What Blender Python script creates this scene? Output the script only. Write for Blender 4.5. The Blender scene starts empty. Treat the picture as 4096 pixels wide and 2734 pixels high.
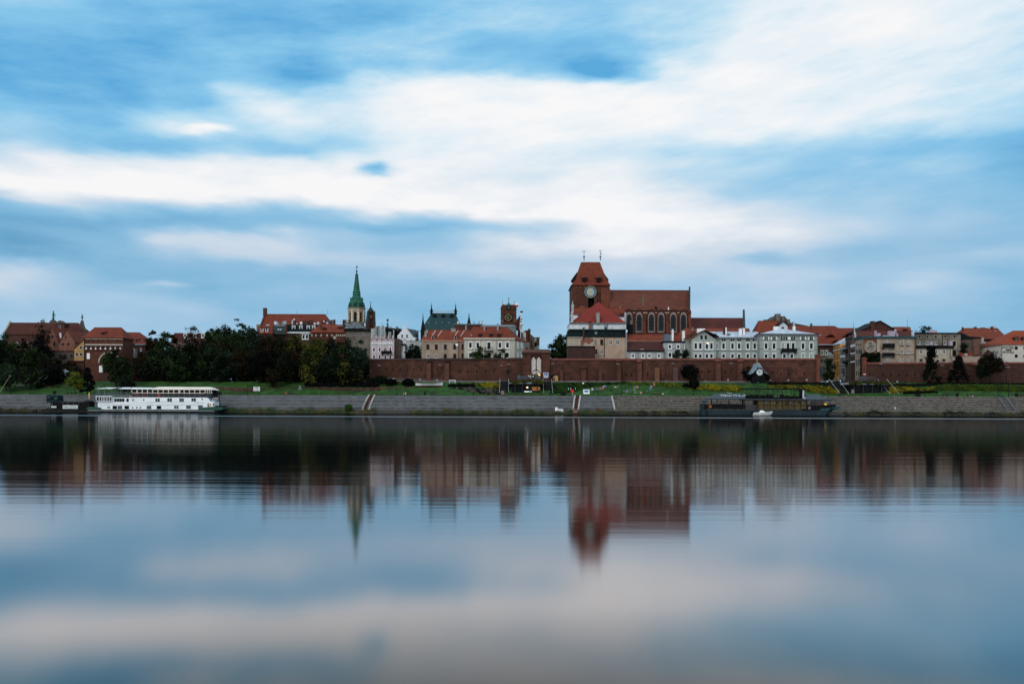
import bpy,math,random
import numpy as np
from mathutils import Vector,Matrix
R = math.radians
random.seed(7);rng = np.random.default_rng(7)
SC = bpy.context.scene;COL = SC.collection
# ------------------------------------------------------------------ camera
F = 3413.3;CX = 2048.0;YA = 1626.0;TH = 0.0038;CZ = 2.4   # focal length and view axis in photo pixels, roll, eye height over the water
cam = bpy.data.cameras.new('camera');camo = bpy.data.objects.new('camera',cam);COL.objects.link(camo)
cam.sensor_width = 36;cam.lens = 30;cam.shift_y = (YA-1367) / 4096;cam.clip_end = 20000;cam.clip_start = .1
camo.matrix_world = Matrix.Translation((0,0,CZ)) @ Matrix.Rotation(-TH,4,'Y') @ Matrix.Rotation(R(90),4,'X')
SC.camera = camo
SC.view_settings.view_transform = 'Standard';SC.view_settings.look = 'None'
SC.view_settings.gamma = 1;SC.view_settings.exposure = 0;SC.view_settings.use_curve_mapping = False
# ------------------------------------------------------------------ sun
SUN_EL,SUN_AZ = R(38),R(215)          # azimuth clockwise from +Y: behind the camera, a little to the left
sl = bpy.data.lights.new('sun','SUN');sl.energy = 1.1;sl.angle = R(20);sl.color = (1,.90,.78)
so = bpy.data.objects.new('sun',sl);COL.objects.link(so)
sd = Vector((math.sin(SUN_AZ)*math.cos(SUN_EL),math.cos(SUN_AZ)*math.cos(SUN_EL),math.sin(SUN_EL)))
so.rotation_euler = sd.to_track_quat('Z','Y').to_euler();so.location = (0,-50,200)
# ------------------------------------------------------------------ sky
W = bpy.data.worlds.new('World');SC.world = W;W.use_nodes = True
nt = W.node_tree;nt.nodes.clear()
def N(t,**k):
    n = nt.nodes.new(t)
    for a,b in k.items(): setattr(n,a,b)
    return n
def L(a,b): nt.links.new(a,b)
def math_(op,a,b=None,c=None,clamp=False):
    n = N('ShaderNodeMath',operation=op);n.use_clamp = clamp
    for i,v in enumerate((a,b,c)):
        if v is None: continue
        if isinstance(v,(int,float)): n.inputs[i].default_value = v
        else: L(v,n.inputs[i])
    return n.outputs[0]
tc = N('ShaderNodeTexCoord');sx = N('ShaderNodeSeparateXYZ');L(tc.outputs['Generated'],sx.inputs[0])
az = math_('ARCTAN2',sx.outputs[0],sx.outputs[1]);el = math_('ARCSINE',sx.outputs[2])
def noise(scale,detail,rough,vec):
    n = N('ShaderNodeTexNoise');n.inputs['Scale'].default_value = scale;n.inputs['Detail'].default_value = detail
    n.inputs['Roughness'].default_value = rough;L(vec,n.inputs['Vector']);return n
# az/el coordinates stretched sideways: the clouds drift left to right during the exposure
cb = N('ShaderNodeCombineXYZ');L(math_('ADD',az,math_('MULTIPLY',el,.6)),cb.inputs[0]);L(math_('MULTIPLY',el,3.2),cb.inputs[1])
nA = noise(3.2,4,.5,cb.outputs[0]);nB = noise(9,5,.55,cb.outputs[0])
cb2 = N('ShaderNodeCombineXYZ');L(math_('MULTIPLY',az,1.0),cb2.inputs[0]);L(math_('MULTIPLY',el,7),cb2.inputs[1]);cb2.inputs[2].default_value = 3
nC = noise(5,4,.6,cb2.outputs[0])
sA = N('ShaderNodeSeparateColor');L(nA.outputs['Color'],sA.inputs[0])
sB = N('ShaderNodeSeparateColor');L(nB.outputs['Color'],sB.inputs[0])
azw = math_('ADD',az,math_('ADD',math_('MULTIPLY',math_('SUBTRACT',sA.outputs[0],.5),.20),math_('MULTIPLY',math_('SUBTRACT',sB.outputs[0],.5),.05)))
elw = math_('ADD',el,math_('ADD',math_('MULTIPLY',math_('SUBTRACT',sA.outputs[1],.5),.035),math_('MULTIPLY',math_('SUBTRACT',sB.outputs[1],.5),.03)))
AZM = 0.5409                           # half field of view; the cloud map repeats mirrored beyond it
u = math_('DIVIDE',math_('PINGPONG',math_('ADD',azw,AZM),2*AZM),2*AZM)    # 0..1 left to right
v = math_('DIVIDE',math_('PINGPONG',elw,.47),.47)
YS = [760,750,710,680,650,620,595,570,545,520,490,460,430,400,370,330,290,240,200,170,120,60,0]
SKY = {0: [.35,.28,.2,.12,.2,.35,.45,.35,.45,.75,.9,.8,.65],60: [.2,.2,.15,.1,.2,.3,.4,.3,.55,.85,.95,.8,.65],
 120: [.1,.1,.12,.25,.4,.35,.2,.15,.7,.85,.85,.7,.6],170: [.08,.08,.15,.35,.25,.45,.5,.15,.8,.95,.8,.65,.55],
 200: [.05,.1,.2,.4,.55,.85,.95,.9,.95,.95,.8,.65,.5],240: [.3,.15,.35,.75,.65,.95,.97,.97,.95,.9,.8,.65,.45],
 290: [.5,.3,.65,.55,.65,.9,.97,.9,.85,.8,.75,.65,.4],330: [.45,.3,.2,.35,.6,.8,.85,.75,.6,.45,.4,.3,.15],
 370: [.75,.8,.75,.85,.9,.85,.85,.85,.6,.45,.4,.4,.2],400: [.9,.95,.95,.95,.95,.9,.85,.85,.65,.4,.35,.35,.25],
 430: [.95,1,1,1,1,.95,.95,.95,.85,.5,.45,.4,.35],460: [.45,.75,.95,1,1,1,.98,.98,.9,.7,.55,.4,.35],
 490: [.2,.3,.4,.45,.8,.95,.98,.98,.95,.8,.6,.45,.35],520: [.2,.15,.25,.3,.3,.3,.6,.97,.95,.85,.65,.45,.35],
 545: [.15,.25,.75,.75,.5,.45,.7,.95,.95,.8,.55,.45,.4],570: [.1,.3,.7,.8,.5,.45,.85,.9,.85,.7,.4,.5,.55],
 595: [.3,.3,.4,.65,.65,.6,.7,.75,.75,.55,.5,.5,.4],620: [.7,.3,.3,.35,.5,.6,.65,.7,.65,.6,.55,.6,.35],
 650: [.7,.35,.3,.35,.4,.45,.5,.55,.6,.6,.55,.6,.35],680: [.6,.5,.3,.3,.35,.35,.4,.5,.6,.6,.55,.5,.3],
 710: [.5,.6,.55,.35,.35,.3,.35,.5,.65,.65,.5,.45,.3],750: [.5,.55,.5,.45,.4,.35,.4,.5,.5,.45,.4,.35,.3],
 760: [.5,.55,.5,.45,.4,.35,.4,.5,.5,.45,.4,.35,.3]}
acc = None
for k in range(13):
    # columns are even in the photo's x; give each its azimuth
    px = k * 196 * 1.7437 - 2048
    aznorm = lambda p: (math.atan(p/F)+AZM) / (2*AZM)
    uk = aznorm(px);ul = aznorm(px-341.8);ur = aznorm(px+341.8)
    ramp = N('ShaderNodeValToRGB');ramp.color_ramp.interpolation = 'CARDINAL'
    L(v,ramp.inputs[0]);e = ramp.color_ramp.elements
    st = []
    for y in YS:
        elev = math.atan((YA-y*1.7437)/math.hypot(F,px));st.append((max(0,min(1,elev/.47)),SKY[y][k]))
    st.sort();e[0].position,e[1].position = st[0][0],st[-1][0]
    e[0].color = (st[0][1],) * 3 + (1,);e[1].color = (st[-1][1],) * 3 + (1,)
    for p_,w_ in st[1:-1]:
        q = e.new(p_);q.color = (w_,) * 3 + (1,)
    a_ = N('ShaderNodeMapRange',interpolation_type='SMOOTHSTEP');L(u,a_.inputs[0]);a_.inputs[1].default_value = ul;a_.inputs[2].default_value = uk
    b_ = N('ShaderNodeMapRange',interpolation_type='SMOOTHSTEP');L(u,b_.inputs[0]);b_.inputs[1].default_value = uk;b_.inputs[2].default_value = ur
    wgt = math_('SUBTRACT',a_.outputs[0],b_.outputs[0]) if k < 12 else a_.outputs[0]
    if k == 0: wgt = math_('SUBTRACT',1,b_.outputs[0])
    t = math_('MULTIPLY',ramp.outputs[0],wgt)
    acc = t if acc is None else math_('ADD',acc,t)
def blob(acc,x,y,rx,ry,amp):          # one small soft cloud or gap, at photo position x, y
    ca = math.atan((x-2048)/F);ce = math.atan((YA-y)/math.hypot(F,x-2048))
    dx = math_('DIVIDE',math_('SUBTRACT',azw,ca),rx/F);dy = math_('DIVIDE',math_('SUBTRACT',elw,ce),ry/F)
    g = math_('POWER',2.718,math_('MULTIPLY',math_('ADD',math_('MULTIPLY',dx,dx),math_('MULTIPLY',dy,dy)),-1))
    return math_('ADD',acc,math_('MULTIPLY',g,amp))
acc = blob(acc,1500,668,80,26,-.75);acc = blob(acc,1250,318,110,45,-.4)
acc = blob(acc,2230,300,260,45,-.3);acc = blob(acc,780,505,70,16,.4)
acc = blob(acc,560,1160,90,14,.3);acc = blob(acc,2960,1030,120,25,-.25)
fine = math_('ADD',math_('MULTIPLY',math_('SUBTRACT',nC.outputs[0],.5),.26),math_('MULTIPLY',math_('SUBTRACT',nB.outputs[0],.5),.34))
cb3 = N('ShaderNodeCombineXYZ');L(math_('ADD',math_('MULTIPLY',az,1.2),math_('MULTIPLY',el,1.8)),cb3.inputs[0]);L(math_('SUBTRACT',math_('MULTIPLY',el,6),math_('MULTIPLY',az,1.3)),cb3.inputs[1]);cb3.inputs[2].default_value = 7
nD = noise(6,6,.62,cb3.outputs[0]);dm = N('ShaderNodeMapRange',interpolation_type='SMOOTHSTEP');L(el,dm.inputs[0]);dm.inputs[1].default_value = .16;dm.inputs[2].default_value = .34;dm.inputs[3].default_value = .12;dm.inputs[4].default_value = .55
dens = math_('ADD',math_('ADD',acc,fine),math_('MULTIPLY',math_('SUBTRACT',nD.outputs[0],.5),dm.outputs[0]),clamp=True)
def cramp(stops):
    r = N('ShaderNodeValToRGB');e = r.color_ramp.elements
    def lin(c): return tuple(((x/255)/12.92 if x/255<.04045 else (((x/255)+.055)/1.055) ** 2.4) for x in c) + (1,)
    e[0].position = stops[0][0];e[0].color = lin(stops[0][1]);e[1].position = stops[-1][0];e[1].color = lin(stops[-1][1])
    for p_,c_ in stops[1:-1]:
        q = e.new(p_);q.color = lin(c_)
    return r
rt = cramp([(0,(92,172,224)),(.3,(138,202,240)),(.55,(188,226,247)),(.8,(234,245,252)),(1,(255,254,254))])
rl = cramp([(0,(86,154,198)),(.3,(134,187,221)),(.55,(166,202,230)),(.8,(208,221,235)),(1,(253,252,253))])
L(dens,rt.inputs[0]);L(dens,rl.inputs[0])
hm = N('ShaderNodeMapRange');L(el,hm.inputs[0]);hm.inputs[1].default_value = .17;hm.inputs[2].default_value = .3
mx = N('ShaderNodeMix',data_type='RGBA');L(hm.outputs[0],mx.inputs['Factor']);L(rl.outputs[0],mx.inputs['A']);L(rt.outputs[0],mx.inputs['B'])
# unseen sky behind the camera, brightened and warmed to lift the facades
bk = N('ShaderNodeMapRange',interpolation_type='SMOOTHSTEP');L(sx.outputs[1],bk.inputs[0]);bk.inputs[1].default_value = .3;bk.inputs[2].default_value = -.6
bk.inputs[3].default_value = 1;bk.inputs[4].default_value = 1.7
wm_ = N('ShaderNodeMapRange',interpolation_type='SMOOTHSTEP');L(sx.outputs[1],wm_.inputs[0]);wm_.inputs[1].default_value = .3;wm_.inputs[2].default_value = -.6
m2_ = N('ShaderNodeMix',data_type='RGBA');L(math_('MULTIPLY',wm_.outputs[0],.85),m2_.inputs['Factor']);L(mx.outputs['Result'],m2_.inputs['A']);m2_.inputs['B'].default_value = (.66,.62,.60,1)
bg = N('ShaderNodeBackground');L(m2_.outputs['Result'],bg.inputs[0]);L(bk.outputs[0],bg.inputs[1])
ns = N('ShaderNodeTexSky',sky_type='NISHITA');ns.sun_disc = False;ns.sun_elevation = SUN_EL;ns.sun_rotation = SUN_AZ
bn = N('ShaderNodeBackground');L(ns.outputs[0],bn.inputs[0]);bn.inputs[1].default_value = .07
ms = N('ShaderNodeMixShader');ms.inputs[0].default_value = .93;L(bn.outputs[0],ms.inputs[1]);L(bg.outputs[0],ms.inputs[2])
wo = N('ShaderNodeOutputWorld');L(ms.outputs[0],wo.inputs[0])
W.cycles.sampling_method = 'MANUAL';W.cycles.sample_map_resolution = 1024
# ------------------------------------------------------------------ photo pixels to world
TILES = dict(F1=(0,0,.57349),T1=(0,1240,3.5635),T2=(500,1240,3.5635),T3=(1000,1240,3.5635),T4=(1500,1180,3.1362),T5=(2000,1240,3.5635),
    T6=(2250,980,3.3364),T7=(2500,1240,3.5635),T8=(3000,1240,3.5635),T9=(3500,1240,3.5638),S1=(1350,1050,6.03),S3=(2020,1180,7.127),
    S4=(3250,1300,5.2267),B0=(170,1560,10.213),B1=(340,1530,8.389),B2=(600,1530,7.83),B3=(2790,1540,8.1),B4=(3050,1540,7.118),
    K1=(2000,1480,10.677),K2=(2180,1500,4.517),K3=(2940,1420,10.455),H1=(1540,1300,11.2),H2=(1470,1290,10.45),H3=(2260,1240,7.83),
    L0=(0,1450,6.18),L1=(980,1500,7.83),L2=(1600,1500,9.035),L3=(3480,1440,7.34),L4=(2700,1440,7.83))
tile = TILES['F1']
def T(n):
    global tile;tile = TILES[n]
def gx(x): return tile[0] + x / tile[2]
def gy(y): return tile[1] + y / tile[2]
def PX(x,D,y=None):
    return (gx(x)-CX+TH*((gy(y) if y is not None else 1450)-YA)) * D / F
def PZ(x,y,D): return CZ - (gy(y)-YA-TH*(gx(x)-CX)) * D / F
def SZ(n,D): return n / tile[2] * D / F
def DW(X): return 295.6 - 0.0751 * np.clip(X,-500,500)
def DS(x,s): return (295.6+s) / (1+.0751*(gx(x)-CX)/F)     # depth of the strip s metres behind the waterline, seen at tile x
PRT = [(-600,-4),(-1.5,-1.5),(0,-.12),(1.2,.45),(2.8,.8),(3.2,.9),(4,1.6),(12,5.7),(12.6,6.15),(18,6.3),(34,11.6),(36,12.0),(50,12.1),(70,13),(400,14),(9000,14)]
def zt(X,Y):
    s = Y - DW(X)
    return float(np.interp(s,[a for a,b in PRT],[b for a,b in PRT]))
# ------------------------------------------------------------------ materials
MATS = {}
def lin3(c): return tuple((x/12.92 if x<.04045 else ((x+.055)/1.055) ** 2.4) for x in c)
def pm(name,c1,c2=None,scale=.6,rough=.85,pattern=None,ps=(1,1),metal=0,spec=.25,streak=0,bump=0,mort=None,rnd=0,emit=None,stain=0):
    if name in MATS: return MATS[name]
    if max(c1) < .03: spec = min(spec,.06)
    m = bpy.data.materials.new(name);m.use_nodes = True;t = m.node_tree;b = t.nodes['Principled BSDF']
    def n(ty,**k):
        q = t.nodes.new(ty)
        for a_,v_ in k.items(): setattr(q,a_,v_)
        return q
    lk = t.links.new
    b.inputs['Roughness'].default_value = rough;b.inputs['Metallic'].default_value = metal;b.inputs['Specular IOR Level'].default_value = spec
    if emit:
        b.inputs['Emission Color'].default_value = (*c1,1);b.inputs['Emission Strength'].default_value = emit
    if c2 is None: c2 = tuple(x*.75 for x in c1)
    tcn = n('ShaderNodeTexCoord');vec = tcn.outputs['Object']
    no = n('ShaderNodeTexNoise');no.inputs['Scale'].default_value = scale;no.inputs['Detail'].default_value = 8;no.inputs['Roughness'].default_value = .65
    if streak:
        mp = n('ShaderNodeMapping');mp.inputs['Scale'].default_value = (1,1,1/streak) if streak > 1 else (streak,streak,1)
        lk(vec,mp.inputs[0]);lk(mp.outputs[0],no.inputs['Vector'])
    else: lk(vec,no.inputs['Vector'])
    mr = n('ShaderNodeMapRange');mr.inputs[1].default_value = .40;mr.inputs[2].default_value = .60;lk(no.outputs[0],mr.inputs[0])
    mixn = n('ShaderNodeMix',data_type='RGBA');mixn.inputs['A'].default_value = (*c1,1);mixn.inputs['B'].default_value = (*c2,1);lk(mr.outputs[0],mixn.inputs['Factor'])
    out = mixn.outputs['Result']
    if stain:
        n2 = n('ShaderNodeTexNoise');n2.inputs['Scale'].default_value = .1;n2.inputs['Detail'].default_value = 6;lk(vec,n2.inputs['Vector'])
        r2 = n('ShaderNodeMapRange');r2.inputs[1].default_value = .47;r2.inputs[2].default_value = .62;r2.inputs[4].default_value = stain;lk(n2.outputs[0],r2.inputs[0])
        m2 = n('ShaderNodeMix',data_type='RGBA');lk(r2.outputs[0],m2.inputs['Factor']);lk(out,m2.inputs['A']);m2.inputs['B'].default_value = (*[x*.38 for x in c1],1);out = m2.outputs['Result']
    if rnd:
        oi = n('ShaderNodeObjectInfo');hs = n('ShaderNodeHueSaturation');r3 = n('ShaderNodeMapRange');r3.inputs[3].default_value = 1 - rnd;r3.inputs[4].default_value = 1 + rnd
        lk(oi.outputs['Random'],r3.inputs[0]);lk(r3.outputs[0],hs.inputs['Value']);lk(out,hs.inputs['Color']);out = hs.outputs[0]
    if pattern == 'brick':
        s2 = n('ShaderNodeSeparateXYZ');lk(vec,s2.inputs[0]);ad = n('ShaderNodeMath',operation='ADD');lk(s2.outputs[0],ad.inputs[0]);lk(s2.outputs[1],ad.inputs[1])
        c3 = n('ShaderNodeCombineXYZ');lk(ad.outputs[0],c3.inputs[0]);lk(s2.outputs[2],c3.inputs[1])
        br = n('ShaderNodeTexBrick');lk(c3.outputs[0],br.inputs['Vector']);br.inputs['Scale'].default_value = 1;br.inputs['Brick Width'].default_value = ps[0]
        br.inputs['Row Height'].default_value = ps[1];br.inputs['Mortar Size'].default_value = ps[1] * .12;lk(out,br.inputs['Color1'])
        hs = n('ShaderNodeHueSaturation');hs.inputs['Value'].default_value = .72;lk(out,hs.inputs['Color']);lk(hs.outputs[0],br.inputs['Color2'])
        br.inputs['Mortar'].default_value = (*(mort or tuple(x*.45 for x in c1)),1);out = br.outputs['Color']
    lk(out,b.inputs['Base Color'])
    if bump:
        bp = n('ShaderNodeBump');bp.inputs['Strength'].default_value = bump;bp.inputs['Distance'].default_value = .3;lk(no.outputs[0],bp.inputs['Height']);lk(bp.outputs[0],b.inputs['Normal'])
    m['named'] = name
    MATS[name] = m;return m
red1 = pm('brick_red',(.112,.045,.031),(.027,.014,.012),.33,pattern='brick',ps=(.55,.2),stain=.9,bump=.2)
brick2 = pm('brick_church',(.125,.045,.028),(.055,.024,.017),.8,pattern='brick',ps=(.55,.2),stain=.4)
brick3 = pm('brick_dark',(.085,.035,.028),(.045,.022,.02),.9,pattern='brick',ps=(.55,.2),stain=.5)
brick4 = pm('brick_pale',(.25,.12,.085),(.16,.075,.06),.9,pattern='brick',ps=(.5,.2))
tile_r = pm('tile_red',(.205,.042,.021),(.125,.028,.017),.5,pattern='brick',ps=(.4,.42),stain=.3)
tile_o = pm('tile_orange',(.235,.05,.023),(.15,.035,.019),.5,pattern='brick',ps=(.4,.42),stain=.3)
tile_b = pm('tile_brown',(.085,.023,.017),(.05,.017,.014),.5,pattern='brick',ps=(.4,.42),stain=.5)
tile_n = pm('tile_nave',(.16,.044,.024),(.09,.028,.018),.35,pattern='brick',ps=(.5,.55),stain=.25)
slate = pm('slate_dark',(.004,.012,.014),(.003,.006,.007),.8,rough=.6)
black = pm('tar_black',(.008,.009,.011),(.004,.005,.006),1.5,rough=.7)
teal = pm('copper_teal',(.006,.040,.045),(.004,.022,.027),.5,rough=.6,streak=4)
green = pm('copper_green',(.010,.12,.075),(.006,.045,.034),.9,rough=.6,streak=3)
zinc = pm('zinc_roof',(.42,.50,.60),(.30,.37,.45),.4,rough=.5,streak=3)
gzinc = pm('grey_metal',(.13,.17,.19),(.08,.11,.13),.8,rough=.5)
white = pm('white_paint',(.72,.78,.82),(.62,.68,.72),.4,rough=.6)
wplast = pm('white_plaster',(.56,.64,.70),(.47,.54,.6),.35,streak=3)
wpl2 = pm('pale_blue_plaster',(.34,.39,.41),(.26,.30,.32),.35,streak=3)
cream = pm('cream_plaster',(.42,.43,.38),(.34,.35,.31),.4,streak=3)
beige = pm('beige_plaster',(.30,.25,.205),(.22,.18,.145),.5,streak=2,stain=.35)
beige2 = pm('beige_pale_plaster',(.38,.35,.30),(.27,.24,.20),.35,stain=.3)
tan = pm('tan_plaster',(.25,.17,.125),(.18,.12,.085),.6,streak=2,stain=.4)
greyg = pm('grey_green_plaster',(.27,.335,.325),(.22,.275,.27),.4,streak=3)
greyb = pm('grey_brown_plaster',(.17,.16,.14),(.10,.09,.08),.5,streak=2,stain=.5)
pink = pm('pink_plaster',(.52,.42,.46),(.42,.33,.37),.5,streak=2)
yellow = pm('ochre_plaster',(.52,.30,.10),(.40,.22,.07),.5,streak=2)
stone = pm('stone_pale',(.34,.34,.30),(.22,.22,.19),.8)
stone_d = pm('stone_dark',(.09,.075,.065),(.045,.038,.034),1.4)
glass = pm('window_glass',(.012,.022,.029),(.008,.014,.02),.8,rough=.25)
glass2 = pm('window_glass_blue',(.06,.10,.13),(.03,.05,.07),.6,rough=.3,spec=.2)
lead = pm('leaded_glass',(.03,.052,.065),(.018,.03,.04),.8,rough=.5,spec=.1,pattern='brick',ps=(.7,.7),mort=(.012,.015,.018))
dark = pm('dark_opening',(.006,.006,.007),(.004,.004,.005),2)
iron = pm('dark_iron',(.010,.011,.013),(.006,.007,.008),2,rough=.5)
gold = pm('gilt',(.65,.45,.14),(.5,.33,.1),2,rough=.4)
concrete = pm('concrete',(.092,.102,.112),(.046,.052,.058),.5,pattern='brick',ps=(3.1,1.2),mort=(.085,.09,.095),stain=.45,bump=.2)
concrete_l = pm('concrete_light',(.36,.36,.34),(.22,.22,.21),1.2)
step_m = pm('step_stone',(.085,.085,.083),(.03,.03,.03),.9,streak=4,stain=.4)
asph = pm('asphalt',(.055,.055,.06),(.035,.035,.04),.8)
bark = pm('bark',(.02,.015,.012),(.01,.008,.007),2,streak=3)
def leafm(name,a,b,s=.55):
    if max(a) < .06: a,b = tuple(x*.9 for x in a),tuple(x*.8 for x in b)
    m = pm(name,a,b,s,rough=.85,rnd=.25,spec=.1)
    return m
LF = dict(green=leafm('leaf_green',(.022,.046,.013),(.007,.017,.006)),dark=leafm('leaf_dark',(.009,.018,.009),(.004,.008,.005)),
    brown=leafm('leaf_brown',(.024,.019,.009),(.011,.011,.006)),olive=leafm('leaf_olive',(.085,.085,.014),(.020,.028,.007)),
    teal=leafm('leaf_bluegreen',(.022,.050,.028),(.008,.018,.012)),black=leafm('leaf_blackish',(.006,.007,.008),(.003,.004,.004)),
    lime=leafm('leaf_lime',(.085,.13,.010),(.03,.045,.008)),yellow=leafm('leaf_yellow',(.24,.20,.009),(.10,.10,.008),.9),
    bed=leafm('leaf_bed',(.028,.075,.010),(.012,.038,.008),.8),pinkbed=leafm('bed_pink',(.14,.085,.07),(.06,.035,.03),1.2),
    greybed=leafm('bed_grey',(.12,.11,.10),(.015,.013,.012),.9),reed=leafm('leaf_reed',(.11,.11,.018),(.03,.045,.010),.4))
# ------------------------------------------------------------------ mesh helpers
WL = {}
class MB:
    def __init__(s): s.v = [];s.f = [];s.mi = [];s.m = 0
    def add(s,vs,fs):
        o = len(s.v);s.v += [tuple(p) for p in vs];s.f += [tuple(o+i for i in f) for f in fs];s.mi += [s.m] * len(fs);return s
    def box(s,x0,x1,y0,y1,z0,z1):
        if x0 > x1: x0,x1 = x1,x0
        if y0 > y1: y0,y1 = y1,y0
        if z0 > z1: z0,z1 = z1,z0
        return s.add([(x0,y0,z0),(x1,y0,z0),(x1,y1,z0),(x0,y1,z0),(x0,y0,z1),(x1,y0,z1),(x1,y1,z1),(x0,y1,z1)],
                     [(0,3,2,1),(4,5,6,7),(0,1,5,4),(1,2,6,5),(2,3,7,6),(3,0,4,7)])
    def prism(s,pts,y0,y1):                 # outline in XZ pushed through from y0 to y1
        n = len(pts);a = sum(pts[i][0]*pts[(i+1) % n][1]-pts[(i+1) % n][0]*pts[i][1] for i in range(n))
        if a < 0: pts = pts[::-1]
        return s.add([(x,y0,z) for x,z in pts]+[(x,y1,z) for x,z in pts],
                     [tuple(range(n)),tuple(range(2*n-1,n-1,-1))]+[(i,i+n,(i+1) % n+n,(i+1) % n) for i in range(n)])
    def plan(s,pts,z0,z1):                  # outline in XY pushed up
        n = len(pts);a = sum(pts[i][0]*pts[(i+1) % n][1]-pts[(i+1) % n][0]*pts[i][1] for i in range(n))
        if a < 0: pts = pts[::-1]
        zb = z0 if isinstance(z0,(list,tuple)) else [z0] * n;zu = z1 if isinstance(z1,(list,tuple)) else [z1] * n
        return s.add([(p[0],p[1],zb[i]) for i,p in enumerate(pts)]+[(p[0],p[1],zu[i]) for i,p in enumerate(pts)],
                     [tuple(range(n-1,-1,-1)),tuple(range(n,2*n))]+[(i,(i+1) % n,(i+1) % n+n,i+n) for i in range(n)])
    def loft(s,a,b):                         # two rings of the same length joined and capped
        n = len(a);return s.add(list(a)+list(b),[tuple(range(n-1,-1,-1)),tuple(range(n,2*n))]+[(i,(i+1) % n,(i+1) % n+n,i+n) for i in range(n)])
    def lathe(s,cx,cy,prof,n=12,rot=0,sx=1,sy=1):
        vs = [];fs = []
        for r,z in prof:
            for k in range(n):
                a = rot + 2 * math.pi * k / n;vs.append((cx+r*sx*math.cos(a),cy+r*sy*math.sin(a),z))
        for j in range(len(prof)-1):
            for k in range(n): fs.append((j*n+k,j*n+(k+1) % n,(j+1)*n+(k+1) % n,(j+1)*n+k))
        fs.append(tuple(range(n-1,-1,-1)));fs.append(tuple((len(prof)-1)*n+k for k in range(n)))
        return s.add(vs,fs)
    def tube(s,p,q,r0,r1=None,n=6):
        p = Vector(p);q = Vector(q);r1 = r0 if r1 is None else r1;d = (q-p).normalized()
        a = d.orthogonal().normalized();b = d.cross(a)
        A = [p+(a*math.cos(2*math.pi*k/n)+b*math.sin(2*math.pi*k/n))*r0 for k in range(n)]
        B = [q+(a*math.cos(2*math.pi*k/n)+b*math.sin(2*math.pi*k/n))*r1 for k in range(n)]
        return s.loft(A,B)
    def disc(s,cx,y0,y1,cz,r,n=28,r2=None):
        return s.prism([(cx+r*math.cos(2*math.pi*k/n),cz+(r2 or r)*math.sin(2*math.pi*k/n)) for k in range(n)],y0,y1)
    def build(s,name,mats,parent=None,origin=None):
        v = np.array(s.v,float)
        if origin is None: origin = ((v[:,0].min()+v[:,0].max())/2,(v[:,1].min()+v[:,1].max())/2,v[:,2].min())
        v = v - np.array(origin)
        me = bpy.data.meshes.new(name);me.from_pydata(v.tolist(),[],s.f)
        ml = mats if isinstance(mats,(list,tuple)) else [mats]
        for m in ml: me.materials.append(m)
        if len(ml) > 1: me.polygons.foreach_set('material_index',s.mi)
        me.update();return link(name,me,origin,parent)
def link(name,data,origin,parent=None):
    o = bpy.data.objects.new(name,data);COL.objects.link(o);WL[o] = Vector(origin)
    o.location = origin
    if parent is not None:
        o.parent = parent;o.matrix_parent_inverse = Matrix.Translation(-WL[parent])
    return o
def tag(o,label,cat,group=None,kind=None):
    o['label'] = label;o['category'] = cat
    if group: o['group'] = group
    if kind: o['kind'] = kind
    return o
def thing(name,label,cat,loc,group=None):
    return tag(link(name,None,loc),label,cat,group)
def structure(o,label=None):
    o['kind'] = 'structure'
    if label: o['label'] = label
    return o
def textmesh(name,s,x,y,h,D,mat,parent,w=None,thick=.05,tile_pts=True,cx=None,cz=None,H=None,plane=None):
    cu = bpy.data.curves.new('lettering','FONT');cu.body = s;cu.align_x = 'CENTER';cu.align_y = 'CENTER';cu.extrude = thick / 2;cu.resolution_u = 1
    o = bpy.data.objects.new('lettering',cu);COL.objects.link(o);dg = bpy.context.evaluated_depsgraph_get()
    me = bpy.data.meshes.new_from_object(o.evaluated_get(dg));bpy.data.objects.remove(o)
    v = np.empty(len(me.vertices)*3);me.vertices.foreach_get('co',v);v = v.reshape(-1,3)
    bw,bh = np.ptp(v[:,0]),np.ptp(v[:,1]);v[:,0] -= (v[:,0].min()+v[:,0].max()) / 2;v[:,1] -= (v[:,1].min()+v[:,1].max()) / 2
    Hh = H or SZ(h,D);sc = Hh / bh;Wd = SZ(w,D) if w else bw * sc
    X = PX(x,D,y) if cx is None else cx;Z = PZ(x,y,D) if cz is None else cz
    if plane is None:
        n = np.stack([v[:,0]/bw*Wd,-v[:,2],v[:,1]*sc],1)
    else:                                                            # lie on a slope: plane = up vector
        up = Vector(plane).normalized();rt_ = Vector((1,0,0));nr = rt_.cross(up)
        n = np.outer(v[:,0]/bw*Wd,rt_) + np.outer(v[:,1]*sc,up) + np.outer(v[:,2],nr)
    me.vertices.foreach_set('co',n.ravel());me.materials.clear();me.materials.append(mat);me.update();me.name = name
    return link(name,me,(X,D,Z),parent)
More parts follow.
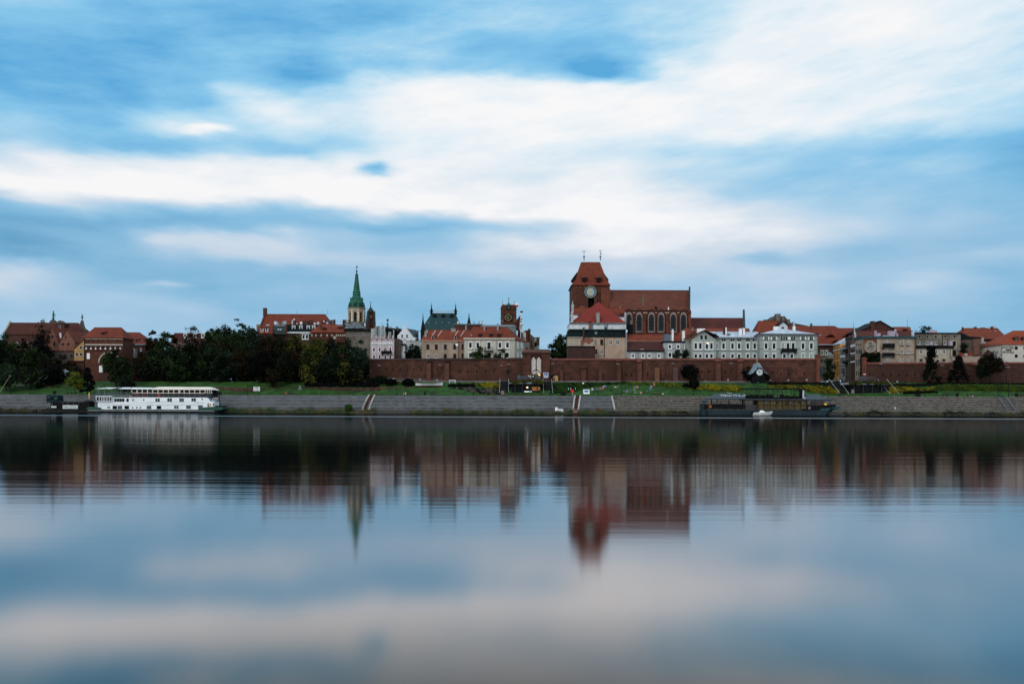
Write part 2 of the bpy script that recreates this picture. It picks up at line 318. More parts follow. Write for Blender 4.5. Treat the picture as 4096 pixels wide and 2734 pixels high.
# ------------------------------------------------------------------ houses
class House:
    def __init__(s,name,label,D,T_,x0,x1,ye,wm,cat='house',zb=12.0,skew=0,group=None,chamfer=None,parapet=None,ye1=None):
        s.D,s.T = D,T_;s.X0,s.X1 = PX(x0,D,ye),PX(x1,D,ye);s.sk = skew;s.x0,s.x1 = x0,x1
        s.Ze = PZ((x0+x1)/2,ye,D);s.Ze1 = s.Ze if ye1 is None else PZ(x1,ye1,D);s.zb = zb;s.wm = wm
        s.root = thing(name,label,cat,((s.X0+s.X1)/2,D+T_/2,zb),group)
        s.foot = [(s.X0,D),(s.X1,D),(s.X1+skew,D+T_),(s.X0+skew,D+T_)]
        s.wall = MB().plan(s.foot,zb,[s.Ze,s.Ze1,s.Ze1,s.Ze]).build('wall',wm,s.root)
    def ridge(s,yr,r0,r1,mat,over=.4,depth=None,name='roof',ye=None,split=.5):
        """roof with its ridge along the river; r0, r1 = ridge ends in tile pixels"""
        Dr = s.D + s.T * split;zr = PZ((r0+r1)/2,yr,Dr);a,b = PX(r0,Dr,yr),PX(r1,Dr,yr);o = over;e = s.Ze + .03
        A,B,C_,D_ = (s.X0-o,s.D-o,e),(s.X1+o,s.D-o,e),(s.X1+s.sk+o,s.D+s.T+o,e),(s.X0+s.sk-o,s.D+s.T+o,e)
        m = MB();t = .22
        m.add([A,B,C_,D_,(a,Dr,zr),(b,Dr,zr)]+[(p[0],p[1],p[2]-t) for p in (A,B,C_,D_)],
              [(0,1,5,4),(1,2,5),(2,3,4,5),(3,0,4),(6,7,1,0),(7,8,2,1),(8,9,3,2),(9,6,0,3),(9,8,7,6)])
        # ridge cap
        m.tube((a,Dr,zr),(b,Dr,zr),.18,n=5)
        s.roof = m.build(name,mat,s.root);s.zr = zr;s.Dr = Dr;return s.roof
    def gable(s,xr,yr,roofmat,over=.3,bump=None,trim=None):
        """gable end towards the river, ridge running back"""
        xrW = PX(xr,s.D,yr);zr = PZ(xr,yr,s.D)
        MB().prism([(s.X0,s.Ze),(s.X1,s.Ze1),(xrW,zr)],s.D,s.D+.5).build('gable',s.wm,s.root)
        o = over;y0,y1 = s.D - o,s.D + s.T;m = MB();t = .25
        for (xe,ze) in ((s.X0-o,s.Ze),(s.X1+o,s.Ze1)):
            A = [(xe,y0,ze-.2),(xrW,y0,zr+.1),(xrW,y0,zr+.1+t),(xe,y0,ze-.2+t)]
            Bk = [(x+s.sk,y1,z) for x,_,z in A];m.loft(A,Bk)
        s.roof = m.build('roof',roofmat,s.root);s.zr = zr
        MB().prism([(s.X0,s.Ze),(s.X1,s.Ze1),(xrW,zr)],s.D+s.T-.5,s.D+s.T).build('gable',s.wm,s.root)
    def flat(s,mat,h=.5,over=.35,name='roof'):
        f = [(s.X0-over,s.D-over),(s.X1+over,s.D-over),(s.X1+s.sk+over,s.D+s.T+over),(s.X0+s.sk-over,s.D+s.T+over)]
        return MB().plan(f,[s.Ze+.01,s.Ze1+.01,s.Ze1+.01,s.Ze+.01],[s.Ze+h,s.Ze1+h,s.Ze1+h,s.Ze+h]).build(name,mat,s.root)
    def mansard(s,yt,mat,inset=1.2,over=.25):
        z = PZ((s.x0+s.x1)/2,yt,s.D+inset)
        A = [(s.X0-over,s.D-over,s.Ze+.01),(s.X1+over,s.D-over,s.Ze+.01),(s.X1+s.sk+over,s.D+s.T+over,s.Ze+.01),(s.X0+s.sk-over,s.D+s.T+over,s.Ze+.01)]
        B = [(s.X0+inset*.3,s.D+inset,z),(s.X1-inset*.3,s.D+inset,z),(s.X1+s.sk-inset*.3,s.D+s.T-inset,z),(s.X0+s.sk+inset*.3,s.D+s.T-inset,z)]
        s.roof = MB().loft(A,B).build('mansard_roof',mat,s.root);s.zr = z;return s.roof
    def box(s,name,x0,x1,y0,y1,mat,d0=-.15,d1=.1,parent=None):
        D = s.D + d0;xm = (x0+x1) / 2
        return MB().box(PX(x0,D,y0),PX(x1,D,y0),D,s.D+d1,PZ(xm,y1,D),PZ(xm,y0,D)).build(name,mat,parent or s.root)
    def chimney(s,x,y0,y1,w,mat=None,d=3,dep=1.2,cap=True,name='chimney'):
        D = s.D + d;X = PX(x,D,y0);hw = SZ(w,D) / 2;m = MB();z0,z1 = PZ(x,y1,D),PZ(x,y0,D)
        m.box(X-hw,X+hw,D,D+dep,z0-1.2,z1)
        if cap: m.box(X-hw-.08,X+hw+.08,D-.08,D+dep+.08,z1+.003,z1+.15)
        return m.build(name,mat or brick3,s.root)
    def win(s,pts,w,h,style='white',d=0,D=None,pane=None,parent=None):
        D = (s.D if D is None else D) + d
        for (x,y) in pts: window(parent or s.root,x,y,w,h,D,style,pane)
    def dormer(s,x,y,w,h,wallm,roofm,d=1.2,kind='shed',pane=None):
        """small window house standing out of the front slope"""
        D = s.D + d;X = PX(x,D,y);hw = SZ(w,D) / 2;hh = SZ(h,D) / 2;Z = PZ(x,y,D)
        b = MB().box(X-hw,X+hw,D,D+3.2,Z-hh,Z+hh).build('dormer',wallm,s.root)
        m = MB()
        if kind == 'shed': m.add([(X-hw-.25,D-.35,Z+hh),(X+hw+.25,D-.35,Z+hh),(X+hw+.25,D+3.6,Z+hh+1.1),(X-hw-.25,D+3.6,Z+hh+1.1),
                                  (X-hw-.25,D-.35,Z+hh+.15),(X+hw+.25,D-.35,Z+hh+.15),(X+hw+.25,D+3.6,Z+hh+1.25),(X-hw-.25,D+3.6,Z+hh+1.25)],
                                 [(0,3,2,1),(4,5,6,7),(0,1,5,4),(1,2,6,5),(2,3,7,6),(3,0,4,7)])
        else: m.prism([(X-hw-.25,Z+hh),(X+hw+.25,Z+hh),(X,Z+hh+hw*1.1)],D-.3,D+3.2)
        m.build('dormer_roof',roofm,b)
        MB().box(X-hw*.62,X+hw*.62,D-.03,D-.002,Z-hh*.7,Z+hh*.75).build('pane',pane or glass,b)
        return b
def window(parent,x,y,w,h,D,style='white',pane=None):
    X = PX(x,D,y);Z = PZ(x,y,D);hw = SZ(w,D) / 2;hh = SZ(h,D) / 2;m = MB();f = .07;p0 = D - .12
    fm = {'white': white,'surround': white,'dark': iron,'arch': white,'archdark': brick3,'plain': stone,'blind': white,'brown': pm('brown_frame',(.05,.02,.015))}[style.split('_')[0]]
    def ring(a,b,t,y0):
        m.box(X-a,X-a+t,y0,D-.001,Z-b,Z+b);m.box(X+a-t,X+a,y0,D-.001,Z-b,Z+b)
        m.box(X-a+t,X+a-t,y0,D-.001,Z+b-t,Z+b);m.box(X-a+t,X+a-t,y0,D-.001,Z-b,Z-b+t)
    if style.startswith('surround') or style == 'blind':
        t = .2;ring(hw+t,hh+t,t,D-.16)
        m.box(X-hw-t-.15,X+hw+t+.15,D-.3,D-.001,Z+hh+t+.02,Z+hh+t+.22)
        m.box(X-hw-t-.1,X+hw+t+.1,D-.26,D-.001,Z-hh-t-.14,Z-hh-t-.005)
    elif style != 'archdark': m.box(X-hw-.12,X+hw+.12,D-.22,D-.001,Z-hh-.12,Z-hh-.005)
    if style.startswith('arch'):
        n = 8;pts = [(X-hw,Z-hh),(X+hw,Z-hh)] + [(X+hw*math.cos(math.pi*k/n),Z+hh*.45+hh*.55*math.sin(math.pi*k/n)) for k in range(n+1)]
        po = [((px-X)*1.16+X,(pz-Z)*1.1+Z) for px,pz in pts]
        m.prism(po,D-.1,D-.002);w_ = m.build('window',fm,parent);MB().prism(pts,D-.14,D-.102).build('pane',pane or glass,w_);return w_
    if style != 'blind':
        ring(hw,hh,f,p0)
        if style not in ('plain','surround'):
            m.box(X-.045,X+.045,p0,D-.03,Z-hh+f,Z+hh-f)
            if hh > .7: m.box(X-hw+f,X-.05,p0,D-.03,Z+hh*.33-.045,Z+hh*.33+.045);m.box(X+.05,X+hw-f,p0,D-.03,Z+hh*.33-.045,Z+hh*.33+.045)
    w_ = m.build('window',fm,parent)
    MB().box(X-hw+.01,X+hw-.01,D-.028,D-.002,Z-hh+.01,Z+hh-.01).build('pane',(greyg if style == 'blind' else pane or glass),w_)
    return w_
def balcony(h,x,y,w,hpx,D=None,parent=None,solid=False):
    D = D or h.D;X = PX(x,D,y);hw = SZ(w,D)/2;zb = PZ(x,y+hpx/2,D);zt_ = PZ(x,y-hpx/2,D);m = MB();d = 1.1
    m.box(X-hw,X+hw,D-d,D-.01,zb,zb+.18)
    for z in (zt_,(zb+zt_)/2+.1): m.box(X-hw,X+hw,D-d,D-d+.05,z-.05,z);m.box(X-hw,X-hw+.05,D-d+.05,D-.01,z-.05,z);m.box(X+hw-.05,X+hw,D-d+.05,D-.01,z-.05,z)
    k = int(2*hw/.22)
    for i in range(k+1): xx = X-hw+i*2*hw/k;m.box(xx-.025,xx+.025,D-d+.01,D-d+.04,zb+.18,zt_-.05)
    if solid: m.box(X-hw+.05,X+hw-.05,D-d+.06,D-d+.09,zb+.2,zt_-.1)
    for sx_ in (-1,1): m.prism([(X+sx_*(hw-.3)-.08,zb),(X+sx_*(hw-.3)+.08,zb),(X+sx_*(hw-.3)+.08,zb-.8),(X+sx_*(hw-.3)-.08,zb-.5)],D-.5,D-.01)
    return m.build('balcony',iron,h.root if parent is None else parent)
def parapet(h,mat,side=0,w=.7,up=.9,back=True):
    X = h.X0 if side == 0 else h.X1;m = MB();D,E = h.D - .3,h.Dr;z0,z1 = h.Ze,h.zr
    for (Da,za,Db,zb_) in ((D,z0,E,z1),) + (((E,z1,h.D+h.T+.3,z0),) if back else ()):
        m.loft([(X-w/2,Da,za-2.5),(X+w/2,Da,za-2.5),(X+w/2,Da,za+up),(X-w/2,Da,za+up)],[(X-w/2,Db,zb_-2.5),(X+w/2,Db,zb_-2.5),(X+w/2,Db,zb_+up),(X-w/2,Db,zb_+up)])
    return m.build('gable_parapet',mat,h.root)
# ------------------------------------------------------------------ foliage
def leaf_quads(C,size,flat=0):
    n = len(C);u_ = rng.normal(size=(n,3));u_[:,2] *= (1-flat*.3);u_ /= np.linalg.norm(u_,axis=1)[:,None]
    w = rng.normal(size=(n,3));v_ = np.cross(u_,w);v_ /= np.linalg.norm(v_,axis=1)[:,None] + 1e-9
    s = size * rng.uniform(.5,1.3,(n,1));u_ = u_ * s;v_ = v_ * s * .6
    V = np.stack([C-u_,C-v_,C+u_,C+v_],1).reshape(-1,3)
    return V
def quads_object(name,V,mats,parent,origin,mi=None):
    n = len(V) // 4;me = bpy.data.meshes.new(name);me.vertices.add(4*n);me.loops.add(4*n);me.polygons.add(n)
    me.vertices.foreach_set('co',(V-np.array(origin)).astype(np.float32).ravel());me.loops.foreach_set('vertex_index',np.arange(4*n,dtype=np.int32))
    me.polygons.foreach_set('loop_start',np.arange(0,4*n,4,dtype=np.int32));me.polygons.foreach_set('loop_total',np.full(n,4,dtype=np.int32))
    ml = mats if isinstance(mats,(list,tuple)) else [mats]
    for m in ml: me.materials.append(m)
    if mi is not None: me.polygons.foreach_set('material_index',mi.astype(np.int32))
    me.update();me.validate();return link(name,me,origin,parent)
def tree(label,x,ytop,w,D,kind='green',group='trees of the riverside park',name='broadleaf_tree',form='round',dens=1.0,zbase=None,cat='tree',trunk=.2,kind2=None,leaf=.42):
    X = PX(x,D,ytop);zb = zt(X,D) if zbase is None else zbase;zt_ = PZ(x,ytop,D);H = zt_ - zb;Wd = SZ(w,D) * (1.12 if form == 'round' else 1.0);o = (X,D,zb)
    if group == 'trees of the riverside park' and form == 'round' and name == 'broadleaf_tree': trunk = min(trunk,.1)
    root = thing(name,label,cat,o,group);dy = Wd * .45
    z0 = zb + H * trunk;Hc = zt_ - z0
    if form == 'cone':
        k = int(40+H*4);t = rng.uniform(0,1,k) ** .8;a = rng.uniform(0,6.283,k);rr = (1-t) * .46 * rng.uniform(.7,1.15,k) + .03
        cen = np.stack([X+Wd*rr*np.cos(a),D+Wd*rr*np.sin(a),z0+Hc*t],1);rc = Wd * .09 + .15
    else:
        k = int(max(16,min(90,Wd*Hc/3.2))*(1 if form == 'round' else .8))
        d_ = rng.normal(size=(k,3));d_ /= np.linalg.norm(d_,axis=1)[:,None];rad = rng.uniform(.25,1,k) ** .5;rad *= 1 + .18 * np.sin(d_[:,0]*5+X) * np.cos(d_[:,2]*4+D)
        cen = np.stack([X+d_[:,0]*rad*Wd*.42,D+d_[:,1]*rad*dy*.85,z0+Hc*(.5+d_[:,2]*rad*.43)],1)
        top = np.array([[X+Wd*rng.uniform(-.1,.1),D,zt_-Hc*.09]]);cen = np.vstack([cen,top]);rc = min(2.3,.9+Wd*.07)
        if form == 'sparse': rc *= .62;ex = cen[rng.integers(0,len(cen),len(cen))] + rng.normal(size=(len(cen),3)) * np.array([Wd*.07,dy*.07,Hc*.06]);cen = np.vstack([cen,ex])
    area = Wd * Hc * .8;nl = int(area*44*dens*(.5 if form == 'sparse' else 1)*(.42/leaf) ** 2);nl = max(300,min(nl,22000))
    idx = rng.integers(0,len(cen),nl);g = rng.normal(size=(nl,3)) * rc * np.array([.52,.52,.42]) * rng.uniform(.7,1.25,(len(cen),1))[idx]
    C = cen[idx] + g;C[:,2] = np.minimum(C[:,2],zt_+.1)
    V = leaf_quads(C,leaf)
    mats = [LF[kind],LF[kind2 or kind]];cl = rng.integers(0,2,len(cen));quads_object('crown',V,mats,root,o,cl[idx] if kind2 else None)
    m = MB();r0 = max(.12,H*.018)
    ty = z0 + Hc * (.35 if form != 'cone' else .9);m.tube((X,D,zb-.4),(X,D,zb+H*trunk),r0*1.25,r0,7);m.tube((X,D,zb+H*trunk),(X+.2,D,ty),r0,r0*.45,6)
    for c in cen[rng.choice(len(cen),min(len(cen),12 if form != 'cone' else 5),replace=False)]:
        hs = zb + H * trunk + (ty-zb-H*trunk) * rng.uniform(.1,.95);p = Vector((X,D,hs));q = Vector(c);mid = p.lerp(q,.5) + Vector((0,0,-.15*(q-p).length*.3))
        m.tube(p,mid,r0*.42,r0*.26,5);m.tube(mid,q,r0*.26,r0*.07,4)
        if form == 'sparse':
            for _ in range(4): m.tube(q,q+Vector(rng.normal(size=3))*rc*.9,r0*.08,.02,3)
    m.build('trunk',bark,root);return root
def bed(name,label,pts,mat,h=.8,dens=24,leaf=.2,cat='planting',mat2=None,n_h=None,s_of=None,group=None):
    """planting on the lawn slope; pts = (x, y_top, y_bottom) in tile pixels along the band"""
    C = [];S = np.linspace(12.6,38,300)
    def sY(x,y):
        best = None
        for s in S[::2]:
            X = PX(x,300+s,y);D = DW(X) + s;X = PX(x,D,y);e = abs(PZ(x,y,D)-zt(X,D))
            if best is None or e < best[0]: best = (e,s)
        return best[1]
    secs = [(x,sY(x,yt+SZ(0,1)),sY(x,yb)) for x,yt,yb in pts]
    for (xa,ta,ba),(xb,tb,bb) in zip(secs,secs[1:]):
        Xa = PX(xa,DW(0)+ba);Xb = PX(xb,DW(0)+bb);ar = abs(Xb-Xa) * (max(.8,ta-ba)+max(.8,tb-bb)) / 2;n = int(ar*dens) + 10
        f = rng.uniform(0,1,n);g = rng.uniform(0,1,n);xx = xa + (xb-xa) * f;lo = ba + (bb-ba) * f;hi = np.maximum(ta+(tb-ta)*f-h*2.2,lo+.6);s_ = lo + (hi-lo) * g
        X = (tile[0]+xx/tile[2]-CX-.67) * (DW(0)+s_) / F;D = DW(X) + s_;X = (tile[0]+xx/tile[2]-CX-.67) * D / F
        z = np.interp(D-DW(X),[a for a,b in PRT],[b for a,b in PRT])
        hh = h * (.65+.35*np.sin(X*1.7+np.sin(D*1.3)*2)*np.sin(X*.6+1)) * rng.uniform(0,1,n) ** .7
        C.append(np.stack([X,D,z+hh+.05],1))
    C = np.vstack(C);V = leaf_quads(C,leaf);mi = None;mats = LF[mat] if isinstance(mat,str) else mat
    if mat2:
        mats = [mats,LF[mat2]];mi = (np.sin(C[:,0]*.9)+np.sin(C[:,0]*2.3+C[:,1])+rng.normal(size=len(C))*.6>.6).astype(int)
    o = (C[:,0].mean(),C[:,1].mean(),C[:,2].min());ob = quads_object(name,V,mats,None,o,mi)
    return tag(ob,label,cat,group,'stuff')
def bush(label,x,ytop,ybot,w,D,kind='dark',name='bush',group='shrubs on the river slope',leaf=.25):
    X = PX(x,D,ybot);zb = PZ(x,ybot,D);zt_ = PZ(x,ytop,D);Wd = SZ(w,D);H = zt_ - zb;n = int(max(250,Wd*H*130*(.25/leaf) ** 2))
    d_ = rng.normal(size=(n,3));d_ /= np.linalg.norm(d_,axis=1)[:,None];r = rng.uniform(.3,1,n) ** .4;r *= 1 + .14 * np.sin(d_[:,0]*7+x) * np.cos(d_[:,2]*5)
    C = np.stack([X+d_[:,0]*r*Wd*.48,D+d_[:,1]*r*Wd*.4,zb+H*(.5+d_[:,2]*r*.48)],1)
    root = thing(name,label,'bush',(X,D,zb),group);quads_object('foliage',leaf_quads(C,leaf),LF[kind],root,(X,D,zb))
    m = MB()
    for k in range(5): m.tube((X+k*.1-.2,D,zb-.4),(X+(k-2)*Wd*.12,D+(k % 3-1)*.3,zb+H*.6),.05,.02,4)
    m.build('stem',bark,root);return root
# ------------------------------------------------------------------ water, ground, embankment
def water():
    m = bpy.data.materials.new('river_water');m.use_nodes = True;t = m.node_tree;t.nodes.clear()
    def n(ty,**k):
        q = t.nodes.new(ty)
        for a_,v_ in k.items(): setattr(q,a_,v_)
        return q
    lk = t.links.new;geo = n('ShaderNodeNewGeometry');
    def nz(sc,scale,detail,rough=.5):
        mp = n('ShaderNodeMapping');mp.inputs['Scale'].default_value = sc;lk(geo.outputs['Position'],mp.inputs[0])
        q = n('ShaderNodeTexNoise');q.inputs['Scale'].default_value = scale;q.inputs['Detail'].default_value = detail;q.inputs['Roughness'].default_value = rough;lk(mp.outputs[0],q.inputs['Vector']);return q.outputs[0]
    def mm(op,a,b):
        q = n('ShaderNodeMath',operation=op)
        for i,v_ in enumerate((a,b)):
            if isinstance(v_,(int,float)): q.inputs[i].default_value = v_
            else: lk(v_,q.inputs[i])
        return q.outputs[0]
    def mr(a,f0,f1,t0,t1,it='LINEAR'):
        q = n('ShaderNodeMapRange',interpolation_type=it);lk(a,q.inputs[0])
        for i,v_ in enumerate((f0,f1,t0,t1)): q.inputs[i+1].default_value = v_
        return q.outputs[0]
    sep = n('ShaderNodeSeparateXYZ');lk(geo.outputs['Position'],sep.inputs[0])
    # wind lanes: long thin strips of rougher water, mostly in mid-river
    lane = nz((.0016,.05,1),1,5,.7);far = mr(sep.outputs[1],30,75,0,1,'SMOOTHSTEP')
    lanes = mm('MULTIPLY',mr(lane,.6,.8,0,.05),far)
    wl = mm('ADD',sep.outputs[1],mr(nz((.004,.0,1),1,2),0,1,-6,6))
    b1 = mm('SUBTRACT',mr(wl,190,193,0,1,'SMOOTHSTEP'),mr(wl,203,207,0,1,'SMOOTHSTEP'))
    rough = mm('ADD',mm('ADD',mm('ADD',mr(sep.outputs[1],7,20,.092,.085,'SMOOTHSTEP'),mr(sep.outputs[1],30,90,0,-.022)),lanes),mm('MULTIPLY',b1,.42))
    h1 = nz((.02,.30,1),1,5,.62);h2 = nz((.09,1.15,1),1,4,.6)
    hh = mm('ADD',h1,mm('MULTIPLY',mm('MULTIPLY',h2,.30),mr(nz((.02,.06,1),1,3),.42,.62,.15,1.2)));bp = n('ShaderNodeBump');bp.inputs['Distance'].default_value = .016;lk(mm('MULTIPLY',mr(sep.outputs[1],11,26,.03,1,'SMOOTHSTEP'),mr(sep.outputs[1],60,140,1,.35)),bp.inputs['Strength']);lk(hh,bp.inputs['Height'])
    gl = n('ShaderNodeBsdfGlossy',distribution='BECKMANN');gl.inputs['Color'].default_value = (1,.97,.965,1);lk(rough,gl.inputs['Roughness']);lk(bp.outputs[0],gl.inputs['Normal'])
    df = n('ShaderNodeBsdfDiffuse');df.inputs['Color'].default_value = (.002,.004,.005,1)
    lw = n('ShaderNodeLayerWeight');lw.inputs['Blend'].default_value = .5
    rp = n('ShaderNodeValToRGB');e = rp.color_ramp.elements;e[0].position = .3;e[0].color = (.06,) * 3 + (1,);e[1].position = 1;e[1].color = (.34,) * 3 + (1,)
    for p_,c_ in ((.64,.09),(.69,.17),(.73,.30),(.775,.48),(.86,.60),(.895,.64),(.93,.60),(.972,.42)): q = e.new(p_);q.color = (c_,) * 3 + (1,)
    lk(lw.outputs['Facing'],rp.inputs[0]);mx = n('ShaderNodeMixShader');lk(rp.outputs[0],mx.inputs[0]);lk(df.outputs[0],mx.inputs[1]);lk(gl.outputs[0],mx.inputs[2])
    o = n('ShaderNodeOutputMaterial');lk(mx.outputs[0],o.inputs[0]);return m
structure(MB().add([(-6000,-400,0),(6000,-400,0),(6000,900,0),(-6000,900,0)],[(0,1,2,3)]).build('water',water(),origin=(0,0,0)),'still grey-blue river with long smooth reflections')
grass = pm('grass',(.020,.080,.009),(.008,.030,.005),.3,rough=.95,bump=.4,stain=.5)
def grid(name,ss,zz,xs,mat,label):
    m = MB()
    for x in xs:
        for s,z in zip(ss,zz): m.v.append((x,float(DW(x))+s,z))
    n = len(ss)
    for i in range(len(xs)-1):
        for j in range(n-1): m.f.append((i*n+j,(i+1)*n+j,(i+1)*n+j+1,i*n+j+1));m.mi.append(0)
    return structure(m.build(name,mat,origin=(0,300,0)),label)
XS = [-6000,-1500,-500] + list(range(-400,401,5)) + [500,1500,6000]
PR2 = [p for p in PRT if p[0] >=-40];ss = [];
for (a,za),(b,zb_) in zip(PRT,PRT[1:]):
    k = 4 if b - a < 40 and a > -2 else 1
    for i in range(k): ss.append((a+(b-a)*i/k,za+(zb_-za)*i/k))
ss.append(PRT[-1])
grid('ground',[a for a,b in ss],[b for a,b in ss],XS,grass,'grassy river bank rising to the old town')
# sloping concrete embankment, left and middle
T('T5');XE = PX(1618,DS(1618,8));emb_s = [2.9,2.95,3.5,3.55,8.0,8.05,8.6,12.0,12.02,12.5,12.55];emb_z = [.3,1.45,1.5,1.86,4.34,4.5,4.52,6.2,6.34,6.36,6.1]
xs = [x for x in range(-400,int(XE),8)] + [XE]
grid('embankment',emb_s[:9],emb_z[:9],xs,concrete,'sloping grey concrete embankment with a ledge half way up')
grid('embankment_edge',emb_s[8:],emb_z[8:],xs,concrete_l,'pale kerb along the top of the concrete embankment')
grid('shore',[-1.4,0,1.2,2.0,2.88],[-1.3,-.06,.50,.72,.9],XS,pm('shore_stone',(.045,.042,.036),(.018,.02,.014),.8,bump=.5),'dark stony shore strip at the foot of the bank')
# stepped stone terraces, right
st_s,st_z = [2.9],[.2];z = 1.45;s = 2.9;top = 6.34;k = 8
for i in range(k+1):
    st_s += [s+.02,s+1.05];st_z += [z,z+.02];s += 1.12;z += (top-1.45) / k
    st_s += [];
xs2 = [XE+.02+i*6 for i in range(60)]
grid('terrace_steps',st_s,st_z,xs2,step_m,'wide weathered stone steps rising from the water on the right')
lip = pm('step_edge',(.27,.27,.255),(.12,.12,.11),1.5,streak=3)
m = MB();s = 2.9;z = 1.45
for i in range(k+1):
    for xa,xb in zip(xs2,xs2[1:]):
        ya,yb = float(DW(xa)) + s,float(DW(xb)) + s
        m.plan([(xa,ya-.06),(xb,yb-.06),(xb,yb+.3),(xa,ya+.3)],z-.12,z+.035)
    s += 1.12;z += (top-1.45) / k
structure(m.build('step_edges',lip),'pale edges of the stone steps')
grid('promenade',[12.52,17.4],[6.365,6.42],list(range(-400,401,10)),asph,'paved promenade along the top of the embankment')
grid('road',[36.2,41.8],[12.1,12.13],list(range(-70,176,7)),asph,'narrow road under the town wall')
m = MB();xs3 = list(range(-66,100,6))
for xa,xb in zip(xs3,xs3[1:]): m.plan([(xa,DW(xa)+35.8),(xb,DW(xb)+35.8),(xb,DW(xb)+36.15),(xa,DW(xa)+36.15)],11.6,12.5)
structure(m.build('road_kerb',pm('kerb_lavender',(.15,.13,.15),(.10,.085,.095),.6)),'pale retaining kerb of the road below the wall')
def stairway(label,t,xt0,xt1,yt,xb0,xb1,yb,rail=True,kerb=None,tread=None):
    T(t);r = thing('stairway',label,'stairs',(PX(xt0,305),305,3),'stairways down the embankment')
    prof = [(2.9,1.55),(3.55,1.95),(8.05,4.6),(12.1,6.42)]
    def at(f,s):                                   # f: 0 left edge 1 right edge
        g = (s-2.9) / 9.2;x = (xb0+(xb1-xb0)*f) * (1-g) + (xt0+(xt1-xt0)*f) * g;D = DS(x,s);return PX(x,D)
    m = MB()
    for (sa,za),(sb,zb_) in zip(prof,prof[1:]):
        n = max(2,int((sb-sa)/.35))
        for i in range(n):
            s0,s1 = sa + (sb-sa)*i/n,sa + (sb-sa)*(i+1)/n;zz = za + (zb_-za)*(i+.8)/n;A,B = at(.12,s0),at(.88,s0)
            m.plan([(A,DW(A)+s0),(B,DW(B)+s0),(B,DW(B)+s1),(A,DW(A)+s1)],zz-.45,zz)
    m.build('tread',tread or brick3,r)
    for f in (0,1):
        m = MB()
        for (sa,za),(sb,zb_) in zip(prof,prof[1:]):
            a,b = at(f,sa),at(f,sb);w = .28
            m.loft([(a-w,DW(a)+sa,za-.5),(a+w,DW(a)+sa,za-.5),(a+w,DW(a)+sa,za+.25),(a-w,DW(a)+sa,za+.25)],[(b-w,DW(b)+sb,zb_-.5),(b+w,DW(b)+sb,zb_-.5),(b+w,DW(b)+sb,zb_+.25),(b-w,DW(b)+sb,zb_+.25)])
        m.build('side_kerb',kerb or concrete_l,r)
    if rail:
        for f in (.15,.85):
            m = MB();a,b = at(f,1.2),at(f,6);m.tube((a,DW(a)+1.2,1.9),(b,DW(b)+6,4.6),.05,n=5);m.tube((a,DW(a)+1.2,1.4),(b,DW(b)+6,4.1),.05,n=5)
            for g in np.linspace(0,1,6): x = a + (b-a)*g;y = DW(a)+1.2 + (DW(b)+6-DW(a)-1.2)*g;m.tube((x,y,.5+2.8*g),(x,y,1.9+2.7*g),.04,n=4)
            m.build('handrail',gzinc,r)
stairway('leaning stairway with white side kerbs and metal rails beside a round bush','T3',1700,1780,1215,1610,1700,1400)
stairway('dark stairway with white side kerbs right of the sheet of white board','T5',1070,1148,1230,1045,1120,1400,False)
stairway('grey stairway slanting down through the stone terrace steps','T9',1750,1850,1220,1890,2010,1420,False,concrete,concrete)
T('T5');r = MB();a = PX(1618,300)
for (sa,za),(sb,zb_) in zip(list(zip(emb_s,emb_z))[2:8],list(zip(emb_s,emb_z))[3:9]):
    r.loft([(a-.3,DW(a)+sa,za-.3),(a+.3,DW(a)+sa,za-.3),(a+.3,DW(a)+sa,za+.2),(a-.3,DW(a)+sa,za+.2)],[(a-.3,DW(a)+sb,zb_-.3),(a+.3,DW(a)+sb,zb_-.3),(a+.3,DW(a)+sb,zb_+.2),(a-.3,DW(a)+sb,zb_+.2)])
tag(r.build('end_kerb',concrete_l),'white sloping kerb between the smooth embankment and the steps','kerb')
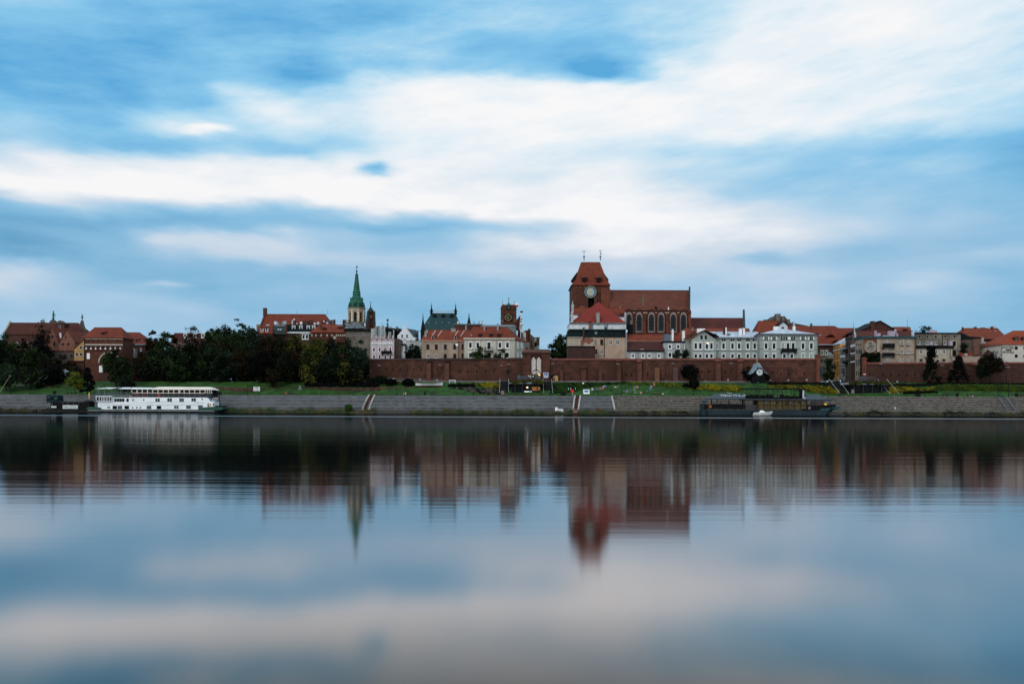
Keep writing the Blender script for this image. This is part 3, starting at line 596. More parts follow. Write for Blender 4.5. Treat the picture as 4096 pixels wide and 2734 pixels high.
# ------------------------------------------------------------------ town wall
def wp(x,s=42.0): D = DS(x,s);return PX(x,D),D
def wallrun(name,label,t,x0,x1,y0,y1,mat,capm,buttr,slots,loc_s=42,group=None):
    T(t);r = thing(name,label,'wall',(*wp((x0+x1)/2),12),group);m = MB();c = MB();n = 12
    for i in range(n):
        xa,xb = x0 + (x1-x0)*i/n,x0 + (x1-x0)*(i+1)/n;(Xa,Da),(Xb,Db) = wp(xa),wp(xb)
        za,zb_ = PZ(xa,y0+(y1-y0)*i/n,Da),PZ(xb,y0+(y1-y0)*(i+1)/n,Db)
        m.plan([(Xa,Da),(Xb,Db),(Xb,Db+1.6),(Xa,Da+1.6)],11.2,[za-.7,zb_-.7,zb_-.7,za-.7])
        c.add([(Xa,Da-.35,za-.72),(Xb,Db-.35,zb_-.72),(Xb,Db+.8,zb_),(Xa,Da+.8,za),(Xb,Db+1.95,zb_-.72),(Xa,Da+1.95,za-.72)],[(0,1,2,3),(3,2,4,5),(0,5,4,1)])
    m.build('wall',mat,r);c.build('coping',capm,r)
    for b in buttr:
        bx,bw,bt = b[:3];mt = b[3] if len(b) > 3 else mat;foot = b[4] if len(b) > 4 else 1.0
        X,D = wp(bx);hw = SZ(bw,D)/2;z = PZ(bx,bt,D);m = MB()
        m.loft([(X-hw*foot,D-1.6,11.0),(X+hw*foot,D-1.6,11.0),(X+hw*foot,D-.01,11.0),(X-hw*foot,D-.01,11.0)],[(X-hw,D-1.0,z-.5),(X+hw,D-1.0,z-.5),(X+hw,D-.01,z),(X-hw,D-.01,z)])
        m.build('buttress',mt,r)
        if len(b) > 5: MB().box(X-hw-.2,X+hw+.2,D-1.25,D-.02,z+.003,z+.5).build('buttress_cap',capm,r)
    for sx_,sy in slots:
        X,D = wp(sx_);z = PZ(sx_,sy,D);MB().box(X-.2,X+.2,D-.03,D+.02,z-.5,z+.5).build('loophole',dark,r)
    return r
wallrun('city_wall','long brick town wall with loopholes, left of the gate tower','T4',-70,1855,795,783,red1,pm('coping_brown',(.035,.017,.015),(.02,.011,.01),.6),
    [(678,52,838,pm('brick_buttress',(.13,.055,.04),(.07,.032,.026),.9,pattern='brick',ps=(.5,.2)),1.1,1),(905,52,838,MATS['brick_buttress'],1.1,1)],
    [(x,930) for x in (140,227,316,402,489,580)]+[(783,925),(840,920)]+[(x,955) for x in (1062,1167,1275,1388,1492)])
X,D = wp(150);X2,D2 = wp(880)
tag(MB().plan([(X,D-.5),(X2,D2-.5),(X2,D2-.02),(X,D-.02)],11.2,[13.9,13.3,13.3,13.9]).build('stone_plinth',stone_d),'rough grey rubble footing under the left part of the brick wall','footing')
# gate tower with pointed passage
T('T5');Xa,Da = wp(325,41);Xb,Db = wp(715,41);D = (Da+Db)/2;r = thing('gate_tower','square brick gate tower with twin white panels and a pointed passage','gate',((Xa+Xb)/2,D,12))
z0 = 11.4;zt_ = PZ(520,602,D);a,b,c_ = PX(443,D),PX(590,D),PX(516,D);zp,zs = PZ(516,640,D),PZ(516,930,D);za = PZ(516,852,D)
m = MB();Dp = D + 6
m.box(Xa,a,D,Dp,z0,zt_);m.box(b,Xb,D,Dp,z0,zt_);m.box(a,b,D,Dp,zp,zt_)
m.build('wall',red1,r)
arc = lambda k: [(a+(c_-a)*i/k,zs+(za-zs)*math.sin(math.pi/2*i/k)**.8) for i in range(k+1)]
up = arc(7);m = MB()
for (x0_,q0),(x1_,q1) in zip(up,up[1:]):
    m.prism([(x0_,q0),(x1_,q1),(x1_,zp),(x0_,zp)],D+.9,Dp);m.prism([(2*c_-x0_,q0),(2*c_-x1_,q1),(2*c_-x1_,zp),(2*c_-x0_,zp)],D+.9,Dp)
m.build('passage_vault',red1,r)
m = MB();up2 = arc(7)
for (x0_,q0),(x1_,q1) in zip(up2,up2[1:]):
    for s_ in (0,1):
        A,B = (x0_,x1_) if not s_ else (2*c_-x0_,2*c_-x1_);m.prism([(A,q0),(B,q1),(B,q1+.35),(A,q0+.35)],D+.5,D+.899)
m.build('arch_moulding',brick3,r)
for x in (479,555):
    X = PX(x,D);hw = SZ(31,D);zt2 = PZ(x,668,D);pts = [(X-hw,zs+.6),(X+hw,zs+.6),(X+hw,zt2-.9),(X+hw*.55,zt2-.6)] + [(X+hw*.5*math.cos(q),zt2-.5+.5*math.sin(q)) for q in np.linspace(0,math.pi,7)] + [(X-hw*.55,zt2-.6),(X-hw,zt2-.9)]
    MB().prism(pts,D+.55,D+.88).build('blind_panel',pm('panel_white',(.50,.50,.48),(.38,.38,.37),.7),r)
m = MB();zr = PZ(520,558,D+2);A = [(Xa-.5,D-.5,zt_+.003),(Xb+.5,D-.5,zt_+.003),(Xb+.5,Dp+.5,zt_+.003),(Xa-.5,Dp+.5,zt_+.003)]
m.loft(A,[(Xa+.6,D+1.6,zr),(Xb-.6,D+1.6,zr),(Xb-.6,Dp-1.6,zr),(Xa+.6,Dp-1.6,zr)]);m.build('roof',pm('tile_weathered',(.12,.055,.04),(.07,.04,.032),.6,pattern='brick',ps=(.4,.4)),r)
m = MB();m.box(Xa-.45,Xb+.45,D-.45,Dp+.45,zt_-.35,zt_);m.build('cornice',brick3,r)
# street seen through the passage, with its lit shopfront
T('K1');s_ = thing('passage_house','pale house seen through the pointed gate passage','house',(PX(1580,372),372,12));MB().box(PX(1490,372),PX(1900,372),372,380,12,20).build('wall',beige2,s_)
MB().box(PX(1640,371.9),PX(1752,371.9),371.9,371.99,PZ(1700,225,371.9),PZ(1700,130,371.9)).build('lit_window',pm('warm_light',(1,.62,.22),(.9,.4,.1),3,emit=1.3),s_)
for k in range(4): X = PX(1520+k*38,371.9);MB().box(X-.1,X+.1,371.8,371.99,13,18).build('pilaster',stone,s_)
T('T5')
wallrun('city_wall','buttressed brick town wall running right from the gate tower','T5',716,4505,686,683,red1,pm('coping_red',(.14,.04,.03),(.08,.028,.022),.6),
    [(875,48,855),(1190,66,822,red1,1.1,1),(1428,50,860),(1690,60,730,red1,1,1)],[(1797,918),(1875,918)])
wr = [o for o in COL.objects if o.name.startswith('city_wall')][-1]
T('T7')
for bx,bw,bt,mt,ft,cap in [(203,62,745,'brick_buttress',1,1),(453,62,822,'ochre',1.12,0),(716,60,820,'pale',1.25,0),(1320,68,738,'brick_buttress',1.05,1),(1636,68,738,'brick_buttress',1.05,1)]:
    mt = {'ochre': pm('brick_ochre',(.20,.11,.05),(.11,.05,.035),.7,pattern='brick',ps=(.5,.2)),'pale': pm('brick_mauve',(.14,.085,.08),(.09,.05,.048),.7,pattern='brick',ps=(.5,.2))}.get(mt) or MATS[mt]
    X,D = wp(bx);hw = SZ(bw,D)/2;z = PZ(bx,bt,D)
    MB().loft([(X-hw*ft,D-1.6,11.0),(X+hw*ft,D-1.6,11.0),(X+hw*ft,D-.01,11.0),(X-hw*ft,D-.01,11.0)],[(X-hw,D-1.0,z-.4),(X+hw,D-1.0,z-.4),(X+hw,D-.01,z),(X-hw,D-.01,z)]).build('buttress',mt,wr)
    if cap: MB().loft([(X-hw-.15,D-1.3,z+.003),(X+hw+.15,D-1.3,z+.003),(X+hw+.15,D-.02,z+.003),(X-hw-.15,D-.02,z+.003)],[(X-hw-.1,D-1.0,z+.9),(X+hw+.1,D-1.0,z+.9),(X+hw+.1,D-.02,z+1.6),(X-hw-.1,D-.02,z+1.6)]).build('buttress_cap',MATS['coping_red'],wr)
for sx_,sy in [(15,915),(94,915),(325,912),(577,905),(1093,878),(1188,875),(1430,882),(1513,882)] + [(500*3.5635+x,y) for x,y in ((328,888),(440,905),(550,905),(662,905),(775,905))]:
    X,D = wp(sx_);z = PZ(sx_,sy,D);MB().box(X-.2,X+.2,D-.03,D+.02,z-.5,z+.5).build('loophole',dark,wr)
# small arched doorway left of the ramp, round doors in the wall
T('K1');X,D = wp(800,41.9)
for nm,x,y0,w,hh,mt in (('arched_door',800,190,130,100,glass2),):
    X,D = wp(x,41.95);hw = SZ(w,D)/2;z1 = PZ(x,y0,D);pts = [(X-hw,12),(X+hw,12)] + [(X+hw*math.cos(q),z1-hw*.9+hw*.9*math.sin(q)) for q in np.linspace(0,math.pi,9)]
    MB().prism(pts,D-.1,D).build('arched_window',mt,wr)
T('T5');X,D = wp(775,41.95);hw = SZ(48,D);z1 = PZ(775,908,D);pts = [(X-hw,11.5),(X+hw,11.5)] + [(X+hw*math.cos(q),z1-hw*.9+hw*.9*math.sin(q)) for q in np.linspace(0,math.pi,9)]
MB().prism(pts,D-.1,D).build('arched_passage',dark,wr)
MB().prism([((px-X)*.72+X+.4,(pz-12)*.86+12) for px,pz in pts],D-.16,D-.102).build('passage_view',pm('passage_grey',(.16,.18,.2),(.1,.12,.13),.7),wr)
X,D = wp(802,41);tag(MB().plan([(X-.7,D-.8),(X+.7,D-.8),(X+.5,D+.2),(X-.5,D+.2)],12.1,14.6).build('advert_column',pm('column_yellow',(.55,.33,.09),(.25,.13,.05),1.5)),'small yellow lit box standing by the arched opening','box')
def pillar(label,t,x,w,y0,y1,s=42):
    T(t);X,D = wp(x,s);hw = SZ(w,D)/2;z1 = PZ(x,y0,D);r = thing('gate_pillar',label,'pillar',(X,D+hw,11.5),'tall brick pillars at the street opening')
    MB().box(X-hw*.85,X+hw*.85,D,D+2*hw,11,z1-1.3).build('shaft',pm('brick_pillar',(.19,.062,.04),(.12,.042,.03),.9,pattern='brick',ps=(.5,.2)),r)
    MB().loft([(X-hw*.85,D,z1-1.297),(X+hw*.85,D,z1-1.297),(X+hw*.85,D+2*hw,z1-1.297),(X-hw*.85,D+2*hw,z1-1.297)],[(X-hw*1.15,D-.2,z1-.5),(X+hw*1.15,D-.2,z1-.5),(X+hw*1.15,D+2*hw+.2,z1-.5),(X-hw*1.15,D+2*hw+.2,z1-.5)]).build('capital',MATS['brick_pillar'],r)
    MB().loft([(X-hw*1.2,D-.25,z1-.497),(X+hw*1.2,D-.25,z1-.497),(X+hw*1.2,D+2*hw+.25,z1-.497),(X-hw*1.2,D+2*hw+.25,z1-.497)],[(X-hw*.5,D+hw*.6,z1),(X+hw*.5,D+hw*.6,z1),(X+hw*.5,D+hw*1.4,z1),(X-hw*.5,D+hw*1.4,z1)]).build('cap',MATS['coping_red'],r)
pillar('tall brick pillar ending the wall, left of the street','T8',972,58,625,1010);pillar('brick pillar with spreading cap, right of the street','T8',1638,56,670,945)
wallrun('city_wall','dark brick town wall to the right of the street opening','T8',1668,4200,742,735,pm('brick_wall_right',(.085,.037,.027),(.032,.017,.014),1.0,pattern='brick',ps=(.55,.2),stain=.6),MATS['coping_red'],
    [],[(1708,920),(1898,918),(2010,920),(2122,920),(2235,922),(2350,920)])
wr = [o for o in COL.objects if o.name.startswith('city_wall')][-1]
T('T9')
for bx,bw,bt in ((1075,70,742),(1880,60,775)):
    X,D = wp(bx);hw = SZ(bw,D)/2;z = PZ(bx,bt,D)
    MB().loft([(X-hw,D-1.3,11.0),(X+hw,D-1.3,11.0),(X+hw,D-.01,11.0),(X-hw,D-.01,11.0)],[(X-hw,D-.9,z-.4),(X+hw,D-.9,z-.4),(X+hw,D-.01,z),(X-hw,D-.01,z)]).build('buttress',MATS['brick_wall_right'],wr)
X,D = wp(1650,40.5);hw = SZ(230,D);z = PZ(1650,762,D);MB().box(X-hw,X+hw,D,D+1.49,11,z-.6).build('projecting_bay',MATS['brick_wall_right'],wr);MB().loft([(X-hw-.2,D-.3,z-.597),(X+hw+.2,D-.3,z-.597),(X+hw+.2,D+1.4,z-.597),(X-hw-.2,D+1.4,z-.597)],[(X-hw-.2,D+.6,z),(X+hw+.2,D+.6,z),(X+hw+.2,D+1.4,z),(X-hw-.2,D+1.4,z)]).build('coping',MATS['coping_red'],wr)
# ------------------------------------------------------------------ left end of town
def tri_niches(h,xs,y,w,hh,D,mat=white):
    for x in xs:
        X,Z,a,b = PX(x,D,y),PZ(x,y,D),SZ(w,D)/2,SZ(hh,D)/2
        MB().prism([(X-a,Z-b),(X+a,Z-b),(X+a*.35,Z+b*.7),(X,Z+b),(X-a*.35,Z+b*.7)],D-.06,D-.003).build('niche',mat,h.root)
T('T1');h = House('long_hall','long brick hall with a plain red roof behind the trees, farthest left',395,9,62,1215,345,brick3,'hall',13)
h.ridge(183,142,1120,tile_b);parapet(h,stone)
for x in (238,312,390,470,545): window(h.root,x,482,34,46,395,'arch')
# pediment dormer, statue dormer and ball finial on the ridge
D = 396;X = PX(852,D);Z = PZ(852,250,D);m = MB();m.box(X-2.1,X+2.1,D,D+3,Z-3,Z+1.9);d_ = m.build('gable_dormer',brick3,h.root)
MB().prism([(X-2.6,Z+1.903),(X+2.6,Z+1.903),(X,PZ(852,146,D))],D-.3,D+3).build('pediment',stone_d,d_)
window(d_,855,232,26,34,D,'arch')
D = 399;X = PX(742,D);Z = PZ(742,185,D);m = MB();m.prism([(X-2.2,Z-1),(X+2.2,Z-1),(X+1.2,Z+.8),(X+.5,Z+1.6),(X-.5,Z+1.6),(X-1.2,Z+.8)],D,D+2);m.build('statue_gable',stone_d,h.root)
m = MB();z = Z+1.6;m.lathe(X,D+1,[(.25,z),(.55,z+.3),(.42,z+1.6),(.5,z+2.6),(.4,z+3.2),(.14,z+3.4),(.3,z+3.7),(.24,z+4.1),(.05,z+4.4)],9,sy=.7);m.tube((X+.35,D+1,z+2.9),(X+1.0,D+.8,z+2.1),.14,.1,5);m.tube((X+1,D+.8,z+1),(X+1.1,D+.8,z+2.6),.05,n=4)
tag(m.build('statue',green),'green bronze figure standing on the ridge gable at far left','statue')
D = 394;X = PX(1165,D);z0 = PZ(1165,320,D);m = MB()
m.prism([(PX(1120,D),z0+3.4),(PX(1235,D),z0-.4),(PX(1225,D),z0+.4),(PX(1195,D),z0+3.2),(PX(1185,D),z0+4.4),(X+.5,z0+5.4),(X-.5,z0+5.4),(PX(1140,D),z0+4.4)],D,D+.7)
z1 = z0+5.4;m.lathe(X,D+.3,[(.5,z1),(.2,z1+.4),(.22,z1+1.2),(.5,z1+1.6),(.5,z1+2),(.15,z1+2.3),(.3,z1+2.7),(.05,z1+3.2)],8)
m.build('scroll_gable',stone_d,h.root)
h.chimney(996,215,262,46,pm('chimney_pale',(.36,.35,.28),(.26,.25,.2),1),d=8)
h2 = House('granary','brick granary with a stepped gable, left one of the twin gabled pair',378,22,655,838,470,brick4,'granary',12,ye1=455)
h2.gable(735,240,tile_r);h2.win([(728,315)],14,28,'archdark');h2.win([(708,380),(747,377)],20,44,'archdark');h2.win([(775,478)],24,50,'archdark')
h3 = House('granary','brick granary with a rounded front gable, right one of the twin gabled pair',374,24,838,1066,470,brick4,'granary',12,ye1=455)
h3.gable(950,285,tile_r);h3.win([(937,380)],15,30,'archdark');h3.win([(897,484),(975,482)],22,36,'archdark');h3.win([(855,618),(936,618),(1022,618)],22,36,'archdark')
for (x,y) in ((1082,448),(1122,448),(1157,440)):
    D = 377 + (x-1082) * .06;X,Z = PX(x,D,y),PZ(x,y,D);MB().loft([(X-.2,D-.3,Z-1.3),(X+.7,D-.3,Z-1.3),(X+.7,D+.1,Z-1.3),(X-.2,D+.1,Z-1.3)],[(X-1.0,D+.6,Z+1.1),(X-.1,D+.6,Z+1.1),(X-.1,D+1,Z+1.1),(X-1.0,D+1,Z+1.1)]).build('skylight',pm('skylight',(.30,.42,.52),(.2,.3,.38),.6,rough=.3),h3.root)
D = 377;X,Z = PX(852,D,360),PZ(852,360,D);MB().loft([(X+.1,D,Z-1.2),(X+.9,D,Z-1.2),(X+.9,D+.4,Z-1.2),(X+.1,D+.4,Z-1.2)],[(X-.9,D+1,Z+1.2),(X-.1,D+1,Z+1.2),(X-.1,D+1.4,Z+1.2),(X-.9,D+1.4,Z+1.2)]).build('skylight',MATS['skylight'],h2.root)
h = House('lower_wall','low dark stone wall with window openings below the twin granaries',368,4,660,1062,590,stone_d,'wall',11);h.flat(tile_b,.4,.2);h.win([(760,640),(860,650),(935,650),(1020,650)],22,40,'archdark')
h = House('yellow_house','narrow yellow house with slanting roof beside the big brick gate',362,12,1060,1200,556,pm('yellow_plaster',(.40,.27,.12),(.32,.21,.09),.6),'house',11,ye1=415)
h.flat(tile_r,.35,.25);h.win([(1155,532)],30,40,'arch');h.win([(1097,630),(1156,630)],30,42,'arch');h.box('base_course',1060,1198,715,722,stone,-.2,-.003)
h = House('low_building','low brick annex under the yellow house',360,6,985,1196,735,brick3,'house',10);h.flat(tile_b,.5);h.win([(1050,820),(1100,820),(1010,810)],20,60,'archdark')
# monastery gate
h = House('brick_gate','massive brick gate building with hipped red roof and white niches',356,10,1197,1748,392,brick2,'gate',9.5)
h.ridge(250,1345,1735,tile_r,over=.6)
h.dormer(1465,345,46,56,brick3,tile_r,d=1.0)
for y0,y1 in ((404,414),(484,498)): h.box('string_course',1197,1748,y0,y1,pm('course_white',(.5,.5,.48),None,.5),-.14,-.003)
h.box('corbel_band',1197,1748,558,572,brick3,-.35,-.003)
for x in (1262,1330,1398,1467,1540,1608,1676): h.box('slot',x-5,x+5,423,443,dark,-.05,-.003)
for x in (1265,1332,1400,1468,1542,1610,1678): window(h.root,x,527,22,34,356,'archdark')
tri_niches(h,(1228,1296,1363,1432,1502,1574,1642,1713),543,24,34,356)
h.box('shutter',1237,1280,613,696,white,-.2,-.05);h.box('pipe',1199,1207,400,900,iron,-.25,-.05)
D = 355.9;X,Z = PX(1560,D),PZ(1560,750,D);r_ = SZ(160,D);m = MB()
ar = [(X+r_*math.cos(q),Z+r_*math.sin(q)) for q in np.linspace(0,math.pi,15)];ai = [(X+(r_-.55)*math.cos(q),Z+(r_-.55)*math.sin(q)) for q in np.linspace(math.pi,0,15)]
for i in range(14): m.prism([ar[i],ar[i+1],ai[13-i],ai[14-i]],D-.25,D+.05)
m.build('arch_moulding',stone,h.root)
MB().prism([(X-r_+.6,9.6),(X+r_-.6,9.6)]+[(X+(r_-.6)*math.cos(q),Z+(r_-.6)*math.sin(q)) for q in np.linspace(0,math.pi,15)],D-.05,D+.06).build('arch_recess',brick3,h.root)
h.box('inner_arch',1412,1460,790,885,white,-.35,-.2)
T('T2');h = House('hipped_house','house with hipped red roof directly right of the brick gate',372,14,95,292,480,brick3,'house',12)
h.ridge(320,20,215,tile_r);h.dormer(168,440,34,44,gzinc,tile_r,1.0);h.box('cornice',140,300,478,500,pm('grey_cornice',(.16,.2,.24)),-.5,-.003);h.win([(228,560)],22,44,'white');h.win([(182,668)],30,60,'dark')
h.box('grey_bay',104,162,552,722,pm('bay_grey',(.22,.25,.29),None,.5),-1.2,-.003)
for y in (594,696): window(h.root,121,y,18,62 if y == 594 else 46,370.78,'surround')
h = House('mansard_block','wide dark mansard block half hidden behind bare treetops',385,14,660,1150,440,pm('wall_mauve',(.14,.09,.085),(.09,.06,.06),.5),'house',12)
h.mansard(325,tile_b,2);h.win([(860,365),(1000,362),(1112,365)],36,46,'surround',d=-.01,D=385.6,pane=glass2);h.win([(910,425)],40,24,'surround',pane=glass2)
# ------------------------------------------------------------------ around the green spire
T('T3')
h = House('old_church','long church with a smooth red roof left of the green spire',436,16,150,1152,245,brick2,'church',12);h.ridge(60,219,1078,tile_r,over=.1);parapet(h,brick2,up=.6)
X = h.X0;MB().box(X-.8,X+.8,h.Dr-1,h.Dr+1,h.zr-1,h.zr+3.2).build('ridge_pier',brick2,h.root)
for x,y0 in ((220,-20),(1105,-18),(668,0)): D = 446;X = PX(x,D);MB().tube((X,D,PZ(x,62,D)),(X,D,PZ(x,y0,D)),.09,.04,4).build('antenna',iron,h.root)
h.chimney(730,96,106,14,d=6)
h = House('attic_house','low roof with two arched white dormers at the treetops',380,10,112,318,330,brick3,'house',12);h.ridge(236,112,318,tile_o,over=.2)
for x in (170,237): h.dormer(x,282,36,50,white,tile_b,.8,'gable')
h.chimney(117,208,240,50,pm('chimney_ochre',(.2,.17,.1),(.13,.11,.07)),d=5)
h = House('slate_block','long block with black slate mansard and crowded chimneys',384,16,312,1362,308,brick3,'house',12)
h.mansard(205,slate,1.5);h.box('cornice',525,865,308,330,wplast,-.5,-.003)
for x in (623,726,832,908): window(h.root,x,260,34,54,384.6,'surround',glass2)
h.box('glazed_loggia',335,520,222,345,pm('loggia_teal',(.015,.04,.045),None,.8,rough=.3),-1.5,-.003);h.box('loggia_roof',350,500,214,222,zinc,-1.8,-.003)
h.box('loggia_rail',322,505,262,268,gzinc,-1.7,-1.51);h.box('brick_pier',496,522,215,348,brick2,-1.6,-.003)
for x in (405,437): h.box('dish',x-12,x+12,266,286,zinc,-2.0,-1.72)
for x in (787,): h.win([(765,380),(812,380)],34,62,'surround')
h.box('storey_band',700,865,330,342,stone,-.3,-.003)
CHM = pm('chimney_brown',(.06,.035,.03),(.03,.02,.018),1)
for x,y,w,mt in ((360,160,34,wplast),(390,180,28,zinc),(460,155,26,gzinc),(495,155,38,wpl2),(603,142,14,wplast),(630,150,36,CHM),(626,120,10,white),(658,182,20,white),(728,165,34,white),(785,162,80,CHM),(861,150,50,CHM),(920,182,20,white),(968,168,28,wplast),(1030,160,30,CHM),(1068,145,34,CHM),(1098,168,24,zinc),(1157,145,24,CHM),(1196,140,32,CHM),(1348,142,60,CHM),(1380,150,26,wpl2),(1418,140,28,stone_d)):
    h.chimney(x,y,205,w,mt,d=2.2+(x % 5),cap=mt in (CHM,stone_d))
for (x,y,r_) in ((243,215,11),(268,213,11),(1056,160,13)):
    D = 383;MB().disc(PX(x,D,y),D-.3,D-.1,PZ(x,y,D),SZ(r_,D),16).build('satellite_dish',zinc,h.root)
for x in (1240,1282): X = PX(x,388);MB().tube((X,388,PZ(x,200,388)),(X,388,PZ(x,140,388)),.08,n=4).build('antenna',iron,h.root)
h = House('bastion_house','round-cornered brick tower house with orange roof and white niches',374,12,868,1362,316,brick2,'house',12)
h.ridge(205,1005,1235,tile_o,over=.5);h.dormer(1055,275,44,46,brick3,tile_o,.8,'gable');h.dormer(1278,268,60,50,tile_b,tile_o,2.4);h.chimney(1004,215,262,26,brick2,d=2)
tri_niches(h,(882,942,1014,1098,1167,1235,1262,1292,1325,1352),354,24,30,374,cream);h.win([(970,375),(1138,375),(1056,370)],20,36,'archdark')
D = 373.8;X,Z = PX(1207,D),PZ(1207,392,D);MB().disc(X,D-.1,D+.1,Z,SZ(24,D),20).build('round_panel',stone,h.root)
h = House('grey_block','plain grey-brown block with four shuttered windows under a black roof',372,14,1364,1722,302,greyb,'house',12)
h.flat(black,.9,.6);h.win([(1417,342),(1499,342),(1577,342),(1660,342)],26,50,'plain',pane=glass2);
D = 376;X,Z = PX(1505,D),PZ(1505,268,D);MB().loft([(X-5,D-3,Z),(X+4.6,D-3,Z),(X+4.6,D+3,Z),(X-5,D+3,Z)],[(X-.2,D-.2,Z+3.2),(X+.2,D-.2,Z+3.2),(X+.2,D+.2,Z+3.2),(X-.2,D+.2,Z+3.2)]).build('roof_light',pm('rooflight_grey',(.12,.16,.19),(.03,.04,.05),1.2,rough=.4),h.root)
h = House('grey_gable','blank pale grey side wall behind the black-roofed block',386,10,1352,1600,182,pm('wall_grey',(.22,.23,.24),(.16,.17,.18),.5),'house',12,ye1=222);h.flat(black,.3,.1)
# green baroque spire
T('S1');D = 448;cx = 462
def lz(y): return PZ(cx,y,D)
r = thing('spire_tower','baroque bell tower with ochre arcade and tall green copper spire','tower',(PX(cx,D),D,12));X = PX(cx,D,700);U = lambda n: SZ(n,D)
rot = R(22.5)
oc = pm('ochre_pale',(.30,.25,.18),(.23,.19,.14),.6)
MB().lathe(X,D,[(U(190),12),(U(190),lz(1440))],8,rot).build('base',oc,r)
a8 = [(X+U(200)*math.cos(rot+math.pi*k/4),D+U(200)*math.sin(rot+math.pi*k/4)) for k in range(8)]
m = MB();zb_,zs_,zt_ = lz(1440),lz(1255),lz(1165)
for k in range(8):
    p,q = a8[k],a8[(k+1) % 8];c0,c1 = (0.28,.72)
    for f0,f1,z0,z1 in ((0,c0,zb_,zt_),(c1,1,zb_,zt_),(c0,c1,zs_+U(40),zt_)):
        A = (p[0]+(q[0]-p[0])*f0,p[1]+(q[1]-p[1])*f0);B = (p[0]+(q[0]-p[0])*f1,p[1]+(q[1]-p[1])*f1);i_ = .9
        m.plan([A,B,(X+(B[0]-X)*i_,D+(B[1]-D)*i_),(X+(A[0]-X)*i_,D+(A[1]-D)*i_)],z0,z1)
m.build('arcade',oc,r)
m = MB()
for k in range(8):
    p = a8[k];q = a8[(k+1) % 8]
    for f in (.06,.94):
        x,y = p[0]+(q[0]-p[0])*f,p[1]+(q[1]-p[1])*f;x,y = X+(x-X)*1.03,D+(y-D)*1.03;m.lathe(x,y,[(U(16),zb_),(U(15),zt_-U(20)),(U(22),zt_-U(12)),(U(22),zt_)],8)
m.build('column',pm('column_cream',(.58,.56,.50),None,.5),r)
MB().lathe(X,D,[(U(205),zt_+.003),(U(205),lz(1130)),(U(222),lz(1118)),(U(235),lz(1100)),(U(205),lz(1098))],8,rot).build('cornice',pm('cornice_cream',(.42,.38,.3),None,.5),r)
m = MB()
for k in range(3): m.lathe(X+(k-1)*1.2,D,[(.5,zb_+1.2),(.45,zb_+1.5),(.3,zb_+2.2),(.1,zb_+2.5)],8)
m.tube((X-2.4,D,zb_+2.6),(X+2.4,D,zb_+2.6),.15);m.tube((X-1.8,D,zb_),(X,D,zb_+5.5),.14);m.tube((X+1.8,D,zb_),(X,D,zb_+5.5),.14);m.build('bell_frame',iron,r)
MB().lathe(X,D,[(U(200),lz(1097)),(U(205),lz(1070)),(U(185),lz(1000)),(U(195),lz(985)),(U(160),lz(930)),(U(152),lz(890)),(U(150),lz(880)),(U(118),lz(850)),(U(90),lz(790)),(U(100),lz(780)),(U(95),lz(745)),(U(88),lz(715)),(U(100),lz(710)),(U(82),lz(680)),
    (U(33),lz(300)),(U(38),lz(290)),(U(20),lz(272)),(U(8),lz(240))],8,rot).build('spire',green,r)
m = MB();m.lathe(X,D,[(U(6),lz(245)),(U(20),lz(225)),(U(20),lz(200)),(U(5),lz(180)),(U(4),lz(60))],8);m.box(X-.35,X+.5,D-.04,D+.04,lz(125),lz(95));m.build('finial',iron,r)
for k in range(8):
    a = rot + math.pi*k/4;x,y = X + U(150)*math.cos(a),D + U(150)*math.sin(a);MB().lathe(x,y,[(U(13),lz(895)),(U(10),lz(865)),(U(2),lz(835))],6).build('pinnacle',green,r)
for k in range(8):
    a = math.pi*k/4;c = Vector((X,D,0)) + Vector((math.cos(a),math.sin(a),0)) * U(182);tv = Vector((-math.sin(a),math.cos(a),0));m = MB();ar = [(U(60)*math.cos(q),U(48)*math.sin(q)) for q in np.linspace(0,math.pi,9)];zb0 = lz(1060)
    A = [c+tv*p+Vector((0,0,zb0+q)) for p,q in ar];dv = Vector((math.cos(a),math.sin(a),0)) * U(18);m.loft([p-dv for p in A],[p+dv*.6 for p in A]);m.build('lucarne',pm('copper_dark',(.010,.035,.03),(.006,.018,.016),.8),r)  # lucarnes in a darker green copper than the spire
# stair turret with teal roofs
T('S1');cx = 795;D = 446;X = PX(cx,D);r = thing('stair_turret','small brick turret with teal helm roofs right of the green spire','turret',(X,D,12))
MB().lathe(X,D,[(U(70),12),(U(70),lz(1170))],8,rot).build('shaft',brick2,r);MB().lathe(X,D,[(U(76),lz(1172)),(U(2),lz(1050))],8,rot).build('helm',teal,r)
m = MB();m.lathe(X,D,[(U(3),lz(1060)),(U(13),lz(1040)),(U(13),lz(1025)),(U(3),lz(1010)),(U(3),lz(935))],6);m.box(X-U(28),X+U(28),D-.04,D+.04,lz(965),lz(957));m.build('cross',iron,r)
for s_ in (-1,1):
    MB().lathe(X+s_*U(66),D-1,[(U(4),lz(1180)),(U(3),lz(1100))],5).build('pinnacle',teal,r)
for cx2,w in ((730,60),(885,36)):
    x = PX(cx2,D-2);MB().lathe(x,D-2,[(U(w+2),lz(1462)),(U(w-6),lz(1440)),(U(22),lz(1180))],8,rot).build('side_helm',teal,r);MB().lathe(x,D-2,[(U(w-2),12),(U(w-2),lz(1462)-.003)],8,rot).build('side_turret',brick3,r)
MB().box(X-U(50),X+U(52),D-U(76),D-U(70),lz(1330),lz(1290)).build('brick_band',brick4,r)
for x in (770,820): MB().box(PX(x-12,D),PX(x+12,D),D-U(73),D-U(69),lz(1255),lz(1190)).build('louvre',dark,r)
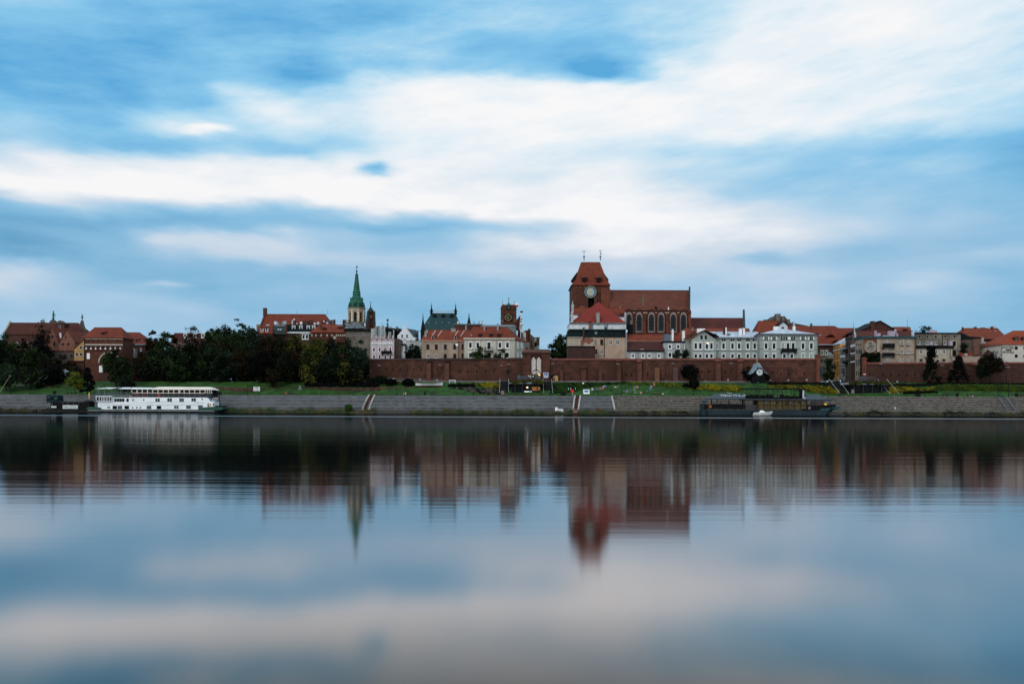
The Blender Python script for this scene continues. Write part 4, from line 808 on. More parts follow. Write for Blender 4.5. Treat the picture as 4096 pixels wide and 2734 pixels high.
# pink house and neighbours
T('H2');h = House('pink_house','pink house with white inscription band and post-and-rail parapet',353,12,130,1095,665,pink,'house',12,skew=0)
h.flat(gzinc,.2,.0);h.box('cornice',128,1098,668,710,pm('cornice_mauve',(.3,.24,.26),None,.6),-.4,-.003)
for x in (175,362,530,702,872,1062): w_ = 60 if x in (175,1062) else 40;h.box('parapet_post',x-w_/2,x+w_/2,525,664,pink,-.1,.5)
m = MB();
for x in np.linspace(215,1030,40): X = PX(x,353);m.box(X-.02,X+.02,353.1,353.14,PZ(x,660,353),PZ(x,560,353))
m.box(PX(215,353),PX(1030,353),353.08,353.16,PZ(600,560,353),PZ(600,552,353));m.build('parapet_railing',gzinc,h.root)
h.box('string_course',130,1097,850,872,white,-.25,-.003);h.box('sign_band',150,1060,880,965,wplast,-.12,-.003);textmesh('lettering','SEKTFABRIK von AUGUST BARSCHNICK',620,922,40,352.86,pm('letter_grey',(.06,.065,.07)),h.root,w=850)
h.win([(272,802),(510,800),(736,795),(950,795)],66,100,'surround_',pane=glass2);h.win([(272,1130),(510,1130),(955,1120)],84,170,'surround');h.win([(740,1140)],112,200,'white')
h.win([(272,1430),(510,1430),(745,1435),(955,1430)],84,150,'surround');balcony(h,805,1240,450,130,solid=True)
h.box('corner_pilaster',1060,1096,712,1540,pm('pilaster_pale',(.6,.55,.58),None,.5),-.15,-.003)
h = House('chimney_house','row of tall pale grey chimney stacks behind the pink parapet',362,8,145,735,560,wpl2,'house',12);h.flat(gzinc,.3,.1)
for x,y,w,mt in ((225,255,150,wpl2),(350,165,85,pm('stack_grey',(.2,.24,.25),(.14,.17,.18),.6,streak=3)),(462,150,70,MATS['stack_grey']),(530,205,110,wpl2),(625,140,70,pm('stack_blue',(.22,.29,.34),(.17,.22,.26),.6,streak=3)),(703,205,60,wpl2)):
    h.chimney(x,y,560,w,mt,d=.2,dep=2.5)
X = PX(604,366);MB().tube((X,366,PZ(604,200,366)),(X,366,PZ(604,0,366)),.07,n=4).build('antenna',iron,h.root)
h = House('dark_attic','dark glazed attic storey behind the right of the pink parapet',364,10,735,1110,380,black,'house',12);h.flat(slate,1.5,.4);h.chimney(742,425,640,65,MATS['stack_grey'],d=-2);h.chimney(925,385,640,120,MATS['stack_grey'],d=-2,cap=False);h.chimney(1092,315,540,40,wpl2,d=-1)
h.chimney(940,180,262,120,wpl2,d=6);h.chimney(1232,190,260,80,stone_d,d=7);h.box('skylight_band',1000,1190,240,275,wpl2,6,6.5)
D = 420;X = PX(808,D);Zb = PZ(808,360,D);Ze = PZ(808,150,D);r = thing('red_turret','little red gabled turret with green finial above the attics','turret',(X,D,12));hw = SZ(68,D);MB().box(X-hw,X+hw,D,D+5,12,Ze-2).build('wall',brick3,r);MB().disc(X,D-.12,D-.003,PZ(808,258,D),SZ(22,D),14).build('clock',gzinc,r)
MB().prism([(X-hw*1.7,Ze-2.5),(X+hw*1.7,Ze-2.5),(X+hw*.8,Ze),(X,Ze-.4),(X-hw*.8,Ze)],D-.3,D+5).build('roof',tile_b,r);MB().lathe(X,D+2,[(.5,Ze-.4),(.25,Ze+.6),(.7,Ze+1.1),(.2,Ze+1.6),(.15,Ze+2.6),(.6,Ze+3.0),(.6,Ze+3.5),(.05,Ze+4)],8).build('finial',green,r)
h = House('brown_side_wall','windowless brown brick side wall between pink and white houses',356,12,1104,1398,628,pm('brown_brick',(.12,.095,.08),(.075,.06,.052),.9,pattern='brick',ps=(.5,.2),stain=.4),'house',12,ye1=748);h.flat(black,.3,.15)
h = House('black_roof','steep black roof rising left of the white gabled house',372,12,1110,1420,500,black,'house',12);h.mansard(240,black,3)
T('H1');h = House('white_gabled_house','white house with tall gable crowned by a round knob',360,16,555,1420,590,wplast,'house',12)
D = 360;hh_ = [(555,590),(555,470),(820,165),(812,60),(840,20),(885,4),(925,20),(955,60),(945,130),(1245,510),(1425,588)]
MB().prism([(PX(x,D,y),PZ(x,y,D)) for x,y in hh_],D,D+.6).build('gable',wplast,h.root)
m = MB();A = [(PX(950,D),D+.3,PZ(950,142,D)),(PX(1248,D),D+.3,PZ(1248,512,D)),(PX(1430,D),D+.3,PZ(1430,592,D))];E = D + 15
m.add(A+[(PX(1388,E),E,PZ(1388,215,E)),(PX(1500,E),E,PZ(1500,350,E)),(PX(1500,E),E,PZ(1500,560,E))],[(0,1,4,3),(1,2,5,4)]);m.build('roof',pm('roof_teal_dark',(.010,.035,.045),(.008,.022,.03),.5,rough=.6),h.root)
m = MB();m.add([(PX(820,D),D+.3,PZ(820,165,D)),(PX(555,D),D+.3,PZ(555,475,D)),(PX(600,E),E,PZ(600,480,E)),(PX(850,E),E,PZ(850,140,E))],[(0,3,2,1)]);m.build('roof',black,h.root)
m = MB();m.add([(PX(940,D-.1),D-.15,PZ(940,130,D)),(PX(1245,D),D-.15,PZ(1245,512,D)),(PX(1232,D),D-.15,PZ(1232,500,D)-.4),(PX(935,D),D-.15,PZ(935,140,D)-.6)],[(0,1,2,3)]);
MB().prism([(PX(938,D),PZ(938,128,D)),(PX(958,D),PZ(958,135,D)),(PX(1255,D),PZ(1255,508,D)),(PX(1235,D),PZ(1235,512,D))],D-.2,D-.003).build('gable_coping',white,h.root)
h.win([(768,480),(985,480)],68,120,'plain',pane=dark);h.win([(765,735),(970,735),(1150,690)],70,110,'white')
MB().disc(PX(852,359.6),359.5,359.7,PZ(852,612,360),SZ(42,360),18).build('satellite_dish',zinc,h.root)
h.box('bay',742,905,860,1470,pm('bay_white',(.5,.6,.68),None,.4),-3,-.003);h.box('bay_canopy',738,925,840,905,black,-3.5,-.5);window(h.root,785,1035,30,180,357,'plain',glass2)
h.box('dark_doorway',905,975,950,1470,dark,-.2,-.003);h.chimney(1462,260,560,60,MATS['brown_brick'],d=10);h.box('red_shed',1362,1505,605,705,tile_b,-.8,-.1)
h = House('grey_annex','low blank grey annex behind the dark round trees',356,8,975,1640,712,wpl2,'house',12);h.flat(gzinc,.15,.1);h.win([(1612,990)],34,150,'plain',pane=glass)
# great teal hipped roof
T('T4');h = House('guild_hall','guild hall with huge dark teal hipped roof, iron cresting and two spirelets',420,24,572,1092,452,gzinc,'hall',12);h.ridge(231,707,1010,teal,over=.3);hx = h
m = MB();
for k,x in enumerate(np.linspace(722,995,16)): X = PX(x,h.Dr);m.tube((X,h.Dr,h.zr),(X,h.Dr,h.zr+2.2),.10,.03,4);m.lathe(X,h.Dr,[(.05,h.zr+1.0),(.32,h.zr+1.3),(.05,h.zr+1.6)],5)
m.box(PX(722,h.Dr),PX(995,h.Dr),h.Dr-.05,h.Dr+.05,h.zr+.45,h.zr+.6);m.build('roof_cresting',zinc,h.root)
for x,y0 in ((706,92),(1009,92)):
    X = PX(x,h.Dr);z = h.zr - .5;zt_ = PZ(x,y0,h.Dr);m = MB();H_ = zt_ - z;m.lathe(X,h.Dr,[(.75,z),(.6,z+H_*.28),(1.1,z+H_*.32),(.5,z+H_*.38),(.15,z+H_*.7),(.42,z+H_*.74),(.12,z+H_*.78),(.03,zt_)],8);m.build('spirelet',iron,h.root)
for x,y0,y1 in ((600,222,412),(1177,215,360)):
    D = 414;X = PX(x,D);zt_,z = PZ(x,y0,D),PZ(x,y1,D);MB().lathe(X,D,[(1.1,z-8),(.95,z),(.35,z+(zt_-z)*.5),(.04,zt_)],6).build('corner_spirelet',iron,h.root)
for x in (748,853,960):
    f = 1 - (262-231) / (452-231);D = 420 + 12*f;X = PX(x,D);Z = PZ(x,262,D);b = MB().lathe(X,D-.2,[(1.15,Z-1.6),(1.15,Z+.3),(.1,Z+1.5)],8).build('lucarne',iron,h.root)
for x in (675,760,845,930):
    f = 1 - (350-231) / (452-231);D = 420 + 12*f;X = PX(x,D);Z = PZ(x,350,D);MB().lathe(X,D-.1,[(.45,Z-.5),(.45,Z+.2),(.05,Z+.6)],6).build('small_lucarne',gzinc,h.root)
h = House('brick_back_house','dark weathered brick rear building behind the orange-roofed house',372,14,998,1335,372,brick3,'house',12);h.flat(gzinc,.4,.4)
h.chimney(1040,332,366,20,wplast,d=3);h.chimney(1345,320,372,20,zinc,d=3);h.box('pale_strip',1133,1150,374,436,stone,-.1,-.003);h.box('brick_patch',1000,1070,380,436,brick2,-.1,-.003)
for x in (1240,1303): X = PX(x,376);MB().tube((X,376,PZ(x,365,376)),(X,376,PZ(x,325,376)),.14,n=5).build('vent_pipe',iron,h.root)
h = House('grey_roof_house','low zinc-roofed house behind the cream palace',366,10,1325,1770,395,gzinc,'house',12);h.mansard(372,gzinc,3)
h = House('orange_roof_house','beige two-storey house with long orange roof and two white dormers',350,13,585,1112,574,beige,'house',12,skew=0)
h.ridge(440,640,1190,tile_o,over=.35,depth=6.5);h.box('eaves_band',583,1112,566,576,pm('eaves_orange',(.42,.26,.2),None,.5),-.42,-.003)
for x in (725,1010):
    b = h.dormer(x,536,36,38,zinc,tile_o,1.0,pane=glass)
    D = 352;m = MB();X0_,Z0_ = PX(x-14,D,515),PZ(x,515,D);
    for dx in (0,1): m.tube((X0_+dx*2.6,D,Z0_),(X0_+dx*2.6+1.4,D+2.4,Z0_+2.6),.09,n=4)
    m.build('roof_rail',white,h.root)
h.chimney(635,455,512,26,pm('chimney_grey',(.25,.26,.25),(.16,.17,.17),1),d=2);h.chimney(982,420,462,60,MATS['chimney_grey'],d=5.5);h.chimney(655,440,470,20,stone,d=5)
h.win([(663,646),(769,646),(881,646),(1000,644)],34,58,'dark');h.win([(663,762),(769,762)],34,50,'white');h.win([(881,762),(1000,760)],34,50,'dark')
h.box('string_course',585,1045,585,590,stone,-.12,-.003);h.box('downpipe',1047,1052,576,785,iron,-.2,-.05);h.box('right_bay',1054,1112,578,785,tan,-.05,-.002);window(h.root,1099,645,26,60,349.94,'dark');window(h.root,1099,758,26,50,349.94,'dark')
MB().disc(PX(1026,349),348.9,349.05,PZ(1026,622,349),SZ(17,349),18).build('satellite_dish',white,h.root)
# cream palace
h = House('cream_palace','cream house with hipped red roof, three dormers and small iron balcony',348,12,1113,1752,556,cream,'house',12,skew=4.2)
h.ridge(398,1238,1655,tile_r,over=.35);h.box('cornice',1110,1755,535,556,cream,-.45,-.003);h.box('frieze',1113,1752,562,566,stone,-.1,-.003)
for x in (1315,1453,1555): h.dormer(x,504,34,34,pm('dormer_brown',(.02,.012,.010)),tile_r,.7)
h.win([(1197,628),(1290,628),(1567,628),(1662,628)],38,68,'surround');h.win([(1430,635)],46,90,'surround');h.win([(1197,755),(1290,755),(1567,755),(1662,752)],38,62,'surround');h.win([(1430,750)],44,56,'dark')
balcony(h,1425,678,115,50);h.chimney(1372,378,415,18,MATS['chimney_grey'],d=4);h.chimney(1540,362,415,22,MATS['chimney_grey'],d=4);h.box('skylight',1200,1217,495,505,zinc,.8,1.1);h.box('downpipe',1112,1116,560,780,gzinc,-.25,-.1);h.box('downpipe',1527,1531,556,780,gzinc,-.25,-.1)
for y,hh in ((628,68),(755,62)):
    for g in (.3,.68):
        D = 348 + 12*g;X = h.X1 + 4.2*g;Z = PZ(1772,y,D);H_ = SZ(hh,D)/2;dv = Vector((4.2,12,0)).normalized()*.55;nv = Vector((.16,-.05,0));c = Vector((X,D,Z))
        w_ = MB().loft([c-dv*1.4+Vector((0,0,-H_-.3)),c+dv*1.4+Vector((0,0,-H_-.3)),c+dv*1.4+Vector((0,0,H_+.3)),c-dv*1.4+Vector((0,0,H_+.3))],[p+nv for p in (c-dv*1.4+Vector((0,0,-H_-.3)),c+dv*1.4+Vector((0,0,-H_-.3)),c+dv*1.4+Vector((0,0,H_+.3)),c-dv*1.4+Vector((0,0,H_+.3)))]).build('window',white,h.root)
# town hall tower
D = 490;r = thing('town_hall_tower','square red brick tower with black clock and red-white flags','tower',(PX(1673,D),D,12));a,b = PX(1575,D),PX(1772,D);z1 = PZ(1673,145,D);U = lambda n: SZ(n,D)
MB().box(a,b,D,D+26,12,z1).build('shaft',brick2,r);a2,b2 = PX(1593,D),PX(1757,D);MB().box(a2,b2,D+2,D+24,z1+.003,PZ(1673,132,D)).build('attic',brick3,r)
m = MB();zr = PZ(1673,108,D);z2 = PZ(1673,132,D)+.003;m.loft([(a2-.6,D+1.4,z2),(b2+.6,D+1.4,z2),(b2+.6,D+24.6,z2),(a2-.6,D+24.6,z2)],[(a2+.3,D+4,zr),(b2-.3,D+4,zr),(b2-.3,D+22,zr),(a2+.3,D+22,zr)]);m.build('roof',tile_r,r)
MB().box(a-.3,b+.3,D-.3,D-.003,PZ(1673,178,D),PZ(1673,168,D)).build('string_course',brick3,r);MB().box(a-.2,b+.2,D-.25,D-.003,PZ(1673,298,D),PZ(1673,290,D)).build('string_course',stone_d,r)
for x in (1595,1757): MB().box(PX(x-15,D),PX(x+15,D),D-.1,D-.003,PZ(x,345,D),PZ(x,305,D)).build('blind_niche',brick4,r)
def clock(parent,x,y,rad,D,face,rimm,handm,hour,minute,ticks=12,name='clock',tickm=None,inner=None,tl=.18):
    X,Z,rr = PX(x,D,y),PZ(x,y,D),SZ(rad,D);c = MB().disc(X,D-.25,D-.01,Z,rr,32).build(name,face,parent)
    if inner: MB().disc(X,D-.28,D-.252,Z,rr*.66,28).build('inner_dial',inner,c)
    m = MB();n = 32
    for k in range(n):
        q0,q1 = 2*math.pi*k/n,2*math.pi*(k+1)/n;m.prism([(X+rr*math.cos(q0)*.96,Z+rr*math.sin(q0)*.96),(X+rr*math.cos(q0)*1.04,Z+rr*math.sin(q0)*1.04),(X+rr*math.cos(q1)*1.04,Z+rr*math.sin(q1)*1.04),(X+rr*math.cos(q1)*.96,Z+rr*math.sin(q1)*.96)],D-.35,D-.255)
    m.build('rim',rimm,c);m = MB()
    for k in range(ticks):
        q = 2*math.pi*k/ticks;u_ = Vector((math.sin(q),0,math.cos(q)));v_ = Vector((math.cos(q),0,-math.sin(q)));p = Vector((X,D-.3,Z)) + u_*rr*(.93-tl);e = p + u_*rr*tl;w = rr*.05
        m.loft([p-v_*w,p+v_*w,e+v_*w,e-v_*w],[t_+Vector((0,-.05,0)) for t_ in (p-v_*w,p+v_*w,e+v_*w,e-v_*w)])
    m.build('numerals',tickm or handm,c)
    for ang,ln,w in ((hour*30+minute/2,.5,.055),(minute*6,.82,.035)):
        q = R(ang);u_ = Vector((math.sin(q),0,math.cos(q)));v_ = Vector((math.cos(q),0,-math.sin(q)));o_ = Vector((X,D-.4,Z));w *= rr
        pts = [o_-u_*rr*.12-v_*w,o_-u_*rr*.12+v_*w,o_+u_*rr*ln+v_*w*.5,o_+u_*rr*ln-v_*w*.5];MB().loft(pts,[t_+Vector((0,-.05,0)) for t_ in pts]).build('hand',handm,c)
    return c
MB().box(PX(1624,D),PX(1720,D),D-.3,D-.003,PZ(1672,328,D),PZ(1672,230,D)).build('clock_panel',black,r)
clock(r,1672,279,44,D-.3,teal,pm('old_gold',(.22,.17,.07)),gold,9,30,inner=pm('dial_dark',(.01,.03,.035),None,.5))
X = PX(1674,D);m = MB();hw = U(22);zb_ = PZ(1674,182,D);m.box(X-hw,X+hw,D-.4,D+3,zb_,PZ(1674,130,D));d_ = m.build('tower_dormer',iron,r);MB().box(X-hw*.5,X+hw*.5,D-.45,D-.402,zb_+.5,PZ(1674,140,D)).build('pane',glass2,d_)
MB().lathe(X,D+1,[(hw*1.6,PZ(1674,132,D)),(hw*.5,PZ(1674,102,D)),(.15,PZ(1674,85,D)),(.12,PZ(1674,50,D)),(.35,PZ(1674,46,D)),(.03,PZ(1674,22,D))],6).build('dormer_spire',green,r)
for x,s_ in ((1598,1),(1748,1)):
    X = PX(x,D);z = PZ(x,118,D);zt_ = PZ(x,52 if x<1600 else 65,D);f = thing('flag','red and white flag on the %s corner of the brick clock tower' % ('left' if x<1600 else 'right'),'flag',(X,D+3,z),'flags on the clock tower');MB().tube((X,D+3,z-2),(X,D+3,zt_),.12,.08,5).build('pole',iron,f)
    w_ = 2.2 if x > 1700 else .8;zz = zt_-1;m = MB()
    for i in range(4): m.loft([(X+w_*i/4,D+3+.2*math.sin(i),zz-2.4),(X+w_*i/4,D+3.05+.2*math.sin(i),zz-2.4),(X+w_*i/4,D+3.05+.2*math.sin(i),zz-1.2),(X+w_*i/4,D+3+.2*math.sin(i),zz-1.2)],[(X+w_*(i+1)/4,D+3+.2*math.sin(i+1),zz-2.6),(X+w_*(i+1)/4,D+3.05+.2*math.sin(i+1),zz-2.6),(X+w_*(i+1)/4,D+3.05+.2*math.sin(i+1),zz-1.4),(X+w_*(i+1)/4,D+3+.2*math.sin(i+1),zz-1.4)])
    m.build('cloth',pm('flag_red',(.5,.03,.05)),f);m2 = MB();m2.v = [(p[0],p[1],p[2]+1.22) for p in m.v];m2.f = m.f;m2.mi = m.mi;m2.build('cloth',white,f)
# street houses right of the palace
T('S3')
h = House('red_gable_house','dark steep roof wedge against the white baroque gable',372,26,372,434,955,brick3,'house',12,skew=0)
D = 373;MB().prism([(PX(212,D,860),PZ(212,860,D)),(PX(430,D,575),PZ(430,575,D)),(PX(430,D),PZ(430,960,D)),(PX(330,D),PZ(330,950,D))],D,D+10).build('side_roof',tile_b,h.root)
T('S3');h = House('white_baroque_gable','narrow white baroque gable with dark urn, rising above the street',368,10,436,524,1010,wplast,'house',12)
D = 368;m = MB();pr = [(436,1010),(528,1010),(512,960),(500,830),(490,810),(486,690),(500,650),(486,640),(488,560),(470,540),(468,500),(500,496),(504,445),(480,440),(476,410),(460,400),(456,360),(450,400),(434,410),(430,560),(432,700),(418,960)]
m.prism([(PX(x,D,y),PZ(x,y,D)) for x,y in pr],D,D+1.2);m.build('gable',wplast,h.root)
MB().box(PX(430,D),PX(502,D),D-.15,D-.003,PZ(465,496,D),PZ(465,445,D)).build('urn_band',pm('urn_teal',(.012,.04,.045)),h.root)
for y0,y1 in ((580,600),(690,780),(865,965)): MB().box(PX(440,D),PX(462,D),D-.12,D-.003,PZ(450,y1,D),PZ(450,y0,D)).build('window',glass2,h.root)
for y in (655,835,1050): MB().box(PX(425,D),PX(520 if y>800 else 502,D),D-.5,D-.003,PZ(450,y+14,D),PZ(450,y,D)).build('cornice',pm('cornice_grey',(.25,.29,.3)),h.root)
h.box('dark_bay',450,524,1090,1568,stone_d,-.3,-.003);h.box('pale_pilaster',440,452,1080,1568,wplast,-.4,-.003)
def sliver(label,x0,x1,ye,ye1,mat,D,roof=None,yr=None,feats=(),w_skew=6):
    h = House('street_house',label,D,10,x0,x1,ye,mat,'house',12,skew=0,ye1=ye1,group='houses receding up the lane behind the gate');h.flat(roof or black,.3,.2)
    for f in feats:
        nm,a,b,c_,d_,mt = f;h.box(nm,a,b,c_,d_,mt,-.25,-.003)
    return h
sliver('white street house with paired narrow windows, next to the baroque gable',522,592,1010,1075,wplast,376,gzinc,feats=[('window',538,548,1195,1285,glass2),('window',556,566,1205,1290,glass2),('shop_bay',526,588,1300,1530,gzinc)])
h = sliver('orange-red house wall with a tall brick chimney',588,722,1020,1022,pm('orange_wall',(.28,.075,.03),(.2,.05,.028),.6),384,tile_o,feats=[('balcony',586,672,1370,1395,wplast),('balcony',586,660,1450,1475,wplast),('bay',590,668,1395,1445,gzinc),('shutter',672,696,1340,1560,stone)]);h.chimney(690,970,1200,58,brick2,d=-1,dep=3)
sliver('grey gabled street house with one small window',718,842,1105,1240,greyb,396,gzinc,feats=[('window',746,768,1285,1365,dark),('awning',722,790,1420,1440,black)])
sliver('farthest street house, narrow with a red end wall',838,982,1218,1215,wpl2,408,tile_r,feats=[('red_end',906,980,1222,1420,brick2),('window',872,900,1250,1300,glass2),('ivy',836,902,1330,1460,LF['dark'])])
# ------------------------------------------------------------------ cathedral group
T('T6');D = 404;r = thing('cathedral','huge brick cathedral with clock tower, steep red roof and pointed windows','church',(PX(900,D),D+10,12));U = lambda n: SZ(n,D)
a,b = PX(127,D),PX(626,D);z1 = PZ(376,538,D);c1,c2 = PX(338,D),PX(420,D);zc0,zc1 = PZ(380,835,D),PZ(380,640,D)
m = MB();m.box(a,c1,D,D+20,12,z1);m.box(c2,b,D,D+20,12,z1);m.box(c1,c2,D,D+20,12,zc0);m.box(c1,c2,D,D+20,zc1,z1);m.box(c1,c2,D+2.2,D+20,zc0,zc1);m.build('tower',brick2,r)
MB().box(c1,c2,D+2.1,D+2.19,zc0,zc1).build('belfry_opening',dark,r)
for x in (192,225,262,300,458,500): MB().box(PX(x-5,D),PX(x+5,D),D-.18,D-.003,PZ(x,830,D),PZ(x,552,D)).build('lesene',brick3,r)
for x in (180,232,290): MB().box(PX(x-14,D),PX(x+14,D),D-.22,D-.19,PZ(x,566,D),PZ(x,556,D)).build('frieze_patch',brick4,r)
MB().box(PX(240,D)-.5,PX(240,D)+2,D-.2,D-.01,PZ(240,832,D),PZ(240,815,D)).build('niche_head',brick4,r)
for y in (638,742): MB().box(PX(460,D),PX(472,D),D-.3,D-.19,PZ(466,y+22,D),PZ(466,y-10,D)).build('slit',dark,r)
# tower roof: flared foot, steep body cut off at a short ridge
def ring(x0,x1,y,dy0,dy1): z = PZ(376,y,D);return [(PX(x0,D),D+dy0,z),(PX(x1,D),D+dy0,z),(PX(x1,D),D+dy1,z),(PX(x0,D),D+dy1,z)]
m = MB();A = ring(108,636,536,-.8,20.8);B = ring(178,590,452,1.6,18.4);C_ = ring(262,516,190,7.6,12.4);C2 = ring(272,511,184,9.9,10.1)
m.loft(A,B);m.loft(B,C_);m.loft(C_,C2);m.build('tower_roof',tile_r,r)
for x in (286,477):
    X = PX(x,D+1.2);hw = U(30);z0 = PZ(x,490,D+1.2);z1_ = PZ(x,442,D+1.2);bb = MB().box(X-hw,X+hw,D-.4,D+5,z0,z1_).build('roof_dormer',iron,r)
    zt_ = PZ(x,388,D+3);m = MB();m.loft([(X-hw-.5,D-1,z1_-.1),(X+hw+.5,D-1,z1_-.1),(X+hw+.5,D-.9,z1_+.35),(X-hw-.5,D-.9,z1_+.35)],[(X-hw-.2,D+4.6,zt_-.5),(X+hw+.2,D+4.6,zt_-.5),(X+hw+.2,D+4.6,zt_),(X-hw-.2,D+4.6,zt_)]);m.build('dormer_roof',tile_n,bb)
for s_,x in ((1,600),(-1,163)):
    X = PX(x,D);z = PZ(x,470,D+8);m = MB();m.prism([(X-1.6*s_,z-.6),(X+1.0*s_,z-.6),(X+1.2*s_,z+.2),(X-1.6*s_,z+4.0)],D+7,D+12);m.build('side_dormer',iron,r)
for x,y0 in ((282,74),(500,68)):
    X = PX(x,D+10);z = PZ(x,186,D+10);zt_ = PZ(x,y0,D+10);m = MB();H_ = zt_-z;m.lathe(X,D+10,[(.3,z-.5),(.12,z+H_*.2),(.55,z+H_*.24),(.6,z+H_*.3),(.1,z+H_*.36),(.07,zt_)],7);m.box(X-.7,X+.7,D+9.95,D+10.05,z+H_*.88,z+H_*.93)
    if x > 400: m.box(X-.1,X+.7,D+9.95,D+10.05,z+H_*.58,z+H_*.66)
    m.build('finial',iron,r)
clk = clock(r,373,625,77,D-.2,pm('dial_dark_blue',(.05,.10,.11),(.03,.07,.08),.6),pm('clock_rim',(.22,.3,.28)),gold,6,0,name='clock',tickm=pm('numeral_cream',(.32,.32,.22)),inner=pm('dial_pale_blue',(.28,.42,.50),(.2,.34,.42),.5),tl=.24)
X,Z = PX(372,D,618),PZ(372,618,D);MB().disc(X,D-.56,D-.5,Z,U(17),12).build('sun_boss',gold,clk)
# nave
DN = 394;N0,N1 = PX(505,DN),PX(1682,DN);ze = PZ(1100,864,DN);DR = DN+17;zr = PZ(1100,606,DR);tw = MB();tw.box(PX(632,DN),N1,DN,DN+34,12,ze-.4);tw.build('nave_wall',brick2,r)
m = MB();R0,R1 = PX(508,DR),PX(1680,DR)
m.add([(PX(632,DN)-.3,DN-.8,ze-.3),(N1+.3,DN-.8,ze-.3),(PX(1682,DR),DR,zr),(PX(632,DR),DR,zr),(N1+.3,DN+34.8,ze-.3),(PX(632,DN)-.3,DN+34.8,ze-.3)],[(0,1,2,3),(3,2,4,5),(0,5,4,1),(0,3,5),(1,4,2)]);m.tube((PX(632,DR),DR,zr),(PX(1682,DR),DR,zr),.25,n=5);m.build('nave_roof',tile_n,r)
m = MB();m.add([(PX(500,D-.6),D-6,ze-1),(PX(640,D-.6),D-6,ze-1),(PX(640,D-.6),D-.35,PZ(570,612,D-.35)),(PX(625,D-.35),D-.35,PZ(570,570,D-.35)),(PX(505,D-.35),D-.35,PZ(570,566,D-.35))],[(0,1,2,3,4)]);m.build('aisle_roof',tile_n,r)
f = (864-740) / (864-606)
def onroof(x,y,off=.12): ff = (864-y) / (864-606.0);Dd = DN - .8 + (17.8) * ff;return (PX(x,Dd),Dd-off,PZ(x,y,Dd))
def slab(x0,x1,y0,y1,nm,mt):
    P_ = [onroof(x0,y1),onroof(x1,y1),onroof(x1,y0),onroof(x0,y0)];MB().loft([Vector(p)+Vector((0,.1,-.1)) for p in P_],P_).build(nm,mt,r)
slab(1061,1083,664,812,'roof_cross',pm('tile_green_glaze',(.055,.095,.045),(.07,.06,.04),.8));slab(990,1060,735,741,'roof_cross',MATS['tile_green_glaze']);slab(1084,1155,735,741,'roof_cross',MATS['tile_green_glaze'])
for x,y,w,mt in ((765,850,18,zinc),(1243,842,26,iron),(1410,849,12,white)): P_ = onroof(x,y,.6);hw = SZ(w,DN)/2;MB().box(P_[0]-hw,P_[0]+hw,P_[1],P_[1]+1.4,P_[2]-.7,P_[2]+.7).build('roof_hatch',mt,r)
MB().box(PX(632,DN),N1,DN-.5,DN-.003,PZ(1100,876,DN),PZ(1100,866,DN)).build('eaves_cornice',brick3,r)
m = MB();n = 7
for i in range(n):
    t0,t1 = i/n,(i+1)/n;d0_,d1_ = DN-.4+17*t0,DN-.4+17*t1;z1_ = ze + (zr-ze)*t1 + 1.6
    m.plan([(PX(1681,d0_),d0_),(PX(1703,d0_),d0_),(PX(1703,d1_),d1_),(PX(1681,d1_),d1_)],ze-1,z1_)
m.build('stepped_gable',pm('gable_teal',(.025,.06,.065),(.03,.028,.026),.25),r)
WX = (885,1020,1183,1312,1475,1610);zsill,zap = PZ(1100,1147,DN),PZ(1100,922,DN)
def lancet(X,hw,z0,z1,k=7): zz = z1 - hw*2.1;return [(X-hw,z0),(X+hw,z0)] + [(X+hw*math.cos(q)**.75,zz+(z1-zz)*math.sin(q)) for q in np.linspace(0,math.pi/2,k)] + [(X-hw*math.cos(q)**.75,zz+(z1-zz)*math.sin(q)) for q in np.linspace(math.pi/2,0,k)[1:]]
for x in WX:
    X = PX(x,DN);hw = SZ(37,DN);k = 7
    o2 = lancet(X,hw*1.6,zsill-1.0,zap+2.6);o1 = lancet(X,hw*1.25,zsill-.6,zap+1.1);o0 = lancet(X,hw,zsill,zap);w_ = MB()
    n = len(o0)
    for i in range(n): w_.prism([o0[i],o0[(i+1) % n],o1[(i+1) % n],o1[i]],DN-.25,DN-.003)
    w = w_.build('window',pm('reveal_pale',(.27,.22,.20),(.19,.15,.135),.8),r)
    mm_ = MB()
    for i in range(1,n): mm_.prism([o1[i],o1[(i+1) % n],o2[(i+1) % n],o2[i]],DN-.4,DN-.003)
    mm_.build('arch_order',brick3,w);MB().prism(o0,DN-.08,DN-.004).build('pane',lead,w)
    m = MB();m.box(X-.09,X+.09,DN-.2,DN-.081,zsill,zap-.5)
    for q in (.3,.5,.7): zz = zsill + (zap-zsill)*q;m.box(X-hw*.95,X-.1,DN-.16,DN-.081,zz,zz+.12);m.box(X+.1,X+hw*.95,DN-.16,DN-.081,zz,zz+.12)
    m.build('tracery',iron,w);MB().loft([(X-hw*1.5,DN-.7,zsill-1.5),(X+hw*1.5,DN-.7,zsill-1.5),(X+hw*1.5,DN-.003,zsill-1.5),(X-hw*1.5,DN-.003,zsill-1.5)],[(X-hw*1.5,DN-.35,zsill-.95),(X+hw*1.5,DN-.35,zsill-.95),(X+hw*1.5,DN-.003,zsill-.95),(X-hw*1.5,DN-.003,zsill-.95)]).build('sill',tile_b,w)
for x in (952,1100,1248,1395,1543,1660): X = PX(x,DN);MB().box(X-1.1,X+1.1,DN-.1,DN-.004,PZ(x,912,DN),PZ(x,888,DN)).build('plaster_panel',pm('plaster_mauve',(.30,.23,.21),(.2,.14,.13),.8),r)
